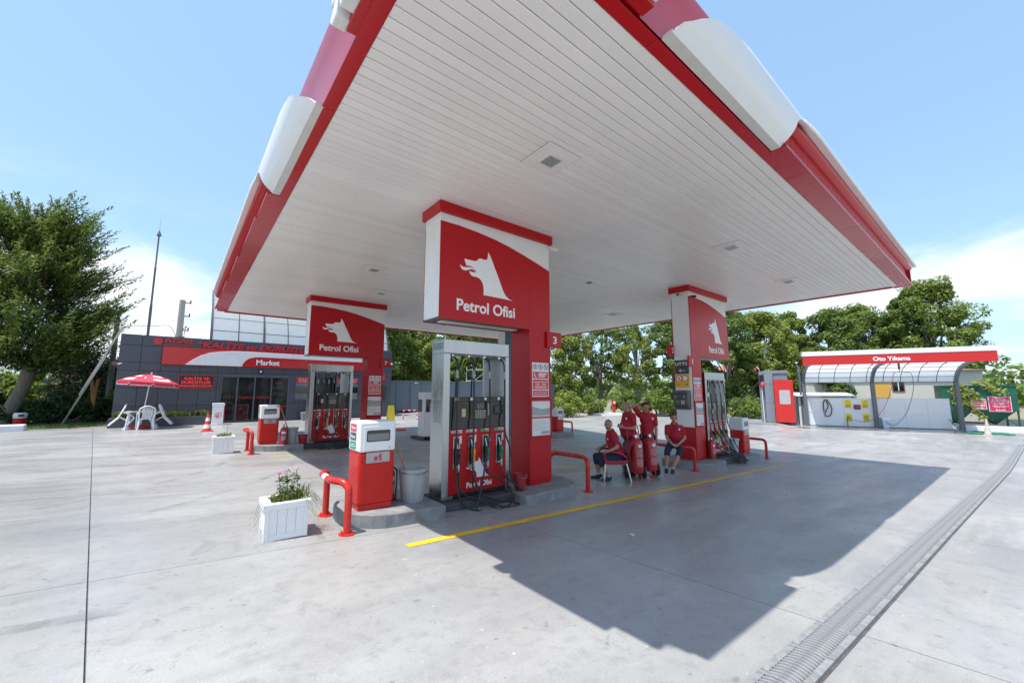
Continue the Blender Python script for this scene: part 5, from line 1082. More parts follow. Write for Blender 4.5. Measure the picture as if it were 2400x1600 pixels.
# rollover gantry with red door panel
gt = thing('wash_gantry', 'tall grey wash gantry with a red panel left of the wash bay', 'wash machine', (34.2, 12.14, -.60), R(-70)); GG = mat('gantry_grey', (.21, .245, .28), .45, var=.05)
MB().box(.12, .25, .10, .42, 1.4, 3.8).build('left_leg', GG, gt, bevel=.01); MB().box(.42, .05, 3.80, 1.95, 1.4, 4.02).build('top_beam', GG, gt, bevel=.01); MB().box(.12, .3, 3.80, .419, 1.4, 4.0).build('top_corner', GG, gt)
for z0, z1 in ((.16, 1.58), (1.60, 2.96), (2.98, 3.79)): MB().box(.44, .0, z0, 1.0, .3, z1).build('cabinet_door', GG, gt, bevel=.008)
MB().box(1.0, .12, .16, 1.93, 1.3, 3.79).build('cabinet', GG, gt, bevel=.01); MB().box(.40, .0, .02, 1.0, 1.3, .15).build('base', WSTEEL, gt); MB().box(.10, .0, .02, .39, .4, .12).build('foot', GG, gt); MB().cyl((.3, .1, .1), (.26, .1, 2.8), .03, n=8).build('guide_tube', WHITEW, gt); MB().box(.13, .02, 2.9, .43, .24, 3.7).build('dark_slot', BLACK, gt)
MB().sphere((.33, .05, 2.95), (.16, .16, .26)).build('brush', mat('brush_pink', (.55, .06, .12), .8, bump=.6), gt)
rp = MB().box(1.02, -.42, .20, 2.2, -.18, 3.28).build('red_panel', mat('gantry_red', (.60, .025, .02), .35), gt, bevel=.01); MB().prism(rrect(1.32, 1.52, 1.98, 2.55, .09), -.425, -.421, 'y').build('panel_window', mat('window_grey', (.45, .45, .46), .25), rp); MB().box(1.02, -.36, 3.281, 2.2, -.17, 3.31).build('panel_cap', RED, rp)
q = MB(); q.tube(bez([(.2, .4, 3.3), (-.6, .3, 2.4), (-1.6, .2, 1.5), (-2.6, .1, 1.1), (-3.6, 0, 1.25)], 24), .05, 6); q.build('cable_hose', RUBBER, gt)
struct(MB().hexa([(33.2, 18.5, -.7), (33.5, 9.9, -.7), (37.5, 9.9, -.7), (37, 18.5, -.7)], [(33.2, 18.5, -.48), (33.5, 10.9, -.48), (37.5, 10.9, -.48), (37, 18.5, -.48)]).build('wash_kerb', KERB))
# green hopper with red signs
HG = mat('hopper_green', (.008, .095, .06), .5, var=.15, scale=1.5)
hp = thing('green_hopper', 'dark green steel hopper with pointed bottoms and red signs', 'hopper', (43.69, 3.14, -.75), R(-75))
MB().box(.0, 0, 1.25, 3.6, 2.2, 3.0).build('body', HG, hp, bevel=.01)
for x in (1.75, 2.7): MB().box(x, -.05, 1.26, x + .06, -.001, 3.0).build('rib', HG, hp)
MB().box(-.03, -.06, 2.97, 3.63, 2.23, 3.05).build('rim', HG, hp); MB().box(-.02, -.05, 1.23, 3.62, -.001, 1.30).build('waist', HG, hp)
for x0, x1 in ((-.2, 1.45), (1.5, 3.45)): m_ = (x0 + x1) / 2 + .12; q = MB(); q.add([(x0, 0, 1.25), (x1, 0, 1.25), (x1, 2.2, 1.25), (x0, 2.2, 1.25), (m_, .6, .27), (m_, 1.2, .27)], [(0, 1, 4), (1, 2, 5, 4), (2, 3, 5), (3, 0, 4, 5), (0, 3, 2, 1)]); q.build('funnel', HG, hp)
for x in (.1, 3.5): MB().box(x, .02, 0, x + .08, .12, 1.25).build('leg', HG, hp); MB().box(x, 2.1, 0, x + .08, 2.2, 1.25).build('leg', HG, hp)
MB().hexa([(2.75, .0, .85), (3.5, 0, .2), (3.5, .05, .2), (2.75, .05, .85)], [(2.75, 0, .93), (3.5, 0, .28), (3.5, .05, .28), (2.75, .05, .93)]).build('brace', HG, hp)
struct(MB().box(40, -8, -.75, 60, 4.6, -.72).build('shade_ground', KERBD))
SR = mat('sign_crimson', (.58, .03, .10), .45, var=.06)
def redsign(label, x0, x1, z0, z1, tilt, lines):
    T = thing('red_sign', label, 'sign', (43.69, 3.14, -.75), R(-75)); MB().box(x0, -.14, z0, x1, -.11, z1).build('frame', WHITEW, T); f = MB().box(x0 + .03, -.145, z0 + .03, x1 - .03, -.141, z1 - .03).build('sheet', SR, T)
    for s, a, b in lines:
        w_ = (x1 - x0) * .42 * b[1]; cx = (x0 + x1) / 2; text('sign_text', s, LETTER, f, (cx - w_, z0 + (z1 - z0) * a, cx + w_, z0 + (z1 - z0) * (a + b[0])), -.1455, depth=.002, bold=.03)
redsign('smaller red sign reading dikkat on the green hopper', 1.36, 2.09, 1.33, 2.09, 0, (('DİKKAT !', .74, (.16, 1)), ('ISLAK VE', .53, (.15, 1)), ('KAYGAN', .31, (.15, .92)), ('ZEMİN', .08, (.16, .75))))
T = redsign('larger red sign with many lines on the green hopper', 2.18, 3.24, 1.20, 2.25, 0, (('DİKKAT', .86, (.07, .5)), ('MÜŞTERİLERİMİZ', .76, (.06, .8)), ('ARAÇLARINIZI YIKARKEN', .66, (.06, 1)), ('LÜTFEN KURALLARA UYUNUZ', .56, (.06, .95)), ('ÇEVREYİ', .47, (.05, .6)), ('TEMİZ TUTUNUZ', .37, (.06, .9)), ('TEŞEKKÜRLER', .27, (.06, .7)), ('● AYSAN', .07, (.08, .5))))
cone('faded pale traffic cone near the green hopper', (34.92, .96, -.6), .95, True)
lw = MB(); lw.hexa([(38.7, 2.35, -.7), (41.5, -6, -.7), (41.9, -6, -.7), (39.1, 2.35, -.7)], [(38.7, 2.35, -.30), (41.5, -6, -.30), (41.9, -6, -.30), (39.1, 2.35, -.30)]); tag(lw.build('low_white_wall', WK, bevel=.03), 'low white painted wall in front of the green hopper', 'wall')
q = MB(); q.tube(bez([(38.2, 2.6, .1), (38.0, 2.3, -.4), (37.2, 1.9, -.57), (36.6, 1.2, -.58), (37.3, .4, -.57), (36.2, .2, -.58), (37.8, 1.5, -.56), (36.0, 1.6, -.575), (36.9, .0, -.57)], 60), .03, 6); tag(q.build('green_hose', mat('hose_green', (.01, .25, .13), .5), smooth=True), 'green garden hose lying tangled beside the wash post', 'hose')
# red and white hoops, red cabinet, hydrant cabinet and lamp post at the far edge
hoop('left red and white hoop barrier at the far edge of the forecourt', (30.02, 28.65), (30.65, 28.2), .78); hoop('right red and white hoop barrier at the far edge of the forecourt', (31.2, 27.6), (31.8, 27.1), .78)
struct(MB().hexa([(27, 33.5, -.75), (45, 15.5, -.75), (47, 17.5, -.75), (29, 35.5, -.75)], [(27, 33.5, -.42), (45, 15.5, -.42), (47, 17.5, -.42), (29, 35.5, -.42)]).build('far_kerb', WK))
rc = thing('red_cabinet', 'squat red steel cabinet at the far kerb', 'cabinet', (34.3, 28.0, -.42), R(-40)); MB().box(0, 0, 0, .72, .5, .86).build('body', BINR, rc, bevel=.01); MB().box(-.03, -.03, .86, .75, .53, .90).build('lid', BINR, rc); MB().box(.6, -.02, .35, .66, -.001, .47).build('latch', STEEL, rc)
hy = thing('hydrant_cabinet', 'slim red fire hydrant post at the far kerb', 'hydrant', (35.75, 26.9, -.42), R(-40)); MB().box(.05, .05, 0, .33, .33, .85).build('post', BINR, hy, bevel=.01); MB().box(0, 0, .85, .38, .38, 1.32).build('head', BINR, hy, bevel=.015); MB().box(.08, -.012, 1.0, .3, -.001, 1.22).build('gauge_plate', PRINT, hy)
q = MB(); q.tube(bez([(0, .2, 1.0), (-.12, .1, .5), (-.15, .05, .05)], 10), .03, 6); q.build('hose', HB, hy)
lp_ = thing('lamp_post', 'thin white lamp post in front of the far trees', 'lamp post', (36.8, 32.4, -.5)); MB().cyl((0, 0, 0), (0, 0, 7.6), .07, .045, n=10).build('shaft', WHITEW, lp_, smooth=True); MB().sphere((0, 0, 7.75), (.28, .28, .2)).build('lamp_head', STEELD, lp_, smooth=True)
gf = thing('green_fence', 'dark green netting fence behind the far kerb', 'fence', (0, 0, 0)); GN = mat('netting_green', (.008, .06, .03), .8, var=.4, scale=2)
for k in range(6):
    a = Vector((40.0 + k * 1.2, 24.0 - k * 2.2, -.4)); b = Vector((40.0 + (k + 1) * 1.2, 24.0 - (k + 1) * 2.2, -.4)); q = MB(); q.hexa([a, b, b + Vector((.03, .02, 0)), a + Vector((.03, .02, 0))], [a + Vector((0, 0, 1.7)), b + Vector((0, 0, 1.7)), b + Vector((.03, .02, 1.7)), a + Vector((.03, .02, 1.7))]); q.build('net_panel', GN, gf); MB().cyl(a, a + Vector((0, 0, 1.8)), .03, n=6).build('post', STEELD, gf)
# houses behind
RT_ = mat('roof_tile', (.42, .17, .13), .8, var=.2, scale=6, bump=.4); WC = mat('wall_cream', (.55, .54, .47), .8, var=.06); WO = mat('wall_orange', (.62, .36, .07), .8, var=.06)
def house(label, loc, rz, w_, d, h_, wins, orange=None, rh=1.6, wm=WC, rm=RT_):
    T = thing('house', label, 'house', loc, rz); MB().box(0, 0, 0, w_, d, h_).build('wall', wm, T); q = MB(); q.add([(-.4, -.4, h_), (w_ + .4, -.4, h_), (w_ + .4, d + .4, h_), (-.4, d + .4, h_), (d * .4, d / 2, h_ + rh), (w_ - d * .4, d / 2, h_ + rh)], [(0, 1, 5, 4), (1, 2, 5), (2, 3, 4, 5), (3, 0, 4), (3, 2, 1, 0)]); q.build('roof', rm, T)
    for (x0, x1, z0, z1) in wins:
        f = MB().box(x0 - .07, -.05, z0 - .07, x1 + .07, -.001, z1 + .07).build('window', mat('frame_brown', (.30, .10, .05), .6), T); MB().box(x0, -.07, z0, x1, -.051, z1).build('pane', GLASSD, f); MB().box((x0 + x1) / 2 - .03, -.08, z0, (x0 + x1) / 2 + .03, -.0705, z1).build('mullion', WHITEW, f)
    if orange: MB().box(*orange[:1], -.03, orange[1], orange[2], -.001, orange[3]).build('orange_panel', WO, T)
house('cream house with an orange panel behind the wash bay', (45.6, 12.1, -.6), R(-65), 12, 7, 4.2, [(1.7, 2.3, 1.9, 3.4), (6.3, 7.0, 2.5, 3.4)], (5.1, 1.9, 6.1, 3.6), .5, WC, mat('roof_brown', (.2, .15, .12), .8))
house('house with a pink tiled roof half hidden by trees left of the gantry', (50, 24, -.6), R(-55), 10, 7, 3.6, [(2, 3, 1.2, 2.4), (6, 7, 1.2, 2.4)], None, 2.2)
house('pale low building at the far right edge behind the hopper', (52, -3.4, -.6), R(-80), 12, 8, 4.0, [(2, 3, 1.5, 2.8)], None, .9, WHITEW, mat('sheet_roof', (.5, .5, .5), .6))
# ================================================================= SMALL THINGS BY THE PUMPS
EXR = mat('extinguisher_red', (.42, .012, .022), .32, var=.06, coat=.2)
def bucket(label, loc, r0, r1, h_, m, name='bucket', handle=True):
    T = thing(name, label, 'bucket', loc); MB().lathe([(r0, 0), (r0 + .004, .01), (r1 - .006, h_ - .05), (r1 + .004, h_ - .045), (r1 + .012, h_), (r1 - .004, h_), (r1 - .012, h_ - .04), (r0 - .01, .02), (.0, .02)], 32, cap=False).build('shell', m, T, smooth=True)
    MB().tube([((r1 + .008) * math.cos(a), (r1 + .008) * math.sin(a), h_ - .002) for a in np.linspace(0, 6.283, 33)[:-1]], .008, 6, closed=True).build('rim', m, T, smooth=True)
    if handle: q = MB(); q.tube(bez([(r1 + .01, 0, h_ - .03), (r1 * .8, -r1 * .75, h_ - .045), (0, -r1 - .025, h_ - .06), (-r1 * .8, -r1 * .75, h_ - .045), (-r1 - .01, 0, h_ - .03)], 16), .005, 5); q.build('handle', STEEL, T)
    return T
BK = mat('bucket_grey', (.36, .38, .39), .45, var=.12, scale=10, stretch=(1, 1, .2)); BKR = mat('bucket_red', (.36, .02, .03), .5, var=.15)
bucket('grey plastic bucket holding a squeegee beside the nearest bin', (2.70, 5.62, .27), .15, .205, .47, BK); bucket('grey plastic bucket beside the bin in front of the shop', (2.66, 13.95, .27), .13, .18, .48, BK)
bucket('small red sand bucket between pump and pillar 3', (4.60, 5.44, .185), .085, .115, .27, BKR); bucket('small red sand bucket left of pump 7', (2.98, 13.95, .25), .10, .13, .27, BKR); bucket('pale bucket between pump 1 and its bin', (13.85, 5.75, -.10), .12, .16, .45, mat('bucket_pale', (.55, .58, .6), .5))
WD = mat('wood_handle', (.40, .20, .085), .6, var=.15, scale=8)
def squeegee(label, a, b):
    T = thing('squeegee', label, 'squeegee', (0, 0, 0)); MB().cyl(a, b, .014, n=8).build('handle', WD, T, smooth=True); b = Vector(b); d = Vector((1, -.2, 0)).normalized(); MB().tube([b - d * .2 + Vector((0, 0, .01)), b + d * .2 + Vector((0, 0, .01))], .013, 6).build('blade', RED, T); MB().tube([b + Vector((0, 0, -.14)), b - d * .0 + Vector((0, 0, .01))], .018, 6).build('socket', RED, T)
squeegee('wooden handled squeegee leaning out of the nearest grey bucket', (2.72, 5.62, .32), (2.43, 5.78, 1.27)); squeegee('red squeegee leaning out of the bucket in front of the shop', (2.70, 13.95, .30), (2.30, 13.80, 1.40))
def extinguisher(label, loc, r=.085, h_=.50, rz=0):
    T = thing('fire_extinguisher', label, 'fire extinguisher', loc, rz); MB().lathe([(r, 0), (r, h_ - .06), (r * .86, h_ - .02), (r * .5, h_ + .01), (.025, h_ + .02)], 24).build('cylinder', EXR, T, smooth=True)
    MB().cyl((0, 0, h_ + .015), (0, 0, h_ + .07), .022, n=10).build('valve', CHROME, T); q = MB(); q.hexa([(-.015, .02, h_ + .06), (.015, .02, h_ + .06), (.015, -.10, h_ + .10), (-.015, -.10, h_ + .10)], [(-.015, .02, h_ + .075), (.015, .02, h_ + .075), (.015, -.10, h_ + .115), (-.015, -.10, h_ + .115)]); q.build('lever', EXR, T)
    q = MB(); q.tube(bez([(.02, 0, h_ + .05), (r + .02, -.02, h_ - .02), (r + .025, -.03, h_ * .6), (r + .015, -.03, .12)], 16), .011, 6); q.tube([(r + .015, -.03, .14), (r + .012, -.03, .02)], [.013, .018], 8); q.build('hose', RUBBER, T, smooth=True)
    def lab(z0, z1, m):
        q = MB(); n = 8; vs = []
        for i in range(n + 1):
            a = -math.pi / 2 + (-.75 + 1.5 * i / n)
            for z in (z0, z1): vs.append(((r + .0015) * math.cos(a), (r + .0015) * math.sin(a), z))
        q.add(vs, [(2 * i, 2 * i + 2, 2 * i + 3, 2 * i + 1) for i in range(n)]); return q.build('label', m, T)
    lab(h_ * .28, h_ * .55, mat('label_ext', (.5, .25, .25), .5, var=.5, scale=40)); lab(h_ * .66, h_ * .78, PRINT)
    return T
extinguisher('fire extinguisher tucked behind the nearest red bin', (2.41, 5.80, .27), .085, .46); extinguisher('fire extinguisher standing right of the bin by the shop', (2.40, 13.72, .28)); extinguisher('fire extinguisher between pillar 1 and pump 1', (11.86, 5.52, -.052), .09, .52)
def trolley_ext(label, loc, rz):
    T = thing('wheeled_extinguisher', label, 'fire extinguisher', loc, rz, 'large wheeled fire extinguishers'); r, h_, b = .150, .74, .14
    MB().lathe([(r * .6, b), (r * .95, b + .03), (r, b + .08), (r, b + h_ - .12), (r * .92, b + h_ - .05), (r * .6, b + h_), (.04, b + h_ + .02)], 28).build('cylinder', EXR, T, smooth=True); MB().lathe([(.04, b + h_ + .015), (.05, b + h_ + .05), (.03, b + h_ + .10)], 14).build('valve', CHROME, T, smooth=True)
    MB().tube([(-.07, 0, b + h_ + .09), (0, 0, b + h_ + .11), (.08, .0, b + h_ + .13)], .012, 6).build('lever', EXR, T)
    q = MB(); q.tube(bez([(-.13, .16, b + .25), (-.135, .17, b + h_ - .05), (-.13, .24, b + h_ + .22), (-.11, .30, b + h_ + .28), (.11, .30, b + h_ + .28), (.13, .24, b + h_ + .22), (.135, .17, b + h_ - .05), (.13, .16, b + .25)], 40), .013, 8); q.build('push_handle', EXR, T, smooth=True)
    q = MB(); q.tube(bez([(-.06, -.12, b + .06), (-.06, -.13, .06), (-.03, -.13, .016), (.03, -.13, .016), (.06, -.13, .06), (.06, -.12, b + .06)], 24), .013, 8); q.build('foot_loop', EXR, T, smooth=True)
    for s in (-1, 1):
        w_ = MB().lathe([(.04, -.03), (.125, -.035), (.145, -.015), (.145, .015), (.125, .035), (.04, .03)], 24).build('wheel', RUBBER, T, (s * .21, .17, .147), (0, R(90), 0), smooth=True); MB().lathe([(.05, -.037), (.05, .037)], 14).build('hub', STEELD, w_)
    MB().cyl((-.2, .17, .147), (.2, .17, .147), .012, n=8).build('axle', STEELD, T)
    q = MB()
    for k in range(4): q.tube([(-.12 + .0 * k + .09 * math.cos(a), .2 + .03 * k, b + h_ - .18 + .12 * math.sin(a)) for a in np.linspace(0, 6.283, 21)[:-1]], .013, 6, closed=True)
    q.build('coiled_hose', RUBBER, T, smooth=True)
    for z0, z1, m in ((.36, .53, mat('label_ext_big', (.45, .16, .17), .5, var=.5, scale=30)), (.16, .33, mat('label_ext_big', (.45, .16, .17), .5, var=.5, scale=30)), (.57, .64, PRINT)):
        q = MB(); n = 8; vs = []
        for i in range(n + 1):
            a = -math.pi / 2 + .35 + (-.55 + 1.1 * i / n) * (1 if z0 < .55 else .5)
            for z in (z0, z1): vs.append(((r + .0015) * math.cos(a), (r + .0015) * math.sin(a), b + z))
        q.add(vs, [(2 * i, 2 * i + 2, 2 * i + 3, 2 * i + 1) for i in range(n)]); q.build('label', m, T)
trolley_ext('wheeled fire extinguisher just behind the red chair', (8.0, 5.42, g(8, 5.4)), R(-40)); trolley_ext('wheeled fire extinguisher nearer to the man on the rail', (8.56, 5.42, g(8.56, 5.4)), R(-40))
# --- white wooden planters
PWH = mat('planter_white', (.80, .80, .80), .5, var=.03, scale=12, bump=.06)
def planter(label, loc, rz, w_, d, h_, n):
    T = thing('wooden_planter', label, 'planter', loc, rz, 'white wooden flower boxes'); MB().box(.03, .03, 0, w_ - .03, d - .03, h_ - .08).build('core', PWH, T)
    for i in range(n):
        x0 = .035 + (w_ - .07) * i / n; x1 = .035 + (w_ - .07) * (i + 1) / n; MB().box(x0 + .0015, .012, .06, x1 - .0015, .03, h_ - .07).build('board', PWH, T); MB().box(x0 + .003, d - .03, .06, x1 - .003, d - .012, h_ - .07).build('board', PWH, T)
    for i in range(3):
        y0 = .035 + (d - .07) * i / 3; y1 = .035 + (d - .07) * (i + 1) / 3; MB().box(.012, y0 + .003, .06, .03, y1 - .003, h_ - .07).build('board', PWH, T); MB().box(w_ - .03, y0 + .003, .06, w_ - .012, y1 - .003, h_ - .07).build('board', PWH, T)
    for x in (0, w_ - .045):
        for y in (0, d - .045): MB().box(x, y, 0, x + .045, y + .045, h_ - .07).build('corner_post', PWH, T, bevel=.003)
    for (x0, y0, x1, y1) in ((.046, .003, w_ - .046, .02), (.046, d - .02, w_ - .046, d - .003)): MB().box(x0, y0, .004, x1, y1, .06).build('bottom_rail', PWH, T)
    e = .02
    for (x0, y0, x1, y1) in ((-e, -e, w_ + e, .06), (-e, d - .06, w_ + e, d + e), (-e, .0602, .07, d - .0602), (w_ - .07, .0602, w_ + e, d - .0602)): MB().box(x0, y0, h_ - .07, x1, y1, h_).build('top_board', PWH, T, bevel=.006)
    MB().box(.07, .06, h_ - .12, w_ - .07, d - .06, h_ - .03).build('soil', mat('soil', (.05, .04, .03), .95, bump=.4), T); return T
p1 = planter('white wooden planter with pink flowers nearest the camera', (.815, 5.385, g(1, 5.5)), R(-2), .445, .44, .41, 4)
planter_leaf = leafmat('flower_leaf', (.055, .11, .02), (.22, .24, .07), .3, 9); rr = random.Random(5); q = MB()
def leafq(q, c, a, e, l, w_):
    """one pointed leaf with a fold"""
    d = Vector((math.cos(a) * math.cos(e), math.sin(a) * math.cos(e), math.sin(e))); s = Vector((-math.sin(a), math.cos(a), 0)) * w_; up = Vector((0, 0, w_ * .4)); c = Vector(c)
    q.add([c, c + d * l * .45 + s + up, c + d * l, c + d * l * .45 - s + up], [(0, 1, 2), (0, 2, 3)])
for k in range(430):
    x, y = rr.uniform(.06, .42), rr.uniform(.07, .36); hh = .41 + rr.random() ** 1.6 * .28 * math.exp(-((x - .26) / .14) ** 2 - ((y - .22) / .16) ** 2) * 1.2; leafq(q, (x, y, hh - .04), rr.uniform(0, 6.28), rr.uniform(-.4, 1.1), rr.uniform(.03, .085), rr.uniform(.006, .018))
for k in range(26): grass_tuft(q, (rr.uniform(.22, .44), rr.uniform(.06, .35), .39), 7, rr.uniform(.1, .2), rr.uniform(.12, .24), rr, .004)
for (x, y, a) in ((.42, .15, .2), (.36, .03, -1.3), (.05, .05, 3.5), (.44, .2, .5), (.43, .1, -.2)):
    for t in range(4):
        b = [(x, y, .40), (x + .1 * math.cos(a + t * .2), y + .1 * math.sin(a + t * .2), .45 - .02 * t), (x + (.15 + .03 * t) * math.cos(a + t * .15), y + (.15 + .03 * t) * math.sin(a + t * .15), .37 - .05 * t)]; q.tube(bez(b, 6), .002, 3)
        leafq(q, b[-1], a + rr.uniform(-.6, .6), -.5, .07, .005)
struct(q.build('leaves', planter_leaf, p1), 'stuff')
for i, (x, y, z, c) in enumerate(((.15, .26, .69, (.62, .06, .42)), (.235, .30, .71, (.6, .2, .42)), (.33, .24, .73, (.55, .34, .34)))):
    q = MB(); q.tube([(x + .03, y - .02, .4), (x + .01, y, z - .1), (x, y, z)], .0035, 5); st = q.build('stem', leafmat('stem_green', (.06, .12, .03), (.1, .16, .05)), p1); q = MB()
    for k in range(40): a = rr.uniform(0, 6.28); e = rr.uniform(0, 1.2); q.sphere((x + .024 * math.cos(a) * math.cos(e), y + .024 * math.sin(a) * math.cos(e), z + .016 * math.sin(e)), .007, 5, 3)
    q.build('blossom', mat('blossom_%d' % i, c, .6, var=.2, scale=60), st)
    q = MB()
    for k in range(14): leafq(q, (x + .01, y, z - rr.uniform(.05, .16)), rr.uniform(0, 6.28), rr.uniform(-.5, .4), rr.uniform(.05, .08), .018)
    q.build('leaf_whorl', leafmat('dark_leaf', (.03, .075, .02), (.06, .12, .03), .3, 9), st)
p2_ = planter('white wooden planter standing farther off toward the shop', (.72, 13.62, g(.9, 13.9)), R(-2), .47, .46, .45, 4); q = MB()
for k in range(200): leafq(q, (rr.uniform(.07, .4), rr.uniform(.07, .38), rr.uniform(.40, .48)), rr.uniform(0, 6.28), rr.uniform(.1, 1.2), rr.uniform(.05, .1), rr.uniform(.006, .014))
struct(q.build('leaves', planter_leaf, p2_), 'stuff'); MB().cyl((.3, .25, .45), (.31, .25, .75), .006, n=5).build('stake', WD, p2_)
# litter on the concrete
q = MB(); q.add([(0, 0, .004), (.07, .01, .012), (.08, .06, .004), (.02, .07, .014)], [(0, 1, 2, 3)]); o = q.build('paper_scrap', PRINT, None, (4.55, 3.15, g(4.55, 3.15)), (0, 0, .5)); tag(o, 'small crumpled paper scrap on the shaded concrete', 'litter')
# ================================================================= TREES AND PLANTS
BARK = mat('bark', (.17, .14, .115), .9, var=.35, scale=4, bump=.9, stretch=(3, 3, .6), bscale=9)
BARKP = mat('bark_pale', (.30, .28, .25), .9, var=.3, scale=4, bump=.6)
def np_mesh(name, V, F, m):
    """V (n,3), F (k,c) arrays -> mesh quickly"""
    me = bpy.data.meshes.new(name); me.vertices.add(len(V)); me.vertices.foreach_set('co', np.ascontiguousarray(V, dtype=np.float32).ravel())
    k, c = F.shape; me.loops.add(k * c); me.loops.foreach_set('vertex_index', np.ascontiguousarray(F, dtype=np.int32).ravel())
    me.polygons.add(k); me.polygons.foreach_set('loop_start', np.arange(0, k * c, c, dtype=np.int32)); me.polygons.foreach_set('loop_total', np.full(k, c, dtype=np.int32))
    me.materials.append(m); me.update(calc_edges=True); return me
def leaves(C, Nrm, size, rng, aspect=.62, droop=None):
    """leaf quads (diamond, folded) at centres C facing about Nrm"""
    n = len(C); s = size * rng.uniform(.6, 1.35, n)[:, None]
    Nn = Nrm + rng.normal(0, .55, (n, 3)); Nn /= np.linalg.norm(Nn, axis=1)[:, None]
    t = rng.normal(0, 1, (n, 3)) if droop is None else droop + rng.normal(0, .45, (n, 3))
    t -= (t * Nn).sum(1)[:, None] * Nn; t /= np.linalg.norm(t, axis=1)[:, None]; b = np.cross(Nn, t)
    V = np.stack([C - t * s, C + b * s * aspect + Nn * s * .18, C + t * s, C - b * s * aspect + Nn * s * .18], 1).reshape(-1, 3)
    F = np.arange(4 * n).reshape(n, 4); return V, F
def crown_points(blobs, per, rng):
    Cs, Ns = [], []
    for (c, r) in blobs:
        d = rng.normal(0, 1, (per, 3)); d /= np.linalg.norm(d, axis=1)[:, None]; rad = rng.uniform(.55, 1.05, per) ** .6
        P = np.array(c) + d * np.array(r) * rad[:, None]; Cs.append(P); Ns.append(d + np.array([-.1, 0, .55]))
    return np.concatenate(Cs), np.concatenate(Ns)
def broadleaf(label, x, y, z0, H, w_, seed, m, bole=.22, dens=190, nb=60, leaf=.15, lean=(0, 0), name='broadleaf_tree', group='trees behind the station'):
    rng = np.random.default_rng(seed); T = thing(name, label, 'tree', (x, y, z0), group=group); rnd = random.Random(seed)
    q = MB(); top = Vector((lean[0], lean[1], H * .86)); P = [Vector((0, 0, -.2)), Vector((rnd.uniform(-.1, .1), rnd.uniform(-.1, .1), H * .2)), top * .5 + Vector((rnd.uniform(-.3, .3), rnd.uniform(-.3, .3), 0)), top]
    r0 = H * .021; C = bez(P, 14); q.tube(C, [r0 * (1.25 - 1.1 * i / len(C)) for i in range(len(C))], 8); blobs = []
    for i in range(nb):
        f = rng.uniform(bole, 1.0); env = math.sin(math.pi * min(1, (f - bole * .7) / (1.04 - bole * .7)) ** .75) ** .7; a = rng.uniform(0, 6.283); rr_ = w_ * env * rng.uniform(.25, 1.0) ** .7
        c = np.array([rr_ * math.cos(a) + lean[0] * f, rr_ * math.sin(a) + lean[1] * f, H * f * .97]); r = w_ * rng.uniform(.13, .29); blobs.append((c, (r, r, r * rng.uniform(.65, .95))))
        if i % 4 == 0:
            s = C[min(len(C) - 1, int(len(C) * max(.12, f - .22)))]; e = Vector(c); mid = s.lerp(e, .5) + Vector((0, 0, -.15)); q.tube([s, mid, e], [r0 * .38, r0 * .25, r0 * .08], 5)
    q.build('trunk', BARKP if seed % 2 else BARK, T, smooth=True)
    Cc, Nn = crown_points(blobs, dens, rng); V, F = leaves(Cc, Nn, leaf, rng); put('crown', np_mesh('crown', V, F, m), T); return T
LG = leafmat('leaf_light', (.19, .265, .045), (.33, .385, .085), .48, .5); LM = leafmat('leaf_mid', (.14, .215, .04), (.25, .32, .068), .48, .5); LD = leafmat('leaf_dark', (.11, .185, .04), (.205, .275, .064), .48, .5)
FWv = Vector((math.cos(R(50.883)), math.sin(R(50.883)), 0)); RTv = Vector((FWv.y, -FWv.x, 0))
def spot(px, F): p = FWv * F + RTv * ((px - 1200) / 940 * F); return p.x, p.y
TR = [  # px, depth, top z, half width, leaf, label
    (905, 37, 10.2, 3.1, LD, 'dark leafy tree rising right behind the end of the shop'), (975, 42, 11.0, 3.6, LG, 'light green tree above the grey container'), (1050, 44, 11.5, 3.3, LM, 'leafy tree seen above the steel frame of the nearest pump'),
    (1120, 39, 10.5, 3.1, LM, 'tree seen through the opening of the nearest pump'), (1185, 43, 9.6, 2.9, LD, 'dark tree hidden behind pillar 3'),
    (1312, 45, 10.2, 3.2, LG, 'bushy tree directly right of the plate numbered 3'), (1405, 47, 10.6, 2.8, LD, 'slender dark tree behind the red cabinet'), (1490, 46, 10.9, 2.9, LG, 'tall light green tree behind the standing men'),
    (1578, 43, 10.2, 2.6, LD, 'dark tree just left of pillar 1'), (1700, 42, 10.8, 3.0, LD, 'dark tree behind the pump of pillar 1'),
    (1788, 43, 10.3, 3.5, LG, 'broad light green tree behind the grey gantry'), (1868, 46, 11.0, 2.9, LM, 'tree behind the left end of the Oto Yıkama sign'), (1950, 44, 10.9, 3.3, LD, 'dark round tree above the lettering of the wash sign'), (2045, 45, 11.8, 3.5, LM, 'tree above the right half of the wash sign'),
    (2120, 42, 11.9, 3.0, LD, 'dark tree at the shoulder of the big rightmost tree'), (2195, 40, 13.3, 4.0, LM, 'big spreading tree at the right end of the wash bay')]
for i, (px, F, zt, w_, m, lb) in enumerate(TR):
    x, y = spot(px, F); sparse = 1395 < px < 1500
    broadleaf(lb, x, y, -.5, zt + .5, w_, 20 + i, m, bole=.26 if sparse else .16, nb=66 if sparse else (140 if w_ > 3.3 else 115), dens=180 if sparse else 215, leaf=.118 if px < 1700 else .13, lean=(random.uniform(-.6, .6), random.uniform(-.6, .6)))
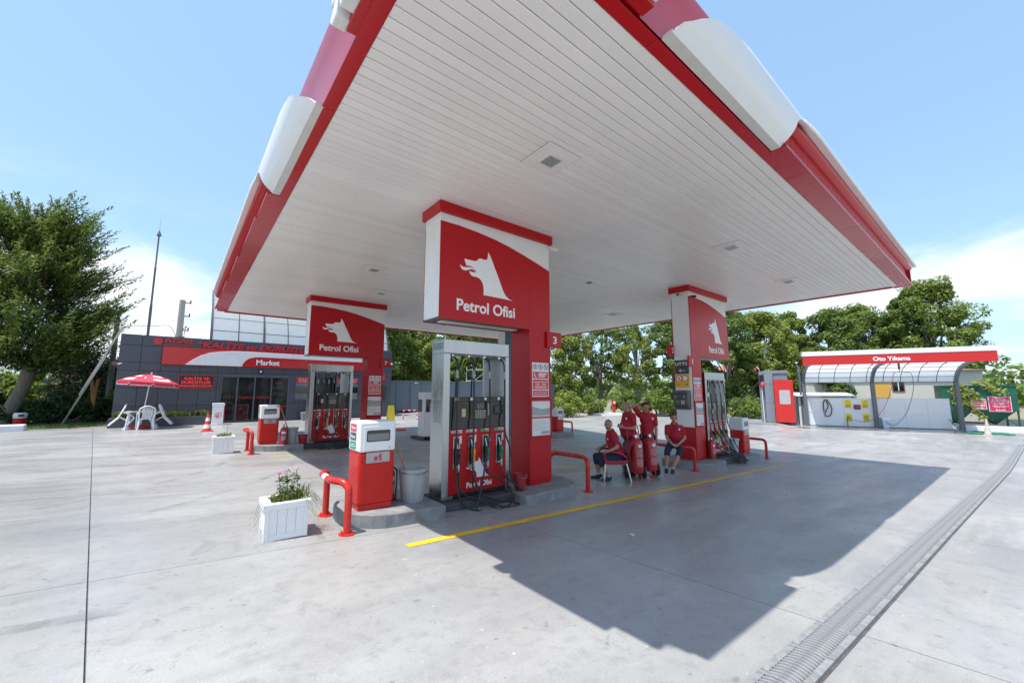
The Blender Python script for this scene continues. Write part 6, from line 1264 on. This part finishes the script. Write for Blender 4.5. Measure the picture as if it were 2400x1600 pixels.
def shrub(label, x, y, z0, w_, d, h_, m, seed, n=26, dens=130, leaf=.09, name='shrub', flowers=None, group=None):
    rng = np.random.default_rng(seed); T = thing(name, label, 'shrub', (x, y, z0), group=group); blobs = []
    q = MB()
    for i in range(n):
        c = np.array([rng.uniform(-w_, w_) * .8, rng.uniform(-d, d) * .8, 0]); e = max(.15, 1 - (c[0] / w_) ** 2 * .6 - (c[1] / d) ** 2 * .5); c[2] = h_ * e * rng.uniform(.25, .92); r = min(w_, d, h_) * rng.uniform(.25, .42); blobs.append((c, (r, r, r * .85)))
        if i % 4 == 0: q.tube([(c[0] * .2, c[1] * .2, -.05), (c[0] * .6, c[1] * .6, c[2] * .5), tuple(c)], [.04, .03, .012], 5)
    q.build('stems', BARK, T); C, Nn = crown_points(blobs, dens, rng); C[:, 2] = np.maximum(C[:, 2], .03); V, F = leaves(C, Nn, leaf, rng, .45); put('foliage', np_mesh('foliage', V, F, m), T)
    if flowers:
        k = rng.choice(len(C), flowers, replace=False); V, F = leaves(C[k] + rng.normal(0, .03, (flowers, 3)), Nn[k], .085, rng, .9); f = put('blossoms', np_mesh('blossoms', V, F, mat('oleander_pink', (.6, .10, .22), .6, var=.2)), T); f['kind'] = 'stuff'
    return T
HD = leafmat('hedge_leaf', (.022, .055, .016), (.05, .095, .022), .25, 1.2); HL = leafmat('hedge_light', (.11, .19, .02), (.26, .34, .05), .35, 1.5); OL = leafmat('oleander_leaf', (.055, .085, .04), (.12, .15, .075), .3, 1.5)
for i, (px, F, w_, h_, m, lb) in enumerate([(1325, 40, 1.6, 2.6, LG, 'bright shrub behind the left hoop barriers'), (1385, 43, 1.4, 2.2, LM, 'low shrub between the far hoops and the red cabinet'), (1465, 44, 1.5, 2.4, LD, 'dark shrub right of the far red cabinet'), (1535, 41, 1.5, 2.5, LM, 'shrub left of pillar 1 behind the seated man'), (1610, 40, 1.3, 2.3, LD, 'dark shrub behind the terminal pillar'), (1745, 38, 1.6, 1.9, LM, 'green shrub by the netting left of the gantry'),
        (1275, 42, 1.6, 2.6, LM, 'shrub beside pillar 3 at the far kerb'), (930, 36, 1.4, 2.0, LD, 'dark shrub over the end of the container'), (1090, 37, 1.8, 2.4, LM, 'shrub behind the black head of the nearest pump')]):
    x, y = spot(px, F); shrub(lb, x, y, -.5, w_, w_, h_, m, 60 + i, leaf=.13, group='shrubs along the far kerb')
x, y = spot(2110, 37.5); shrub('clipped dark hedge behind the white wash wall', x, y, -.5, 4.2, .8, 2.9, HD, 80, n=60, leaf=.11, name='hedge').rotation_euler = (0, 0, R(-65))
for i_, (px_, F_, h__) in enumerate(((1965, 36, 3.6), (2235, 36, 4.2))):
    x, y = spot(px_, F_); shrub(('dark bush behind the left half of the wash wall', 'dark ivy bush between wash bay and hopper')[i_], x, y, -.5, 1.5, 1.0, h__, HD, 85 + i_, n=40, leaf=.12)
for i_, (px_, F_, zt_, w__) in enumerate(((1925, 38, 6.0, 2.2), (2010, 38.5, 6.2, 2.3), (2150, 37, 6.5, 2.2))):
    x, y = spot(px_, F_); broadleaf(('small dark tree over the yellow wash signs', 'small dark tree behind the hanging wash hoses', 'small dark tree over the right end of the wash wall')[i_], x, y, -.5, zt_, w__, 140 + i_, LD, bole=.3, nb=50, dens=190, leaf=.12)
# climbing vine on the hopper
rng = np.random.default_rng(5); vn = thing('vine', 'yellow green vine trailing over the green hopper', 'vine', (43.69, 3.14, -.75), R(-75)); Cs = []
for P in ([(.9, -.2, 3.1), (1.0, -.28, 2.5), (1.1, -.3, 1.9), (1.5, -.3, 1.2), (1.9, -.3, .65)], [(.7, -.2, 3.0), (1.1, -.25, 2.7), (1.5, -.28, 2.3), (1.6, -.3, 2.0)], [(1.6, -.1, 3.2), (2.1, -.2, 3.1), (2.5, -.25, 2.75), (2.9, -.28, 2.45)], [(.5, -.1, 2.9), (.7, -.22, 2.2), (.85, -.28, 1.6)]):
    C = bez(P, 40); q = MB(); q.tube(C, .012, 4); q.build('stem', BARK, vn); Cs += [np.array(c) + rng.normal(0, .15, 3) for c in C for _ in range(5)]
Cs = np.array(Cs); V, F = leaves(Cs, np.tile([-.2, -1, .5], (len(Cs), 1)), .07, rng, .8); put('foliage', np_mesh('foliage', V, F, leafmat('vine_leaf', (.16, .22, .03), (.34, .36, .06), .35, 2)), vn)
# ---- wind-shaped cypress at the left
def cypress():
    T = thing('cypress_tree', 'big wind swept cypress with a pale leaning trunk at the left', 'tree', (-6.2, 29.2, .30)); rng = np.random.default_rng(3); rnd = random.Random(3); q = MB()
    fork = Vector((.55, -.2, 2.9)); q.tube([(-.25, 0, -.2), (0, 0, .5), (.35, -.1, 1.7), fork], [.40, .28, .24, .26], 12)
    V_, F_, base = [], [], 0; U = Vector((RTv.x, RTv.y, 0)); Dp = Vector((FWv.x, FWv.y, 0))
    tips = []
    # limbs: (u along the picture, height, depth)
    L_ = []
    HZ = [2.9, 3.4, 4.6, 5.6, 7.0, 8.4, 9.6, 10.3]; HR_ = [2.2, 3.5, 4.5, 4.7, 3.7, 2.7, 1.7, .8]
    boughs = []
    for k in range(40):
        h_ = 3.0 + 7.2 * (k + rnd.random()) / 40; reach = float(np.interp(h_, HZ, HR_)) * .80; a = 2.4 * k + rnd.uniform(-.4, .4)
        boughs.append((math.cos(a) * reach * rnd.uniform(.7, .95) + .45, h_ - .25, math.sin(a) * reach * .8))
    for (u, h_, d) in boughs:
        for _ in range(3): f = rnd.uniform(.5, 1.0); L_.append((.45 + (u - .45) * f + rnd.gauss(0, .35), h_ + rnd.gauss(0, .22) - (1 - f) * .2, d * f + rnd.gauss(0, .35)))
    for (u, h_, d) in L_:
        e = U * u + Dp * d + Vector((0, 0, h_)); s = fork.lerp(Vector((.6, -.2, 9.3)), min(1, max(0, (h_ - 4.0) / 6.2))); mid = s.lerp(e, .5) + Vector((0, 0, -.25)); q.tube(bez([s, mid, e], 8), [.065 - .055 * i / 8 for i in range(9)], 5); tips.append((s, mid, e))
    q.build('trunk', BARK, T, smooth=True)
    A_, B_ = ([], [], []), ([], [], [])
    for (s, mid, e) in tips:
        C = bez([s, mid, e], 16); dirv = (e - s); out = Vector((dirv.x, dirv.y, 0)); out = out.normalized() if out.length > .01 else U
        for j in range(7, 17):
            for _ in range(3):
                # feathery sprays sweep outward and up
                o = C[j] + Vector((rnd.gauss(0, .22), rnd.gauss(0, .22), rnd.gauss(0, .10))); sp = (out * .7 + U * .35 + Vector((0, 0, rnd.uniform(.4, .95))) + Vector((rnd.gauss(0, .2), rnd.gauss(0, .2), 0))).normalized(); ln = rnd.uniform(.6, 1.35)
                for z in range(15):
                    f = z / 14; p = o + sp * ln * f + Vector((0, 0, .10 * f * f)); wv = .11 * (1 - f) + .018; K = B_ if f > .55 + rnd.gauss(0, .1) else A_
                    K[0].append((p.x + rnd.gauss(0, wv), p.y + rnd.gauss(0, wv), p.z + rnd.gauss(0, wv * .6))); K[1].append((-.2 + rnd.gauss(0, .3), rnd.gauss(0, .3), .8)); K[2].append((sp.x, sp.y, sp.z + .2))
    for (s, mid, e) in tips:                                        # long plumes that give the ragged outline
        out = Vector(((e - s).x, (e - s).y, 0)).normalized()
        for _ in range(2):
            sp = (out * .55 + U * .45 + Vector((0, 0, rnd.uniform(.45, .85)))).normalized(); ln = rnd.uniform(1.0, 1.75); o = e + Vector((rnd.gauss(0, .25), rnd.gauss(0, .25), rnd.gauss(0, .12)))
            for z in range(46):
                f = z / 45; p = o + sp * ln * f + Vector((0, 0, .16 * f * f)); wv = .15 * (1 - f) ** .8 + .012; K = B_ if rnd.random() < .25 + .6 * f else A_
                K[0].append((p.x + rnd.gauss(0, wv), p.y + rnd.gauss(0, wv), p.z + rnd.gauss(0, wv * .55))); K[1].append((-.2 + rnd.gauss(0, .3), rnd.gauss(0, .3), .8)); K[2].append((sp.x, sp.y, sp.z + .15))
    for nm, K, m in (('crown', A_, leafmat('cypress_leaf', (.036, .075, .017), (.085, .13, .026), .3, .8)), ('shoot_tips', B_, leafmat('cypress_tip', (.105, .17, .03), (.215, .265, .05), .35, .9))):
        Cs, Ns, Ds = map(np.array, K); V, F = leaves(Cs, Ns, .115, rng, .24, Ds); put(nm, np_mesh(nm, V, F, m), T)
cypress()
# garden behind the ladder
shrub('dense dark hedge under the cypress behind the ladder', -4.6, 29.6, .3, 2.4, .8, 1.5, HD, 90, n=46, dens=200, leaf=.075, name='hedge'); shrub('second dark hedge under the cypress at the far left', -8.6, 29.4, .3, 2.4, .8, 1.3, HD, 91, n=40, dens=200, leaf=.075, name='hedge')
shrub('pink flowering oleander behind the ladder', -3.9, 32.6, .3, 2.0, 1.5, 4.2, OL, 92, n=60, dens=190, leaf=.10, name='oleander', flowers=150); shrub('greyish oleander left of the cypress trunk', -9.5, 33, .3, 2.6, 1.5, 4.0, OL, 93, n=50, dens=170, leaf=.10, name='oleander', flowers=40)
shrub('bright yellow green conifer at the corner of the shop', -2.85, 30.2, .3, .38, .38, 2.1, HL, 94, n=22, dens=160, leaf=.06, name='conifer'); shrub('sunlit low bush behind the ladder foot', -3.7, 31.3, .3, 1.0, .8, 1.5, HL, 95, n=22, dens=130, leaf=.07); shrub('sunlit bush behind the cypress trunk', -6.5, 33.2, .3, 2.2, 1.0, 2.6, HL, 96, n=34, dens=130, leaf=.09)
shrub('shaded bush far left behind the cypress', -12, 34, .3, 3.0, 1.2, 4.2, LD, 97, n=44, dens=150, leaf=.12); shrub('leafy bush between cypress and oleander', -6.0, 35.5, .3, 2.6, 1.2, 4.4, LM, 98, n=44, dens=150, leaf=.12)
q = MB(); rr = random.Random(8)
for k in range(700): grass_tuft(q, (rr.uniform(-9, -2.4), 25.0 + abs(rr.gauss(0, 1.6)), .33), 5, .10, .09, rr, .006)
struct(q.build('grass', GRS), 'stuff'); bpy.data.objects['grass']['label'] = 'short green grass under the cypress'; bpy.data.objects['grass']['category'] = 'grass'
# a band of far trees on the plain
def treeline(r, a0, a1, n, seed, m, name, label):
    rng = np.random.default_rng(seed); Cs, Ns = [], []
    for i in range(n):
        a = rng.uniform(a0, a1); rr_ = r * rng.uniform(.9, 1.25); hh = rng.uniform(3, 7.5); w_ = rng.uniform(2, 4.5); d = rng.normal(0, 1, (70, 3)); d /= np.linalg.norm(d, axis=1)[:, None]
        Cs.append(np.array([rr_ * math.cos(a), rr_ * math.sin(a), hh * .5 - .5]) + d * np.array([w_, w_, hh * .55]) * rng.uniform(.7, 1, (70, 1))); Ns.append(d + [0, 0, .5])
    V, F = leaves(np.concatenate(Cs), np.concatenate(Ns), .6, rng); V[:, 2] = np.maximum(V[:, 2], -.6); o = put(name, np_mesh(name, V, F, m)); o['kind'] = 'stuff'; o['label'] = label; o['category'] = 'trees'
treeline(110, R(-30), R(130), 420, 9, LD, 'far_woods', 'distant band of trees on the plain')

# ================================================================= PEOPLE
SKIN = mat('skin', (.40, .205, .135), .55, var=.1, scale=12); SHIRT = mat('red_shirt', (.36, .006, .022), .8, var=.12, scale=9, bump=.25, bscale=28); NAVY = mat('navy_trousers', (.016, .022, .05), .85, var=.2, scale=9, bump=.25, bscale=30); SHOE = mat('black_shoe', (.015, .015, .017), .6, var=.3); SOCK = mat('grey_sock', (.4, .4, .4), .8)
HAIRD = mat('hair_dark', (.018, .013, .010), .6, var=.3, scale=40); HAIRG = mat('hair_grey', (.20, .19, .18), .7, var=.3, scale=40); EYE = mat('eye_dark', (.02, .014, .012), .3); LIPM = mat('lips', (.26, .09, .07), .5)
def limb(q, a, b, r0, r1=None, n=12):
    """tapered capsule"""
    r1 = r0 if r1 is None else r1; a, b = Vector(a), Vector(b); q.sphere(a, r0, n, 8); q.sphere(b, r1, n, 8); q.tube([a, b], [r0, r1], n)
def ell(q, c, r, M=None, n=16, k=12):
    s = MB(); s.sphere((0, 0, 0), r, n, k); c = Vector(c)
    q.add([tuple(c + ((M @ Vector(v)) if M else Vector(v))) for v in s.v], s.f)
def fuse(q, name, m, parent, voxel, it=4, fac=.5):
    """union of all closed pieces -> one continuous smooth skin"""
    me = q.mesh('tmp', m); o = bpy.data.objects.new('tmp', me); COL.objects.link(o); r = o.modifiers.new('r', 'REMESH'); r.mode = 'VOXEL'; r.voxel_size = voxel; r.use_smooth_shade = True
    s = o.modifiers.new('s', 'SMOOTH'); s.factor = fac; s.iterations = it
    bpy.context.view_layer.update(); ev = o.evaluated_get(bpy.context.evaluated_depsgraph_get()); me2 = bpy.data.meshes.new_from_object(ev); bpy.data.objects.remove(o); me2.name = name
    me2.materials.clear(); me2.materials.append(m); me2.polygons.foreach_set('use_smooth', [True] * len(me2.polygons)); return put(name, me2, parent)
def hand(q, wrist, d, side, palm, curl=.5):
    """palm and five fingers; d = direction of the hand, palm = palm normal, side = thumb side"""
    w_, d, s, p = Vector(wrist), Vector(d).normalized(), Vector(side).normalized(), Vector(palm).normalized(); limb(q, w_, w_ + d * .03, .028, .030); c = w_ + d * .055
    for k in (-1, 0, 1): limb(q, w_ + d * .02 + s * k * .018, c + s * k * .026, .017, .015, 8)
    for k, ln in enumerate((.066, .076, .070, .054)):
        b = c + s * (.033 - .022 * k) + d * .012; t = d; pos = b
        for j in range(3):
            t = (t + p * curl * (.35 + .25 * j)).normalized(); nx = pos + t * ln * (.45, .32, .25)[j]; limb(q, pos, nx, .0095 - .001 * j, .0088 - .001 * j, 6); pos = nx
    b = w_ + d * .025 + s * .026; t = (d * .55 + s * .75 + p * .3).normalized(); m_ = b + t * .045; limb(q, b, m_, .0125, .011, 6); limb(q, m_, m_ + (d * .8 + s * .1 + p * .5).normalized() * .035, .0105, .009, 6)
def head(q, c, fwd, up):
    f, u = Vector(fwd).normalized(), Vector(up); u = (u - f * u.dot(f)).normalized(); r = f.cross(u); M = Matrix((r, f, u)).transposed(); c = Vector(c); P = lambda x, y, z: c + M @ Vector((x, y, z))
    ell(q, P(0, -.005, .025), (.076, .093, .092), M); ell(q, P(0, .02, -.045), (.062, .072, .075), M); ell(q, P(0, .055, -.085), (.035, .032, .028), M); ell(q, P(0, .06, .02), (.058, .035, .03), M)
    limb(q, P(0, .09, .015), P(0, .112, -.022), .010, .016, 8); ell(q, P(0, .1, -.028), (.022, .014, .012), M); ell(q, P(0, .09, -.062), (.026, .012, .012), M)
    for s in (-1, 1): ell(q, P(s * .08, -.005, -.005), (.010, .020, .034), M); ell(q, P(s * .04, .062, -.025), (.026, .028, .024), M)
    return P, M
def features(T, P, M, hair, style, beard=False):
    rot = M.to_euler()
    for s in (-1, 1):
        q = MB(); ell(q, P(s * .032, .086, .008), (.012, .007, .006), M, 8, 6); q.build('eye', EYE, T); q = MB(); limb(q, P(s * .018, .098, .026), P(s * .05, .083, .028), .005, .004, 6); q.build('eyebrow', hair if style != 'bald' else HAIRG, T)
    q = MB(); ell(q, P(0, .102, -.063), (.024, .005, .004), M, 8, 6); q.build('mouth', LIPM, T)
    if beard: q = MB(); limb(q, P(-.022, .103, -.05), P(.022, .103, -.05), .008, .008, 6); q.build('moustache', HAIRD, T)
    # hair cap: shell over skull where the mask holds
    s = MB(); s.sphere((0, 0, 0), 1, 28, 20); keep = []
    rx, ry, rz = (.083, .103, .106) if style == 'full' else ((.0795, .098, .097) if style == 'short' else (.0775, .0955, .0935)); q = MB(); q.v = [tuple(P(v[0] * rx, -.008 + v[1] * ry, .026 + v[2] * rz)) for v in s.v]
    for f in s.f:
        c = sum((Vector(s.v[i]) for i in f), Vector()) / len(f); ok = (c.z > .28 + .42 * max(0, c.y)) or (c.y < .12 and c.z > -.35 - .25 * min(0, c.y + .2))
        if style == 'bald': ok = c.y < .15 and -.45 < c.z < .55 and c.y < .2
        if ok: q.f.append(f); q.m.append(0)
    o = q.build('hair', hair, T, smooth=True); sm = o.modifiers.new('t', 'SOLIDIFY'); sm.thickness = .008; sm.offset = 0
def person(label, loc, J, hair, style, facing, up=(0, 0, 1), beard=False, belly=.0, scale=1):
    """J: joints in (u right in view, v away from camera, z up) metres; facing in the same frame"""
    T = thing('person', label, 'person', loc); T.rotation_euler = (0, 0, R(50.883 - 90)); J = {k: Vector(v) for k, v in J.items()}; ch = J['chest']; pv = J['pelvis']; nk = J['neck']
    b = MB()                                                     # --- body
    P, M = head(b, J['head'], facing, up); limb(b, nk, J['head'] + Vector((0, 0, -.05)), .055, .05); limb(b, ch, nk, .075, .055); limb(b, pv, ch, .095, .085)
    for s in 'LR':
        sh, el_, wr = J['sh' + s], J['el' + s], J['wr' + s]; limb(b, nk + (ch - nk) * .25, sh, .045, .045); limb(b, sh, el_, .045, .04); limb(b, el_, wr, .041, .028); hd = J['hd' + s]; d = hd - wr; pn = J.get('palm' + s, Vector((0, 0, -1))); sd = d.cross(pn) * (1 if s == 'R' else -1); hand(b, wr, d, sd, pn, J.get('curl' + s, Vector((.5, 0, 0))).x)
        hp, kn, an, to = J['hip' + s], J['kn' + s], J['an' + s], J['to' + s]; limb(b, hp, kn, .078, .056); limb(b, kn, kn.lerp(an, .35), .055, .058); limb(b, kn.lerp(an, .35), an, .056, .036); limb(b, an, an + Vector((0, 0, -.03)), .038)
    fuse(b, 'body', SKIN, T, .0095)
    q = MB(); fr = Vector(J.get('front', Vector((0, -1, 0)))).normalized()   # --- shirt
    shm = (J['shL'] + J['shR']) / 2; ax = (J['shR'] - J['shL']).normalized(); upv = (nk - pv).normalized(); fr = (fr - upv * fr.dot(upv)).normalized(); ax = (ax - upv * ax.dot(upv)); ax = (ax - fr * ax.dot(fr)).normalized(); MT = Matrix((ax, fr, upv)).transposed()
    ell(q, ch.lerp(shm, .35), (.185, .125, .17), MT); ell(q, pv.lerp(ch, .55) + fr * belly * .5, (.165 + belly * .3, .125 + belly * .6, .2), MT); ell(q, pv.lerp(ch, .15) + fr * belly * .3, (.168 + belly * .25, .135 + belly * .5, .13), MT); limb(q, shm.lerp(nk, .2), shm.lerp(nk, .55), .10, .075)
    for s in 'LR':
        sh, el_ = J['sh' + s], J['el' + s]; limb(q, shm.lerp(sh, .35), sh, .085, .078); limb(q, sh, sh.lerp(el_, .62), .076, .066)
    fuse(q, 'shirt', SHIRT, T, .013, 5)
    for s in (-1, 1):                                            # collar
        c0 = nk + Vector((0, 0, .0)); q = MB(); q.tube(bez([c0 - fr * .06 + ax * .02 * s + upv * .03, c0 + ax * .075 * s + upv * .0, c0 + fr * .075 + ax * .03 * s - upv * .05, c0 + fr * .105 + ax * .012 * s - upv * .11], 12), [.018] * 12 + [.008], 6); q.build('collar', SHIRT, T, smooth=True)
    bc = ch + fr * (.125 + belly * .2) + ax * -.085 + upv * .07; q = MB(); ell(q, bc, (.024, .012, .03), MT, 8, 6); q.build('badge', LETTER, T)
    q = MB()                                                     # --- trousers to below the knee
    ell(q, pv - upv * .02, (.17 + belly * .2, .135 + belly * .3, .13), MT)
    for s in 'LR':
        hp, kn, an = J['hip' + s], J['kn' + s], J['an' + s]; e = J.get('hem', Vector((.30, 0, 0))).x; limb(q, pv.lerp(hp, .6), hp, .11, .105); limb(q, hp, kn, .102, .080); limb(q, kn, kn.lerp(an, e), .080, .076)
    fuse(q, 'trousers', NAVY, T, .014, 5)
    for s in 'LR':
        an, to = J['an' + s], J['to' + s]; q = MB(); hl = an - (to - an) * .28; limb(q, hl + Vector((0, 0, -.045)), an.lerp(to, .5) + Vector((0, 0, -.04)), .042, .046); limb(q, an.lerp(to, .5) + Vector((0, 0, -.04)), to, .046, .036); limb(q, an + Vector((0, 0, -.01)), an + Vector((0, 0, -.05)), .044, .05); fuse(q, 'shoe', SHOE, T, .012, 3)
        q = MB(); q.cyl(an + Vector((0, 0, .0)), an + Vector((0, 0, .05)), .044, .043, 12); q.build('sock', SOCK, T, smooth=True)
    features(T, P, M, hair, style, beard); return T
# man A, seated in the red chair, side on, looking at the camera
gA = g(7.45, 5.67)
person('man in red shirt seated in the red plastic chair looking round', (7.45, 5.67, gA), dict(head=(-.06, -.02, 1.185), neck=(.0, 0, 1.05), chest=(.05, 0, .86), pelvis=(.17, 0, .535), shL=(.02, -.175, .985), elL=(.06, -.27, .735), wrL=(-.13, -.265, .655), hdL=(-.21, -.255, .625), shR=(.0, .175, .99), elR=(-.02, .27, .74), wrR=(-.19, .24, .665), hdR=(-.27, .22, .64), hipL=(.14, -.095, .50), knL=(-.30, -.13, .485), anL=(-.115, -.13, .10), toL=(-.25, -.17, .035), hipR=(.14, .095, .50), knR=(-.32, .13, .49), anR=(-.27, .14, .10), toR=(-.42, .12, .035), front=(-1, 0, .15)), HAIRG, 'short', (-.40, -.92, -.02), beard=True, belly=.05)
# man B, bald, standing, seen from the side
gB = g(8.25, 5.79)
person('bald man in red shirt standing behind the extinguishers with hands clasped', (8.25, 5.79, gB), dict(head=(-.02, 0, 1.60), neck=(.03, .0, 1.46), chest=(.05, 0, 1.26), pelvis=(.05, 0, .92), shL=(.08, -.18, 1.39), elL=(.08, -.25, 1.10), wrL=(-.14, -.16, 1.12), hdL=(-.23, -.10, 1.15), shR=(.0, .18, 1.39), elR=(-.06, .24, 1.12), wrR=(-.19, .06, 1.14), hdR=(-.25, -.02, 1.15), hipL=(.05, -.09, .90), knL=(.06, -.1, .49), anL=(.07, -.11, .10), toL=(-.07, -.15, .035), hipR=(.05, .09, .90), knR=(.05, .11, .49), anR=(.05, .12, .10), toR=(-.1, .12, .035), front=(-.93, -.35, 0), hem=(.99, 0, 0), palmL=(.2, .8, 0), palmR=(.2, -.6, 0)), HAIRG, 'bald', (-.97, .12, -.05), belly=.13)
# man C, standing, right arm raised behind the head
gC = g(8.75, 5.64)
person('man in red shirt standing with one hand behind his head', (8.75, 5.64, gC), dict(head=(.0, -.06, 1.60), neck=(.03, 0, 1.46), chest=(.05, 0, 1.26), pelvis=(.05, .02, .92), shR=(-.125, .02, 1.42), elR=(-.27, .02, 1.64), wrR=(-.12, .04, 1.675), hdR=(-.04, .06, 1.665), shL=(.22, .0, 1.37), elL=(.25, -.02, 1.08), wrL=(.23, -.07, .85), hdL=(.22, -.09, .77), hipL=(.13, .02, .90), knL=(.15, .0, .49), anL=(.16, .03, .10), toL=(.19, -.11, .035), hipR=(-.05, .02, .90), knR=(-.06, .0, .49), anR=(-.07, .03, .10), toR=(-.1, -.11, .035), front=(.1, -1, 0), hem=(.99, 0, 0), palmL=(-1, 0, 0), palmR=(.3, -.9, 0)), HAIRD, 'full', (.22, -.90, -.38), up=(.18, 0, 1))
# man D, sitting on the guard rail
gD = g(10.26, 5.84)
person('man in red shirt sitting on the red guard rail of pillar 1', (10.24, 5.78, gD), dict(head=(-.01, -.13, 1.335), neck=(.02, -.07, 1.19), chest=(.04, -.03, 1.0), pelvis=(.05, .03, .68), shR=(-.155, -.05, 1.085), elR=(-.22, -.14, .83), wrR=(-.17, -.32, .70), hdR=(-.12, -.38, .66), shL=(.215, -.03, 1.075), elL=(.25, -.16, .82), wrL=(.02, -.33, .69), hdL=(-.06, -.37, .655), hipR=(-.05, .02, .655), knR=(-.30, -.36, .53), anR=(-.42, -.55, .12), toR=(-.47, -.68, .04), hipL=(.14, .02, .655), knL=(.0, -.42, .52), anL=(-.30, -.66, .12), toL=(-.37, -.79, .045), front=(-.15, -1, 0), hem=(.22, 0, 0), palmR=(.3, .3, -.9), palmL=(-.3, .3, -.9)), HAIRD, 'full', (-.12, -.98, -.1), belly=.09)
# red plastic chair with aluminium legs
RPL = mat('chair_red', (.33, .012, .04), .42, var=.06)
ch = thing('red_chair', 'dark red plastic armchair with metal legs under the seated man', 'chair', (7.50, 5.645, gA)); ch.rotation_euler = (0, 0, R(50.883 - 90))
q = MB(); q.prism(rrect(-.24, -.22, .22, .22, .06), .415, .44, 'z'); q.build('seat', RPL, ch, bevel=.01, seg=3)
for s in (-1, 1):
    q = MB(); P = bez([(-.25, s * .24, .40), (-.27, s * .255, .52), (-.25, s * .265, .62), (-.12, s * .27, .64), (.08, s * .26, .60), (.20, s * .245, .52)], 22); q.tube(P, .024, 8); q.build('armrest', RPL, ch, smooth=True)
    q = MB(); q.prism([(-.27, .38), (-.2, .36), (.2, .37), (.25, .42), (.24, .47), (.15, .455), (-.18, .45), (-.26, .50)], s * .225 - .012, s * .225 + .012, 'y'); q.build('side_rail', RPL, ch, bevel=.008)
    for (x0, x1) in ((-.24, -.29), (.2, .29)): MB().tube([(x0, s * .215, .42), (x1, s * .25, .0)], [.019, .016], 10).build('leg', CHROME, ch, smooth=True)
q = MB(); n = 8; vs = []
for i in range(n + 1):
    t = i / n; z = .42 + .40 * t; x = .20 + .13 * t + .03 * t * t; w_ = .23 + .03 * t
    for j in range(7): a = -1 + j / 3; vs.append((x - .035 * a * a + .03, a * w_, z + (.02 * (1 - a * a) - (.06 * max(0, abs(a) - .7)) if i == n else 0)))
q.add(vs, [(i * 7 + j, i * 7 + j + 1, (i + 1) * 7 + j + 1, (i + 1) * 7 + j) for i in range(n) for j in range(6)]); o = q.build('backrest', RPL, ch, smooth=True); md = o.modifiers.new('t', 'SOLIDIFY'); md.thickness = .014
